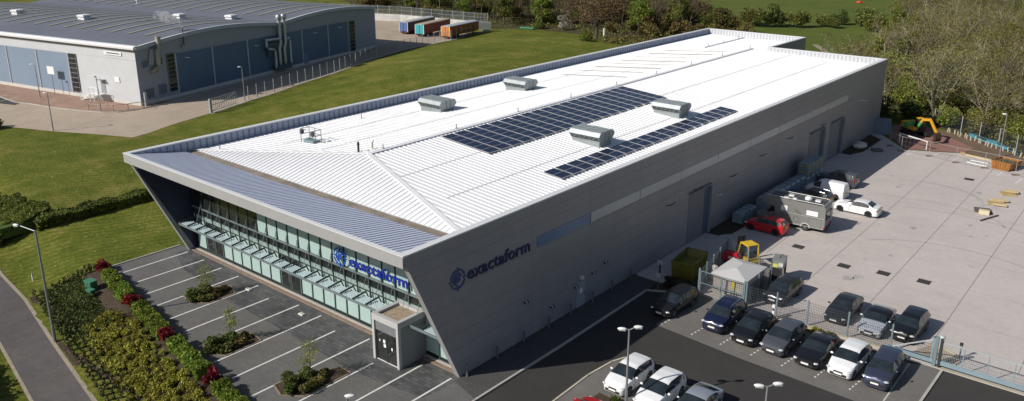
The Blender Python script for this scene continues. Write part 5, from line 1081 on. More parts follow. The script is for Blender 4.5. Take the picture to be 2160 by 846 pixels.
# enclosure gates and mesh fence
def meshleaf(mb, a, b_, z0, z1, wx=.12, wz=.2, wt=.014, m=None):
    m = m or wired; L = (Vector(b_)-Vector(a)).length; n = max(1, int(L/wx))
    for k in range(n+1): x = a[0]+(b_[0]-a[0])*k/n; y = a[1]+(b_[1]-a[1])*k/n; mb.beam((x,y,z0),(x,y,z1), wt, wt, m)
    k = z0
    while k <= z1: mb.beam((*a,k),(*b_,k), wt*1.4, wt*1.4, m); k += wz
t = thing('enclosure_gate', 'pair of grey steel mesh gates in front of the kiosk', 'gate', (7.9,21.3,0), world=True); gg = M('gate_blue_grey', (.20,.27,.30), .45, .3)
for a, b_ in (((6.06,21.35),(7.85,21.27)),((7.95,21.27),(9.66,21.33))):
    b = MB()
    for z in (.15,1.1,2.1): b.beam((*a,z),(*b_,z), .05, .05, gg)
    for p in (a, b_): b.beam((*p,.15),(*p,2.1), .06, .06, gg)
    lf = b.build('gate_leaf', t); b = MB(); meshleaf(b, a, b_, .15, 2.1, .16, .2, .012, wired); b.build('mesh_panel', lf)
for p in ((5.95,21.35),(9.78,21.33),(9.95,21.34)): b = MB(); b.cbox((p[0],p[1],1.15), (.12,.12,2.3), gg); b.build('gate_post', t)
b = MB(); b.box(7.75,7.86,21.18,21.24,.9,1.3, gg); b.build('latch', t)
fence('mesh_fence', 'dark mesh fence around the back of the kiosk enclosure', [(5.95,21.4),(5.1,26.6),(4.7,28.9),(7.0,28.0),(9.95,25.7),(9.9,21.4)], 2.1, 2.0, wx=.14, wz=.22, wt=.014, wmat=wired, mat=gg)
fence('mesh_fence', 'mesh fence between the front car row and the yard', [(10.0,21.4),(14.6,21.66),(17.5,21.75),(20.45,21.85)], 2.0, 2.9, wx=.12, wz=.2, wt=.013, wmat=wired, mat=gg)
# sliding gate
t = thing('sliding_gate', 'long pale blue grey sliding gate on a heavy bottom beam', 'gate', (24,21.6,0), world=True); sb = M('gate_beam_blue', (.25,.34,.385), .45, .2, var=.08); sp_ = M('gate_rail_pale', (.50,.53,.55), .4, .3)
b = MB(); b.cbox((26.8,21.62,.38), (13.0-.0,.16,.28), sb); b.box(20.45,23.3,21.62,21.80,.24,.52, sb); b.build('bottom_beam', t)
b = MB(); b.beam((23.65,21.62,1.92),(33.3,21.62,1.92), .07, .08, sp_); 
for x in (25.0,26.45,27.95,29.4,30.9): b.beam((x,21.62,.5),(x,21.62,1.9), .06, .06, sb)
b.build('leaf_frame', t); b = MB(); meshleaf(b, (23.7,21.62), (33,21.62), .55, 1.9, .1, .45, .010, sp_); b.build('mesh_panel', t)
b = MB(); b.beam((20.6,21.71,.5),(23.1,21.66,1.9), .08, .08, sp_); b.beam((23.1,21.66,.3),(23.1,21.66,2.0), .1, .1, sb); meshleaf(b, (22.2,21.68), (23.1,21.66), .5, 1.5, .12, .2, .012, wired); b.build('tail_brace', t)
for x, dx in ((23.32,.2),(23.62,.16)): b = MB(); b.cbox((x,21.6,1.1), (dx,.2,2.2), gg if dx > .18 else M('gate_post_dark', (.03,.035,.04), .6)); b.build('gate_post', t)
b = MB(); b.ell((23.6,21.6,2.28), (.2,.2,.12), sp_, 12, 6); b.build('beacon', t); b = MB(); b.cyl(24.4,23.9,.03,1.0,.06, gg, 8); b.box(24.3,24.5,23.85,23.95,.9,1.15, ctrim); b.build('sensor_post', t)
sheet('gate_island', [(21.4,22.0),(23.6,21.8),(24.2,22.0),(24.5,23.2),(24.2,24.0),(23.4,24.5),(22.4,24.4)], .045, tan, 'small kerbed pad beside the gate motor')
kb = MB(); kb.ribbon([(24.25,22.0),(24.55,23.2),(24.2,24.0),(23.4,24.5),(22.3,24.4)], .12, .1, .03, sandk); struct('kerb', kb, label='kerb around the gate motor pad')
# white marker post and small plants on the strip
t = thing('marker_post', 'white marker post on the soil strip behind the grey hatchback', 'post', (12.3,21.0,.03), world=True); b = MB(); b.box(12.22,12.38,20.95,21.05,.03,1.05, M('post_white', (.74,.74,.72), .5)); b.build('post', t); b = MB(); b.box(12.2,12.4,20.93,21.07,1.05,1.25, MATS['post_white']); b.box(12.24,12.36,20.925,20.93,.8,1.0, ctrim); b.build('head', t)
t = thing('sign_post', 'small sign on a post in the dark bed beside the footway', 'sign', (3.0,20.1,.04), world=True); b = MB(); b.cyl(3.0,20.1,.04,1.3,.03, gg, 6); b.build('post', t); b = MB(); b.box(2.8,3.2,20.04,20.08,1.0,1.45, M('sign_grey', (.45,.46,.48), .5)); b.build('board', t)
t = thing('barrier_post', 'low grey post with sign at the wall before the enclosure', 'post', (1.9,22.2,.03), world=True); b = MB(); b.box(1.85,1.95,22.15,22.25,.03,1.6, ctrim); b.build('post', t); b = MB(); b.box(1.7,2.2,22.1,22.14,1.2,1.6, M('sign_grey', (.45,.46,.48))); b.build('board', t)
# skip
def skip(name, lab, cat, loc, rz, col, sx, sy, h, fill):
    t = thing(name, lab, cat, loc, rz); m = M('skip_'+name, col, .55, var=.3, scale=1.2); b = MB(); a, c2 = sx/2, sy/2; k = .82
    lo = [(-a*k,-c2,0),(a*k,-c2,0),(a*k,c2,0),(-a*k,c2,0)]; hi = [(-a,-c2,h),(a,-c2,h),(a,c2,h),(-a,c2,h)]
    th = .06; hi2 = [(-a+th,-c2+th,h),(a-th,-c2+th,h),(a-th,c2-th,h),(-a+th,c2-th,h)]; lo2 = [(-a*k+th,-c2+th,h*.6),(a*k-th,-c2+th,h*.6),(a*k-th,c2-th,h*.6),(-a*k+th,c2-th,h*.6)]
    b.add(lo+hi+hi2+lo2, [(3,2,1,0)]+[(i,(i+1)%4,4+(i+1)%4,4+i) for i in range(4)]+[(4+i,4+(i+1)%4,8+(i+1)%4,8+i) for i in range(4)]+[(8+i,8+(i+1)%4,12+(i+1)%4,12+i) for i in range(4)]+[(12,13,14,15)], m); b.build('container', t)
    b = MB(); 
    for i in range(4): p, q = hi[i], hi[(i+1)%4]; b.beam(p, q, .1, .1, m)
    b.build('rim', t)
    b = MB(); n = 7
    for i in range(n): x = -a*.8+1.6*a*i/(n-1); b.beam((x*.86,-c2-.02,.05),(x,-c2-.02,h), .08, .06, m); b.beam((x*.86,c2+.02,.05),(x,c2+.02,h), .08, .06, m)
    b.build('rib', t)
    for s in (1,-1):
        for x in (-a*.4, a*.4): b = MB(); b.tube([(x,s*c2,h*.65),(x,s*(c2+.14),h*.65)], .05, m, 8); b.build('lifting_lug', t)
    if fill: b = MB(); r_ = random.Random(5); 
    if fill:
        for i in range(26): b.cbox((r_.uniform(-a*.7,a*.7), r_.uniform(-c2*.7,c2*.7), h*.7+r_.uniform(0,.25)), (r_.uniform(.2,.7),r_.uniform(.15,.4),r_.uniform(.08,.2)), M('rubble', (.10,.095,.05), .9, var=.5, scale=2), rz=r_.uniform(0,3), rx=r_.uniform(-.4,.4))
        o = b.build('rubble', t)
    return t
skip('waste_skip', 'tall mustard yellow waste skip in the shade beside the kiosk', 'skip', (3.35,24.6,.05), math.radians(96), (.17,.148,.022), 3.5, 1.85, 1.45, False)
skip('rubble_skip', 'rusty orange skip full of rubble at the far side of the yard', 'skip', (17.55,76.1,.03), math.radians(-16), (.30,.12,.02), 2.3, 2.6, .95, True)
# steel rack / cage
t = thing('steel_rack', 'tall open steel cabinet on feet with yellow labels', 'cabinet', (9.75,27.9,.03), math.radians(14)); rg = M('rack_grey', (.28,.29,.27), .5, .3); rd = M('rack_dark', (.03,.03,.03), .7)
b = MB()
for x in (-.45,.45):
    for y in (-.75,.75): b.box(x-.05,x+.05,y-.05,y+.05,0,2.0, rg)
b.build('leg', t); b = MB(); b.box(-.5,.5,-.8,.8,1.45,2.05, rg); b.build('top_box', t); b = MB(); b.box(-.42,.42,-.72,.72,.2,1.45, rd); b.build('shelf_load', t); b = MB(); b.box(-.40,.0,-.812,-.802,1.5,1.8, M('label_yellow', (.60,.60,.15), .5)); b.box(.05,.4,-.812,-.802,1.6,1.9, M('label_white', (.6,.6,.58), .5)); b.build('label_plate', t); b = MB(); b.tube([(0,0,2.05),(.1,.1,2.3),(.3,.1,2.32)], .04, rd, 6); b.build('hook', t)
# red compressor, drum, white bin
t = thing('compressor', 'small red wheeled compressor beside the forklift', 'compressor', (5.2,28.5,.03), math.radians(10)); b = MB(); b.extr([(-.75,-.4,.5),(-.8,-.4,.85),(-.6,-.4,1.15),(.6,-.4,1.15),(.8,-.4,.85),(.75,-.4,.5)][::-1], (0,.8,0), M('compressor_red', (.48,.012,.03), .4)); b.build('hood', t, recalc=True); b = MB(); b.box(-.1,.45,-.412,-.402,.7,.9, plate_w); b.build('label_plate', t); b = MB(); b.box(-.6,.6,-.3,.3,.3,.5, ctrim); b.build('frame', t)
for s in (1,-1): b = MB(); b.lathe([(0,-.06),(.22,-.06),(.25,0),(.22,.06),(0,.06)], tyre, 12, 'Y', (-.2,s*.42,.25)); b.build('wheel', t, smooth=40)
t = thing('drum', 'white plastic drum between the kiosk roof and the forklift', 'drum', (6.5,27.6,.03), world=True); b = MB(); b.lathe([(0,.03),(.28,.03),(.30,.3),(.29,.33),(.30,.36),(.30,.66),(.29,.69),(.3,.72),(.29,.95),(.26,.98),(0,.98)], M('drum_white', (.66,.66,.62), .5), 16, 'Z', (6.5,27.6,0)); b.build('barrel', t, smooth=40); b = MB(); b.cyl(6.5,27.6,.98,1.02,.3, MATS['drum_white'], 16); b.build('lid', t)
t = thing('rubble_sack', 'crumpled white bulk sack at the corner of the kiosk enclosure', 'sack', (5.55,24.6,.03), world=True); b = MB(); b.ell((5.55,24.6,.62), (.42,.42,.6), M('sack_white', (.55,.54,.5), .9, var=.2, scale=3), 10, 6); b.build('sack', t, smooth=30); b = MB(); b.ell((5.6,24.7,1.2), (.3,.24,.14), MATS['sack_white'], 8, 5); b.build('neck', t, smooth=30)
# packs of panels by the wall
pkm = M('pack_film', (.20,.26,.30), .35, var=.15, scale=.7); pks = M('pack_edge', (.28,.27,.17), .7, var=.25, scale=2); tim = M('timber', (.40,.30,.18), .8, var=.2, scale=2)
def pack(loc, rz, L, w, h, lab, layers=False):
    t = thing('panel_pack', lab, 'panel pack', loc, rz, 'wrapped panel packs beside the wall'); b = MB()
    if layers:
        for k in range(4): b.box(-L/2,L/2,-w/2,w/2,.12+k*h/4,.12+(k+.86)*h/4, pks if k % 2 else pkm)
        b.box(-L/2-.02,L/2+.02,-w/2-.02,w/2+.02,.12+h,.16+h, pkm)
    else:
        pr = [(-w/2,.12),(-w/2,h*.96),(-w/2+.1,h+.12),(w/2-.1,h+.10),(w/2,h*.93),(w/2,.12)]; b.extr([(-L/2,y,z) for y,z in pr][::-1], (L,0,0), pkm)
    b.build('stack', t, recalc=True); b = MB()
    for k in range(4): x = -L/2+.3+(L-.6)*k/3; b.box(x-.06,x+.06,-w/2,w/2,0,.12, tim)
    b.build('bearer', t); b = MB()
    for k in range(3): x = -L/2+L*(k+1)/4; b.box(x-.02,x+.02,-w/2-.01,w/2+.01,.125,.13+h+.0, M('strap_dark', (.06,.07,.08), .5))
    b.build('strap', t); return t
pack((1.35,39.5,.05), math.pi/2, 3.2, 1.05, 1.05, 'short low wrapped pack nearest the roller door')
pack((1.75,44.8,.05), math.pi/2, 4.9, 1.1, 1.5, 'tall wrapped pack second from the roller door')
pack((1.65,50.3,.05), math.pi/2, 5.2, 1.1, 1.35, 'long wrapped pack behind the black cars')
pack((1.55,56.2,.05), math.pi/2, 5.2, 1.1, .9, 'low wrapped pack carrying the layered panels')
pack((1.5,56.0,1.08), math.pi/2, 4.4, 1.15, 1.35, 'stack of layered panels with yellow edges lying on the low pack', True)
t = thing('board_stack', 'loose boards lying between the first two packs', 'boards', (1.6,41.8,.05), world=True); b = MB(); b.cbox((1.7,41.7,.3), (1.0,1.2,.4), pkm, rz=.2); b.build('board', t); b = MB(); b.cbox((2.5,42.8,.12), (.25,2.6,.08), pkm, rz=.2, rx=.1); b.build('board', t)
t = thing('rubble_bag', 'white bulk bag lying on the soil past the last door', 'sack', (1.3,73.8,.07), math.radians(60)); b = MB(); b.ell((0,0,.35), (1.0,.7,.42), MATS['sack_white'], 12, 6); b.build('sack', t, smooth=30); b = MB(); b.cbox((.2,.1,.75), (1.2,.9,.06), MATS['sack_white'], ry=.15); b.build('flap', t)
t = thing('pallet_stack', 'dark low stack of boards beside the bulk bag', 'boards', (3.4,73.9,.05), math.radians(50)); b = MB(); b.box(-.6,.6,-.5,.5,.1,.28, M('dark_board', (.10,.11,.12), .7)); b.build('board', t); b = MB(); 
for x in (-.5,0,.5): b.box(x-.05,x+.05,-.5,.5,0,.1, tim)
b.build('bearer', t)
t = thing('sheet_stack', 'leaning blue grey sheets against the far end of the wall', 'sheets', (1.0,83.0,.05), math.radians(20)); b = MB(); b.add([(-1.3,.0,0),(1.3,0,0),(1.3,.8,2.1),(-1.3,.8,2.1),(-1.3,.1,0),(1.3,.1,0),(1.3,.9,2.1),(-1.3,.9,2.1)], [(0,1,2,3),(7,6,5,4),(0,4,5,1),(3,2,6,7),(1,5,6,2),(0,3,7,4)], M('sheet_blue', (.10,.14,.18), .5)); b.build('sheet', t, recalc=True); b = MB(); b.beam((-1,.05,.1),(-1,1.2,1.7), .08, .08, tim); b.beam((1,.05,.1),(1,1.2,1.7), .08, .08, tim); b.build('prop', t)
# site fence panels
hw = M('site_fence_pale', (.36,.365,.36), .5, .4)
t = thing('site_fence', 'temporary wire site fence across the far side of the yard', 'fence', (9,75.6,.03), world=True); HP = [(3.9,77.5),(5.75,75.9),(9.15,75.65),(12.4,74.7),(15.6,74.4),(19.0,73.6),(22,73)]
for a, b_ in zip(HP[:-1], HP[1:]):
    b = MB(); b.beam((*a,1.95),(*b_,1.95), .04, .04, hw); b.beam((*a,.2),(*b_,.2), .04, .04, hw); b.beam((*a,.05),(*a,2.0), .045, .045, hw); b.beam((*b_,.05),(*b_,2.0), .04, .04, hw)
    meshleaf(b, a, b_, .2, 1.95, .45, .58, .006, M('site_fence_wire', (.22,.22,.21), .5)); b.build('fence_panel', t)
for p in HP: b = MB(); b.cbox((p[0],p[1],.11), (.75,.25,.16), M('fence_foot', (.20,.15,.10), .9, var=.2), rz=.7); b.build('fence_foot', t)
t = thing('barrier_rail', 'white rail barrier in the shade before the excavator', 'barrier', (5.6,79.2,.03), world=True); b = MB(); b.beam((4.2,80.2,1.3),(8.2,78.4,1.2), .12, .12, M('rail_white', (.72,.72,.72), .5)); b.build('rail', t)
for p in ((4.3,80.15),(8.1,78.45)): b = MB(); b.cyl(p[0],p[1],.03,1.25,.06, MATS['rail_white'], 8); b.build('post', t)
fence('mesh_fence', 'tall grey mesh fence along the wood behind the bare earth', [(5.2,93.4),(9.25,91.2),(12,89.1),(14.7,87.0),(17.1,84.8),(19.4,82.3),(23,78)], 2.3, 3.2, wx=.22, wz=.25, wt=.016, wmat=wired, mat=fgr)
# debris
def debris(lab, cat, items, loc, name):
    t = thing(name, lab, cat, loc, world=True)
    for nm, c, d, m, rz in items: b = MB(); b.cbox(c, d, m, rz=rz); b.build(nm, t)
pal = M('pale_wood', (.52,.42,.24), .8, var=.15, scale=2); wh = M('offcut_white', (.66,.67,.68), .5)
debris('yellow timber beam lying along the bare earth', 'timber', [('beam',(13.8,78.7,.14),(3.6,.14,.16),pal,-.35),('block',(12.2,79.2,.18),(.5,.4,.3),tim,.3)], (13.8,78.7,.03), 'timber_beam')
debris('white offcut strips lying beside the rusty skip', 'offcuts', [('strip',(14.6,76.9,.1),(2.0,.2,.1),wh,-.1),('strip',(14.6,75.6,.08),(2.4,.22,.1),wh,-.25),('sheet',(16.15,76.9,.45),(.9,.7,.08),wh,.2),('strip',(14.3,76.2,.08),(.8,.5,.06),M('offcut_grey',(.4,.41,.42),.6),.5)], (14.8,76.2,.03), 'offcut_pile')
debris('pale planks stacked at the right edge of the yard', 'timber', [('plank',(19.6,61.9,.25),(1.6,.7,.14),pal,.5),('plank',(19.5,61.0,.12),(1.6,.9,.12),M('plank_ochre',(.40,.29,.12),.8,var=.2),.4),('plank',(19.9,60.4,.2),(1.3,.5,.12),pal,.2)], (19.6,61,.03), 'timber_stack')
debris('pale box and dark pallet on the right edge of the yard', 'pallet', [('pallet',(18.9,57.6,.12),(1.5,1.3,.16),M('dark_pallet',(.11,.09,.075),.9,var=.3),.3),('carton',(19.2,56.7,.25),(.95,.55,.42),M('pale_carton',(.60,.52,.36),.7,var=.1),.15),('beam',(19.9,55.6,.1),(.14,3.0,.12),M('dark_pallet',(.11,.09,.075)),-.35)], (19,57,.03), 'loaded_pallet')
debris('brown timber pile at the upper right edge of the yard', 'timber', [('plank',(20.0,65.9,.3),(1.2,.9,.12),pal,.3),('plank',(19.8,65.2,.12),(1.4,1.1,.16),M('plank_ochre',(.40,.29,.12)),.5)], (19.9,65.4,.03), 'timber_stack')
# green boxes in the bed and small marker on the lawn
ug = M('utility_green', (.035,.14,.085), .5, var=.1)
for x, y, s, lab in ((-32.5,-9.3,1.0,'larger green utility box in the planted bed'),(-31.6,-9.75,.7,'smaller green utility box in the planted bed')):
    z = gz(x,y); t = thing('utility_box', lab, 'utility box', (x,y,z), .15); b = MB(); b.box(-.42*s,.42*s,-.3*s,.3*s,0,.85*s, ug); b.build('cabinet', t); b = MB(); b.box(-.46*s,.46*s,-.34*s,.34*s,.85*s,.93*s, M('utility_top', (.05,.19,.12), .5)); b.build('lid', t); b = MB(); b.box(-.01,.01,-.305*s,-.3*s,.05,.8*s, ctrim); b.build('door_seam', t)
z = gz(-40.5,-10.9); t = thing('marker_post', 'short white marker post on the grass near the footpath', 'post', (-40.4,-10.9,z), world=True); b = MB(); b.cyl(-40.4,-10.9,z,z+.75,.07, MATS['post_white'], 8); b.build('post', t); b = MB(); b.cyl(-40.4,-10.9,z+.75,z+.85,.075, M('reflector', (.4,.3,.25), .4), 8); b.build('reflector_cap', t)
t = thing('marker_post', 'white vent post in front of the distant wood', 'post', (-79.5,134.5,0), world=True); b = MB(); b.cyl(-79.5,134.5,0,2.4,.22, MATS['post_white'], 8); b.build('post', t); b = MB(); b.cyl(-79.5,134.5,2.4,2.6,.3, MATS['post_white'], 8); b.build('cap', t)
for x, y, k in ((-22.3,-1.3,'farther'),(-15.4,-1.2,'nearer')):
    t = thing('wheel_stop', 'small white block at the %s bay line end, below the glazed front' % k, 'wheel stop', (x,y,.01), 0); b = MB(); b.box(-.25,.25,-.15,.15,0,.1, wpaint); b.build('block', t); b = MB(); b.box(-.2,.2,-.1,.1,.1,.12, wpaint2); b.build('cap', t)
# ------------------------------------------------------------------ vegetation
def leafm(name, col, col2=None, isl=.45, obr=.18, trans=.36, var=.35): return M(name, col, .6, 0, var=var, scale=.55, col2=col2, island=isl, obj_rand=obr, trans=trans, spec=.25, fine=2.5)
bark = M('bark_pale', (.27,.235,.165), .9, var=.3, scale=2, obj_rand=.15); barkd = M('bark_dark', (.075,.06,.045), .9, var=.3, scale=2)
twig = M('twig_brown', (.15,.132,.058), .9, var=.25, scale=.6, island=.4, obj_rand=.2); twigr = M('twig_red_brown', (.155,.115,.06), .9, var=.25, scale=.6, island=.4, obj_rand=.2); twigg = M('twig_grey', (.185,.16,.09), .9, var=.25, scale=.6, island=.4, obj_rand=.2)
bud = leafm('bud_olive', (.19,.19,.04)); budb = leafm('bud_brown', (.165,.105,.048))
leaf_l = leafm('leaf_light', (.165,.205,.025), (.21,.24,.04)); leaf_m = leafm('leaf_mid', (.095,.130,.022), (.14,.17,.035)); leaf_d = leafm('leaf_dark', (.032,.050,.015), (.052,.075,.02)); leaf_o = leafm('leaf_olive', (.15,.145,.035), (.19,.175,.05)); leaf_w = leafm('blossom', (.50,.48,.42), (.62,.6,.55)); leaf_y = leafm('leaf_yellow', (.30,.295,.035), (.46,.425,.07)); leaf_t = leafm('leaf_pale', (.24,.255,.06), (.32,.32,.09)); leaf_r = leafm('leaf_red', (.12,.008,.014), (.23,.014,.026)); leaf_h = leafm('leaf_hedge', (.10,.13,.014), (.155,.185,.025)); leaf_hb = leafm('leaf_hedge_bright', (.11,.165,.018), (.16,.22,.03)); leaf_s = leafm('leaf_shrub', (.075,.098,.024), (.115,.14,.038))
def rv(r_): 
    while True:
        v = Vector((r_.uniform(-1,1),r_.uniform(-1,1),r_.uniform(-1,1)))
        if .05 < v.length < 1: return v.normalized()
def card(mb, p, s, r_, m, up=.35):
    n = (rv(r_)+Vector((0,0,up))).normalized(); a = n.orthogonal().normalized(); a = Matrix.Rotation(r_.uniform(0,6.28), 3, n) @ a; b = n.cross(a); l = s*r_.uniform(.7,1.3); w = s*r_.uniform(.45,.8)
    mb.add([p-a*l, p-b*w+a*l*.1, p+a*l, p+b*w-a*l*.1], [(0,1,2,3)], m)
def cloud(mb, blobs, n, s, mats, r_, shell=.55, up=.35):
    """leaf-sized faces spread through overlapping lumps, thicker towards their outside"""
    tot = sum(b[3]*b[4]*b[5] for b in blobs)
    for (x,y,z,rx,ry,rz_) in blobs:
        for _ in range(max(3, int(n*rx*ry*rz_/tot))):
            v = rv(r_)*(shell+(1-shell)*r_.random()**.5)*r_.uniform(.82,1.12)
            if v.z < -.75: v.z *= .6
            card(mb, Vector((x+v.x*rx, y+v.y*ry, max(.04, z+v.z*rz_))), s, r_, r_.choice(mats), up)
def lumps(r_, R, H, z0, n, sq=.8):
    out = []
    for k in range(n):
        a = r_.uniform(0,6.28); t = r_.random(); rad = R*(.15+.6*math.sqrt(r_.random()))*(1-.45*max(0,t-.5)); q = R*r_.uniform(.32,.55)
        out.append((rad*math.cos(a), rad*math.sin(a), z0+(H-z0)*(.15+.72*t), q, q, q*sq))
    return out
def bare_tree(seed, h, stems, spread, tw, bd, bk, nb=170, fork=.28):
    r_ = random.Random(seed); T = MB(); K = MB()
    def limb(p, d, L, r, lev):
        pts = [p]; q = p; dd = d
        for i in range(3): dd = (dd+rv(r_)*.16+Vector((0,0,.10 if lev else .02))).normalized(); q = q+dd*L/3; pts.append(q)
        if lev < 3: T.tube(pts, [r, r*.8, r*.62, r*.42], bk, 5 if lev < 2 else 3, cap=False)
        else:
            w = max(.014, r*.9); s = dd.orthogonal().normalized()*w; s = Matrix.Rotation(r_.uniform(0,3.1), 3, dd) @ s
            K.add([pts[0]-s, pts[0]+s, pts[1]+s*.8, pts[2]+s*.6, pts[3], pts[2]-s*.6, pts[1]-s*.8], [(0,1,2,6),(6,2,3,5),(5,3,4)], tw); 
            if r_.random() < nb/900: card(K, pts[3], .16, r_, bd)
            return
        n = (7,6,7)[lev]
        for k in range(n):
            t = .30+.68*(k+r_.random()*.7)/n; i = min(2, int(t*3)); b = pts[i]+(pts[i+1]-pts[i])*(t*3-i)
            side = rv(r_); side = (side-dd*side.dot(dd)).normalized(); nd = (dd*(1-fork)+side*(.55+fork)*(1.1-.4*t)).normalized()
            limb(b, nd, L*(.62-.25*t)*(1 if lev else .8)*r_.uniform(.8,1.2)+.25, r*.42, lev+1)
    for s in range(stems):
        a = r_.uniform(0,6.28); lean = spread*(0 if stems == 1 else r_.uniform(.5,1.1)); d = Vector((math.cos(a)*lean, math.sin(a)*lean, 1)).normalized()
        limb(Vector((math.cos(a)*.18*(stems>1), math.sin(a)*.18*(stems>1), -.1)), d, h*r_.uniform(.82,1.0), .05+.012*h*(1.2 if stems < 3 else .75), 0)
    return T, K
def leafy_tree(seed, h, R, mats, n, s, bk, z0=.22):
    r_ = random.Random(seed); T = MB(); K = MB(); bl = lumps(r_, R, h, h*z0, 11)
    T.tube([(0,0,-.1),(r_.uniform(-.2,.2),.1,h*.35),(r_.uniform(-.3,.3),0,h*.7)], [.035*h, .024*h, .01*h], bk, 6)
    for b in bl[:6]: T.tube([(0,0,h*.25),(b[0]*.5,b[1]*.5,b[2]*.8),(b[0],b[1],b[2])], [.014*h,.009*h,.004*h], bk, 4)
    cloud(K, bl, n, s, mats, r_); return T, K
def proto(name, TK, cat, parts=('trunk','crown')):
    T, K = TK; t = thing(name, '', cat, (0,0,-500)); T.build(parts[0], t); K.build(parts[1], t); return t
class Kind:
    def __init__(s, name, cat, protos, label, group): s.name=name; s.cat=cat; s.protos=protos; s.label=label; s.group=group; s.used=set()
    def put(s, x, y, z, sc, rz, k, label=None, stretch=1.):
        p = s.protos[k % len(s.protos)]; key = k % len(s.protos)
        o = p if key not in s.used else dup(p); s.used.add(key)
        o.location = (x,y,z); o.rotation_euler = (0,0,rz); o.scale = (sc,sc,sc*stretch); o['label'] = label or s.label; o['group'] = s.group; return o
r7 = random.Random(11)
TALL = Kind('bare_tree','tree',[proto('bare_tree', bare_tree(s, 9.5, st, .34, tw, bd, bark, nb), 'tree') for s, st, tw, bd, nb in ((1,4,twig,bud,880),(2,5,twigg,bud,560),(3,3,twig,leaf_o,700),(4,4,twigr,bud,700),(5,2,twigg,bud,600))], 'bare twiggy many-stemmed tree in the wood beyond the yard fence', 'bare trees of the right-hand wood')
BROWN = Kind('bare_tree','tree',[proto('bare_tree', bare_tree(s, 8, st, .4, tw, bd, barkd, nb, .4), 'tree') for s, st, tw, bd, nb in ((21,2,twigr,budb,520),(22,3,twig,bud,420),(23,1,twigr,budb,600))], 'brown budding tree in the wood behind the grass bank', 'brown trees of the rear wood')
GREEN = Kind('leafy_tree','tree',[proto('leafy_tree', leafy_tree(s, 7.5, 2.9, m, 2600, .20, barkd), 'tree') for s, m in ((31,[leaf_m,leaf_o]),(32,[leaf_l,leaf_m]),(33,[leaf_o,leaf_m,leaf_o]))], 'green spring-leafed tree among the brown ones of the rear wood', 'green trees of the rear wood')
LIME = Kind('leafy_tree','tree',[proto('leafy_tree', leafy_tree(s, 9.5, 2.3, m, 3600, .14, bark, .12), 'tree') for s, m in ((41,[leaf_l,leaf_l,leaf_m]),(42,[leaf_l,leaf_o]))], 'fresh lime green tree standing in the bare wood beyond the yard fence', 'lime green trees of the right-hand wood')
def bushp(seed, R, H, mats, n, s, tw=None, name='bush'):
    r_ = random.Random(seed); T = MB(); K = MB()
    for k in range(7): a = r_.uniform(0,6.28); T.tube([(0,0,-.1),(math.cos(a)*R*.35,math.sin(a)*R*.35,H*.45),(math.cos(a)*R*.6,math.sin(a)*R*.6,H*.8)], [.05,.03,.012], barkd, 4)
    cloud(K, lumps(r_, R, H, H*.18, 9)+[(0,0,H*.45,R*.6,R*.6,H*.4)], n, s, mats, r_); return proto(name, (T,K), 'bush', ('stem','foliage'))
BUSHR = Kind('bush','bush',[bushp(51,2.0,2.6,[leaf_l,leaf_o],2900,.105), bushp(52,1.8,2.3,[leaf_o,leaf_t,leaf_t],2600,.10), bushp(53,2.1,2.8,[leaf_l,leaf_l,leaf_t],2800,.105), bushp(54,1.9,2.2,[leaf_t,leaf_o,twigg],2600,.10)], 'leafing bush in the undergrowth of the wood beyond the yard fence', 'bushes of the right-hand wood')
BUSHB = Kind('bush','bush',[bushp(61,2.3,2.6,[leaf_o,budb],1400,.19), bushp(62,2.2,2.4,[leaf_m,leaf_l],1400,.18), bushp(63,2.2,2.8,[budb,leaf_o],1300,.19)], 'scrubby bush at the front of the rear wood', 'bushes of the rear wood')
def scatter(P, n, md, seed, fn):
    r_ = random.Random(seed); pts = []; xs_ = [p[0] for p in P]; ys_ = [p[1] for p in P]; tries = 0
    while len(pts) < n and tries < n*80:
        tries += 1; x = r_.uniform(min(xs_),max(xs_)); y = r_.uniform(min(ys_),max(ys_)); d = md*(1+max(0, y-150)/260)
        if inpoly(x, y, P) and all((x-a)**2+(y-b)**2 > d*d for a, b in pts): pts.append((x,y)); fn(x, y, r_)
    return pts
RW = [(-15,108),(3,98.5),(8,94),(13,91),(19.5,85),(22,92),(16,130),(8,180),(-6,270),(-14,330),(-42,330),(-38,262),(-29,200),(-24,163),(-16,128)]
def put_r(x, y, r_):
    k = r_.random(); dz = .05
    if k < .72: TALL.put(x, y, dz, r_.uniform(.6,1.05), r_.uniform(0,6.28), r_.randrange(5), stretch=r_.uniform(.9,1.1))
    else: LIME.put(x, y, dz, r_.uniform(.6,1.05), r_.uniform(0,6.28), r_.randrange(2))
scatter(RW, 128, 4.0, 5, put_r)
RB = [(-14,106),(3,97),(7,93.5),(13,90),(19,84.6),(22,90),(16,130),(10,170),(-5,260),(-36,255),(-27,200),(-23,163),(-15,128)]
scatter(RB, 160, 2.6, 6, lambda x, y, r_: BUSHR.put(x, y, .05, r_.uniform(.95,1.9), r_.uniform(0,6.28), r_.randrange(4)))
BW = [(-190,146),(-150,134),(-116,134),(-106,141),(-86,141),(-76,128),(-66,114),(-40,108),(-40,122),(-58,142),(-68,160),(-82,190),(-98,208),(-122,236),(-175,262),(-250,230)]
def put_b(x, y, r_):
    k = r_.random()
    if k < .58: BROWN.put(x, y, .04, r_.uniform(.85,1.4), r_.uniform(0,6.28), r_.randrange(3))
    else: GREEN.put(x, y, .04, r_.uniform(.7,1.25), r_.uniform(0,6.28), r_.randrange(3))
scatter([(-190,150),(-150,140),(-116,140),(-106,146),(-84,146),(-66,142),(-68,160),(-82,188),(-98,206),(-122,236),(-175,262),(-250,230)], 270, 3.7, 8, put_b)
scatter(BW, 112, 4.2, 9, lambda x, y, r_: BUSHB.put(x, y, .04, r_.uniform(.95,1.75), r_.uniform(0,6.28), r_.randrange(3)))
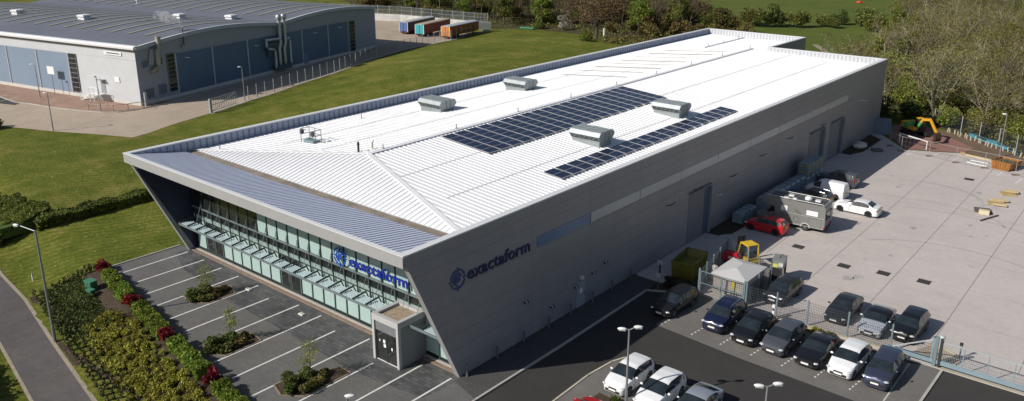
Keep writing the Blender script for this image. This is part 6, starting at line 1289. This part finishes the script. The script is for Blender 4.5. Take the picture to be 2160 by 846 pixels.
scatter([(-60,146),(-50,150),(-58,168),(-66,178),(-80,197),(-97,209),(-80,189),(-66,160)], 26, 4.0, 10, lambda x, y, r_: BUSHB.put(x, y, .04, r_.uniform(.7,1.3), r_.uniform(0,6.28), r_.randrange(3)))
# trees and bushes one can tell apart
def single(name, lab, cat, TK, x, y, sc=1., parts=('trunk','crown'), rz=0.):
    t = proto(name, TK, cat, parts); t['label'] = lab; t.location = (x,y,gz(x,y)); t.scale = (sc,)*3; t.rotation_euler = (0,0,rz); return t
single('oak_tree', 'big brown round-headed oak with dark trunk, at the end of the grass bank', 'tree', leafy_tree(77, 10.8, 7.6, [budb,budb,twigr], 6500, .17, barkd, .40), -73.6, 122.5, 1.0)
single('blossom_bush', 'white blossoming bush at the end of the grass bank', 'bush', (lambda t: t)(leafy_tree(78, 4.2, 2.0, [leaf_w,leaf_w,leaf_o], 1300, .15, barkd, .1)), -97.5, 142, 1.0, ('stem','crown'))
for x, y, sc, k, lab in ((-69,112.5,.75,1,'small green bush left of the oak trunk, close behind the parapet'),(-72,116.5,.7,0,'brown scrub bush under the oak'),(-103,139.5,.8,1,'bright green bush at the corner of the grass bank')): BUSHB.put(x, y, gz(x,y)+.02, sc, .5*k, k, lab)
FB = Kind('bush','bush',[bushp(71,2.6,3.6,[leaf_d,leaf_m],1700,.2), bushp(72,3.0,3.4,[leaf_m,leaf_o],1700,.2)], '', 'bushes standing on the meadow')
for x, y, sc, k, lab in ((-84.5,196,.85,0,'dark round bush beside the bend of the meadow path'),(-57,183,1.5,0,'large dark green bush in the middle of the meadow'),(-62.5,181,1.3,1,'olive bush left of the large dark meadow bush'),(-52,186,1.25,1,'green bush right of the large dark meadow bush'),(-66,167,1.1,1,'green bush at the meadow edge behind the rear parapet'),(-45,199,1.0,0,'dark bush in the meadow hedge right of the large one'),(-40,200,1.1,0,'dark bush at the wood end of the meadow hedge'),(-48,193,.9,1,'low bush in the gap of the meadow hedge'),(-72,172,.9,1,'small scrubby bush left behind the rear parapet'),
  (-88,286,1.6,0,'dark tree clump at the top edge of the meadow'),(-96,284,1.4,0,'dark bush left in the top edge hedge'),(-78,290,1.3,1,'green bush right in the top edge hedge'),(-104,280,1.1,1,'scrub at the left end of the top edge hedge'),(-34,190,1.3,1,'green bush where the wood meets the meadow'),(-65,186,.8,1,'low olive bush left end of the meadow hedge'),(-41,206,1.2,1,'scrub bush behind the dark one at the wood end of the meadow hedge'),(-44,191,.7,1,'small low bush in front of the meadow hedge near the wood'),(-110,277,1.2,0,'dark bush at the far left of the top edge hedge'),(-70,293,1.3,0,'dark bush right of the green one in the top edge hedge')): FB.put(x, y, .02, sc, k+x, k, lab)
t = thing('heap_cover', 'small red orange cover lying at the top of the meadow', 'cover', (-61,262,.02), world=True); b = MB(); b.ell((-61,262,.3), (.9,.7,.5), M('cover_red', (.55,.06,.03), .7), 8, 5); b.build('sheet', t, smooth=30); b = MB(); b.cbox((-60.4,262.6,.2), (1.0,.3,.3), M('cover_red', (.5,.06,.03))); b.build('edge', t)
t = thing('pipe_bundle', 'green netting heap at the crest of the grass bank', 'netting', (-105.5,136.5,.02), world=True); b = MB(); 
for k in range(5): b.ell((-107+.8*k,136.6+.1*k,.3), (.7,.5,.35), M('netting_green', (.03,.16,.08), .7), 8, 4)
b.build('net', t); b = MB(); b.tube([(-107.4,136.2,.1),(-103.4,136.8,.15)], .08, MATS['netting_green'], 5); b.build('edge_roll', t)
# undergrowth as uncountable cover
def cover(name, P, n, s, h, mats, seed, label, zf=None, lim=None):
    r_ = random.Random(seed); mb = MB(); xs_ = [p[0] for p in P]; ys_ = [p[1] for p in P]; c = 0
    while c < n:
        x = r_.uniform(min(xs_),max(xs_)); y = r_.uniform(min(ys_),max(ys_))
        if not inpoly(x, y, P): continue
        cl = .5+.5*math.sin(x*.9+1.3*math.sin(y*.7))*math.sin(y*.8+x*.3)
        for k in range(6):
            px, py = x+r_.gauss(0,s*1.6), y+r_.gauss(0,s*1.6); card(mb, Vector((px,py,(zf or gz)(px,py)+.03+h*cl*r_.random())), s, r_, r_.choice(mats)); c += 1
    o = mb.build(name); o['kind'] = 'stuff'; o['label'] = label; o['category'] = 'undergrowth'; return o
cover('undergrowth', [(-15,104),(3,96.5),(7,92.5),(13,89.5),(19,84),(23,88),(18,120),(8,160),(-4,230),(-40,250),(-28,200),(-24,163),(-17,128)], 42000, .2, 2.0, [leaf_o,leaf_m,bud,budb], 3, 'brambles and low undergrowth of the bare wood')
cover('undergrowth', BW, 34000, .24, 1.6, [leaf_o,budb,leaf_m], 4, 'brambles and low undergrowth of the rear wood')
# hedge beside the footpath and the field hedges ------------------------
def hedge(name, lab, pts, w, h, n, s, mats, seed, grp=None, zf=gz, cat='hedge', top=.25):
    r_ = random.Random(seed); K = MB(); T = MB(); segs = []; 
    for a, b in zip(pts[:-1], pts[1:]): segs.append((Vector((*a,0)), Vector((*b,0))))
    tl = sum((b-a).length for a, b in segs)
    for a, b in segs:
        d = (b-a).normalized(); nn = Vector((-d.y,d.x,0)); L = (b-a).length
        for k in range(max(2, int(L/1.0))): p = a+d*(L*(k+.5)/max(2, int(L/1.0))); z = zf(p.x,p.y); T.tube([(p.x,p.y,z-.05),(p.x+.05,p.y,z+h*.5),(p.x-.05,p.y+.1,z+h*.8)], [.04,.03,.012], barkd, 4)
        for _ in range(int(n*L/tl)):
            t = r_.uniform(-.02,1.02); lump = .86+.14*math.sin(L*t*2.3+seed)*math.sin(L*t*1.1+1); f = r_.random()
            if f < .55: o_, zz = r_.uniform(-.5,.5)*w*lump, h*lump*r_.uniform(1-top,1.02)
            else: o_, zz = r_.choice((-.5,.5))*w*lump*r_.uniform(.82,1.06), h*r_.uniform(.05,1)*lump
            p = a+(b-a)*t+nn*o_; card(K, Vector((p.x,p.y,zf(p.x,p.y)+zz)), s, r_, r_.choice(mats), .5)
        # dense heart so that light does not leak through
        q = MB(); 
        hh = h*.72
        K.add([a+nn*w*.38+Vector((0,0,zf(a.x,a.y)+.02)), a-nn*w*.38+Vector((0,0,zf(a.x,a.y)+.02)), b-nn*w*.38+Vector((0,0,zf(b.x,b.y)+.02)), b+nn*w*.38+Vector((0,0,zf(b.x,b.y)+.02)), a+nn*w*.36+Vector((0,0,zf(a.x,a.y)+hh)), a-nn*w*.36+Vector((0,0,zf(a.x,a.y)+hh)), b-nn*w*.36+Vector((0,0,zf(b.x,b.y)+hh)), b+nn*w*.36+Vector((0,0,zf(b.x,b.y)+hh))], [(0,1,5,4),(1,2,6,5),(2,3,7,6),(3,0,4,7),(4,5,6,7)], mats[0])
    m = pts[0]; t = thing(name, lab, cat, (m[0],m[1],zf(*m)), group=grp, world=True); T.build('stem', t); K.build('foliage', t); return t
def kl(x):   # kerb line of the parking court
    P = [(-35.5,-6.4),(-26.8,-7.9),(-19.2,-9.0),(-8.8,-10.5),(4,-12.6)]
    for a, b in zip(P[:-1], P[1:]):
        if x <= b[0]: return a[1]+(b[1]-a[1])*(x-a[0])/(b[0]-a[0])
    return -12.6
HG = 'low hedge pieces beside the parking court'
for i, (xa, xb, mt) in enumerate(((-33.9,-27.7,leaf_h),(-25.9,-20.3,leaf_h),(-18.3,-12.9,leaf_h),(-10.7,-5,leaf_h))):
    lab = ['clipped green hedge piece farthest from the camera beside the parking court','clipped green hedge piece between the second and third red shrubs','clipped green hedge piece between the third and fourth red shrubs','clipped green hedge piece nearest the bottom edge'][i]
    hedge('low_hedge', lab, [(xa, kl(xa)-.75), ((xa+xb)/2, kl((xa+xb)/2)-.78), (xb, kl(xb)-.8)], 1.05, .85, 2600, .115, [mt, mt, leaf_hb], 80+i, HG)
for i, (xa, xb) in enumerate(((-29.2,-27.6),(-21.2,-20.0),(-14.0,-12.8))):
    hedge('low_hedge', 'bright lime green hedge tuft just above the %s red shrub' % ('second','third','fourth')[i], [(xa, kl(xa)-.85), (xb, kl(xb)-.85)], 1.2, .98, 900, .115, [leaf_hb], 90+i, HG)
def clump(name, lab, x, y, R, H, n, s, mats, seed, grp=None, cat='shrub', sq=.9):
    r_ = random.Random(seed); K = MB(); T = MB()
    for k in range(5): a = r_.uniform(0,6.28); T.tube([(0,0,-.05),(math.cos(a)*R*.3,math.sin(a)*R*.3,H*.4),(math.cos(a)*R*.55,math.sin(a)*R*.55,H*.75)], [.03,.02,.008], barkd, 4)
    cloud(K, lumps(r_, R, H, H*.15, 6)+[(0,0,H*.4,R*.65,R*.65,H*.38)], n, s, mats, r_, up=.6)
    t = thing(name, lab, cat, (x,y,gz(x,y)), group=grp); T.build('stem', t); K.build('foliage', t); return t
for i, x in enumerate((-35.0,-26.8,-19.25,-11.8)):
    clump('red_shrub', ('first','second','third','fourth')[i]+' dark red shrub in the row, counted from the far end of the low hedge', x, kl(x)-.75, .78, 1.0, 800, .10, [leaf_r], 100+i, 'red shrubs in the low hedge')
# bed: dark ground cover, yellow-green shrubs, rows of young plants
cover('ground_cover', [(-35.8,-8.6),(-33.5,-9.6),(-29,-10.2),(-25.4,-10.6),(-27.2,-13.2),(-36.2,-11.9)], 15000, .10, .62, [leaf_s,leaf_s,leaf_d], 12, 'low dark green ground cover in the planted bed')
cover('ground_cover', [(-28,-9.9),(-25,-9.9),(-14,-11.8),(-6,-13),(-6,-14.6),(-16,-14.0),(-25.5,-12.6)], 6000, .09, .25, [leaf_s,leaf_o,budb], 13, 'thin weedy cover between the yellow shrubs')
YS = []
for k in range(5): YS.append(proto('yellow_shrub', (lambda T, K: (T, K))(*(lambda r_: (lambda T, K: ([T.tube([(0,0,-.05),(.05*j-.1,.06,.3),(.1*j-.2,.1,.5)], [.02,.014,.006], barkd, 4) for j in range(4)], cloud(K, lumps(r_, .42, .62, .1, 6)+[(0,0,.3,.3,.3,.25)], 300, .07, [leaf_y,leaf_y,leaf_o], r_, up=.7), (T, K))[2])(MB(), MB()))(random.Random(200+k))), 'shrub', ('stem','foliage')))
YK = Kind('yellow_shrub','shrub',YS,'small yellow-green leafy shrub massed in the planted bed','yellow-green shrubs of the planted bed')
scatter([(-27.0,-10.2),(-24.5,-10.0),(-18,-10.9),(-12,-11.9),(-6.5,-12.8),(-6.5,-15.4),(-12,-15.6),(-17,-14.2),(-22,-13.4),(-27,-12.2)], 185, .50, 14, lambda x, y, r_: YK.put(x, y, gz(x,y), r_.uniform(.5,1.15), r_.uniform(0,6.28), r_.randrange(5)))
YP = []
for k in range(3):
    r_ = random.Random(300+k); K = MB(); T = MB(); T.tube([(0,0,-.03),(0,0,.4)], [.02,.01], barkd, 4); cloud(K, [(0,0,.3,.13,.13,.3)], 55, .07, [leaf_d,leaf_d,twigr], r_); YP.append(proto('young_plant', (T,K), 'plant', ('stem','foliage')))
YPK = Kind('young_plant','plant',YP,'small dark young hedge plant set in rows along the footpath edge of the bed','young hedge plants in rows')
k = 0
for row in range(4):
    for i in range(32):
        t = i/31.; x = -37.2+t*24+row*.25; y = -12.35-(t*24)*.168+.32+row*.42
        if row == 3 and x < -28: continue
        k += 1; YPK.put(x+r7.uniform(-.08,.08), y+r7.uniform(-.06,.06), gz(x,y), r7.uniform(.8,1.25), r7.uniform(0,6), k)
for i in range(13): x = -36.4+.05*i; y = -11.6+.34*i; YPK.put(x, y, gz(x,y), r7.uniform(.9,1.4), i, i)
# islands in the parking court
ISL = [[(-25.2,-5.3),(-25.2,-3.2),(-24.0,-1.9),(-22.5,-2.4),(-22.5,-4.7),(-23.6,-5.6)], [(-16.85,-8.5),(-16.85,-6.3),(-15.6,-5.3),(-14.25,-5.5),(-14.25,-8.3),(-15.4,-9.0)], [(-8.5,-8.4),(-8.5,-6.6),(-7.0,-4.2),(-5.95,-4.2),(-5.95,-7.9),(-7.2,-8.8)]]
yt = [('far','-24.5'),('middle',''),('near','')]
for i, P in enumerate(ISL):
    sheet('planting_island', P, .035, dirt, 'soil of the %s planting island in the parking court' % yt[i][0])
    kb = MB(); kb.ribbon(P+[P[0]], .1, .07, .005, M('island_edging', (.22,.17,.13), .9, var=.2)); struct('kerb', kb, label='edging of the %s planting island' % yt[i][0])
    r_ = random.Random(400+i); cx = sum(p[0] for p in P)/6; cy = sum(p[1] for p in P)/6
    spots = [(-.75,-.9,.62,.75),(.1,-1.35,.6,.6),(.75,-.8,.55,.55),(-.5,.15,.6,.7),(.6,.3,.5,.5),(.2,1.2,.42,.35)]
    nm = ('left','bottom','right','middle','inner','top')
    for j, (dx, dy, R, H) in enumerate(spots):
        mats = ([leaf_s,leaf_m],[leaf_m,leaf_d],[leaf_s,leaf_o],[leaf_m,leaf_s],[leaf_o,budb],[budb,leaf_s])[j]
        clump('island_shrub', '%s shrub, the %s one of the %s planting island' % (('dark green','leafy green','olive','mid green','brownish','low brown')[j], nm[j], yt[i][0]), cx+dx, cy+dy, R*1.15, H, 620, .085, mats, 420+i*10+j, 'shrubs of the planting islands')
for i, (x, y, h) in enumerate(((-24.1,-3.9,2.6),(-15.9,-6.9,2.8),(-7.45,-6.3,3.0))):
    r_ = random.Random(500+i); T = MB(); K = MB(); T.tube([(0,0,0),(.03,0,h*.5),(0,.03,h*.97)], [.04,.028,.008], barkd, 6)
    for k in range(16):
        a = r_.uniform(0,6.28); z = h*(.28+.62*k/16); L = (.75 if i != 1 else .5)*(1.15-z/h*.75); e = Vector((math.cos(a)*L, math.sin(a)*L, z+.3*L)); T.tube([(0,0,z),e], [.012,.004], bark, 3)
        for q in range(38): p = Vector((0,0,z))+(e-Vector((0,0,z)))*r_.uniform(.3,1.15)+rv(r_)*.22; card(K, p, .055, r_, r_.choice([leaf_l,leaf_t,leaf_t]))
    t = thing('young_tree', ('slim young tree with sparse pale leaves on the far planting island','slim young tree with a knotted top on the middle planting island','slim young tree with wide sparse crown on the near planting island')[i], 'tree', (x,y,.03)); T.build('trunk', t); K.build('crown', t)
# strip plants, bed by the skip, island between the bottom cars
for x, y, R, H, m, lab in ((11.4,20.9,.4,.5,[leaf_l,leaf_m],'light green tuft at the kiosk end of the soil strip'),(15.6,21.0,.5,.5,[leaf_l,leaf_y],'yellow-green tuft behind the grey and black cars'),(16.6,21.1,.35,.35,[leaf_l,leaf_o],'small green tuft behind the black coupe'),(18.6,21.2,.45,.3,[budb,leaf_o],'brown tuft behind the white hatchback'),(21.2,21.2,.5,.35,[budb,leaf_o],'brown tuft behind the slate off-roader'),(3.6,21.2,.7,.9,[leaf_d],'dark bush in the shade below the skip'),(4.7,21.6,.7,.9,[leaf_d,leaf_s],'dark bush beside the enclosure gate in the shade'),(9.6,4.0,.5,.6,[leaf_m,leaf_s],'green shrub in front of the white hatchback'),(10.6,3.8,.5,.55,[leaf_o,leaf_s],'olive shrub at the foot of the twin lamp'),(-96.2,5.2,1.6,1.5,[leaf_d,leaf_s],'dark bush at the left edge beside the service road')): clump('shrub', lab, x, y, R, H, 380 if R < 1 else 1200, .085 if R < 1 else .16, m, int(x*10)+900)
sheet('planting_island', [(8.0,3.2),(8.0,4.4),(24,3.0),(24,1.9)], .058, dirt, 'soil strip between the facing bays')
# field hedges at left
hedge('field_hedge', 'long dark hedge running from the front lawn behind the leaning wall', [(-50.6,-6.5),(-50.2,-2),(-50.2,3),(-50.6,8),(-51,16)], 2.0, 1.15, 8000, .15, [leaf_h,leaf_s,leaf_s], 31)
for i, (xa, xb) in enumerate(((-72,-61.5),(-61.5,-51.2))):
    hedge('block_hedge', ('broad clipped hedge block at the left edge','broad clipped hedge block at the corner of the lawn')[i], [(xa,-8.6),(xb,-7.4)] if i else [(xa,-9.6),(xb,-8.6)], 6.2, 1.5, 16000, .15, [leaf_s,leaf_o,leaf_h], 33+i, 'clipped hedge blocks', top=.06)
hedge('path_hedge', 'dark hedge in the lower left corner across the footpath', [(-34,-19.6),(-26,-20.6),(-21,-21.4),(-15,-22.3)], 1.6, 1.5, 3000, .16, [leaf_d,leaf_s], 37)
clump('shrub', 'dark bush at the wall of the wood behind the excavator', 1.8, 94.5, 2.4, 2.6, 1800, .18, [leaf_d,leaf_m], 952); clump('shrub', 'green bush between the excavator and the tall mesh fence', 6.6, 93.6, 2.2, 2.6, 1800, .18, [leaf_m,leaf_l], 953); clump('shrub', 'dark bush close behind the rear corner of the unit', -2.5, 92.5, 2.6, 3.0, 1800, .18, [leaf_d,leaf_s], 954)
BT = Kind('brush_bag','bag',[],'','')
bm_ = M('sheet_turquoise', (.045,.19,.25), .5, var=.3, scale=2); pw = M('tube_pale', (.55,.54,.48), .6)
t = thing('pond_sheet', 'turquoise plastic sheet strung along the foot of the tall mesh fence', 'sheet', (14,87,.03), world=True); b = MB(); P = [(10.6,90.0),(11.8,89.0),(13.2,87.8),(14.6,86.7),(16.2,85.2),(17.6,84.0)]
for a, c2 in zip(P[:-1], P[1:]): h1 = .42+.25*math.sin(a[0]*3); b.add([(a[0],a[1]-.25,.06),(c2[0],c2[1]-.25,.06),(c2[0],c2[1]-.1,h1),(a[0],a[1]-.1,h1*.8)], [(0,1,2,3)], bm_)
b.build('sheet', t); b = MB(); b.tube([(p[0],p[1]-.15,.5) for p in P], .04, bm_, 5); b.build('rope', t)
tp = thing('tree_guard', 'pale planting tube along the foot of the tall mesh fence', 'planting tube', (9,90.8,.03), group='planting tubes along the fence'); b = MB(); b.cyl(0,0,0,.6,.055, pw, 8); b.build('tube', tp); b = MB(); b.box(.08,.11,-.015,.015,0,.7, tim); b.build('stake', tp)
r_ = random.Random(9)
for k in range(22):
    t_ = k/21.; x = 7.8+t_*10.6+r_.uniform(-.15,.15); y = 91.0-t_*7.9-.55+r_.uniform(-.4,.3); o = tp if k == 0 else dup(tp); o.location = (x,y,.03); o.rotation_euler = (r_.uniform(-.15,.15), r_.uniform(-.15,.15), 0)
# ------------------------------------------------------------------ light and camera
sc = bpy.context.scene
wd = bpy.data.worlds.new('World'); sc.world = wd; wd.use_nodes = True; nt = wd.node_tree
sky = nt.nodes.new('ShaderNodeTexSky'); sky.sky_type = 'NISHITA'; sky.sun_disc = False; sky.sun_elevation = math.asin(SUN.z); sky.sun_rotation = math.atan2(SUN.x, SUN.y); sky.air_density = 1.0; sky.dust_density = 1.2; sky.altitude = 100
nt.links.new(sky.outputs[0], nt.nodes['Background'].inputs[0]); nt.nodes['Background'].inputs[1].default_value = .072
sl_ = bpy.data.lights.new('sun', 'SUN'); sl_.energy = 5.0; sl_.angle = math.radians(.53); sl_.color = (1., .945, .87)
so = bpy.data.objects.new('sun', sl_); C.objects.link(so); so.rotation_euler = (-SUN).to_track_quat('-Z', 'Y').to_euler(); so.location = (-40,-80,60)
cd = bpy.data.cameras.new('camera'); co = bpy.data.objects.new('camera', cd); C.objects.link(co); sc.camera = co
co.location = (33.466,-34.483,29.065); co.rotation_euler = (math.pi/2-math.radians(17.0820), 0, math.radians(40.0758))
cd.sensor_width = 36; cd.sensor_fit = 'HORIZONTAL'; cd.lens = 36*1749.211/2160; cd.shift_y = -(423-356.705)/2160; cd.clip_start = .5; cd.clip_end = 6000
sc.view_settings.view_transform = 'Standard'; sc.view_settings.look = 'None'; sc.view_settings.exposure = 0; sc.view_settings.gamma = 1
sc.cycles.max_bounces = 6; sc.cycles.transparent_max_bounces = 8; sc.cycles.volume_step_rate = 2.; sc.cycles.use_denoising = True
sc.render.film_transparent = False
for o in list(bpy.data.objects):
    if 'org' in o.keys(): del o['org']
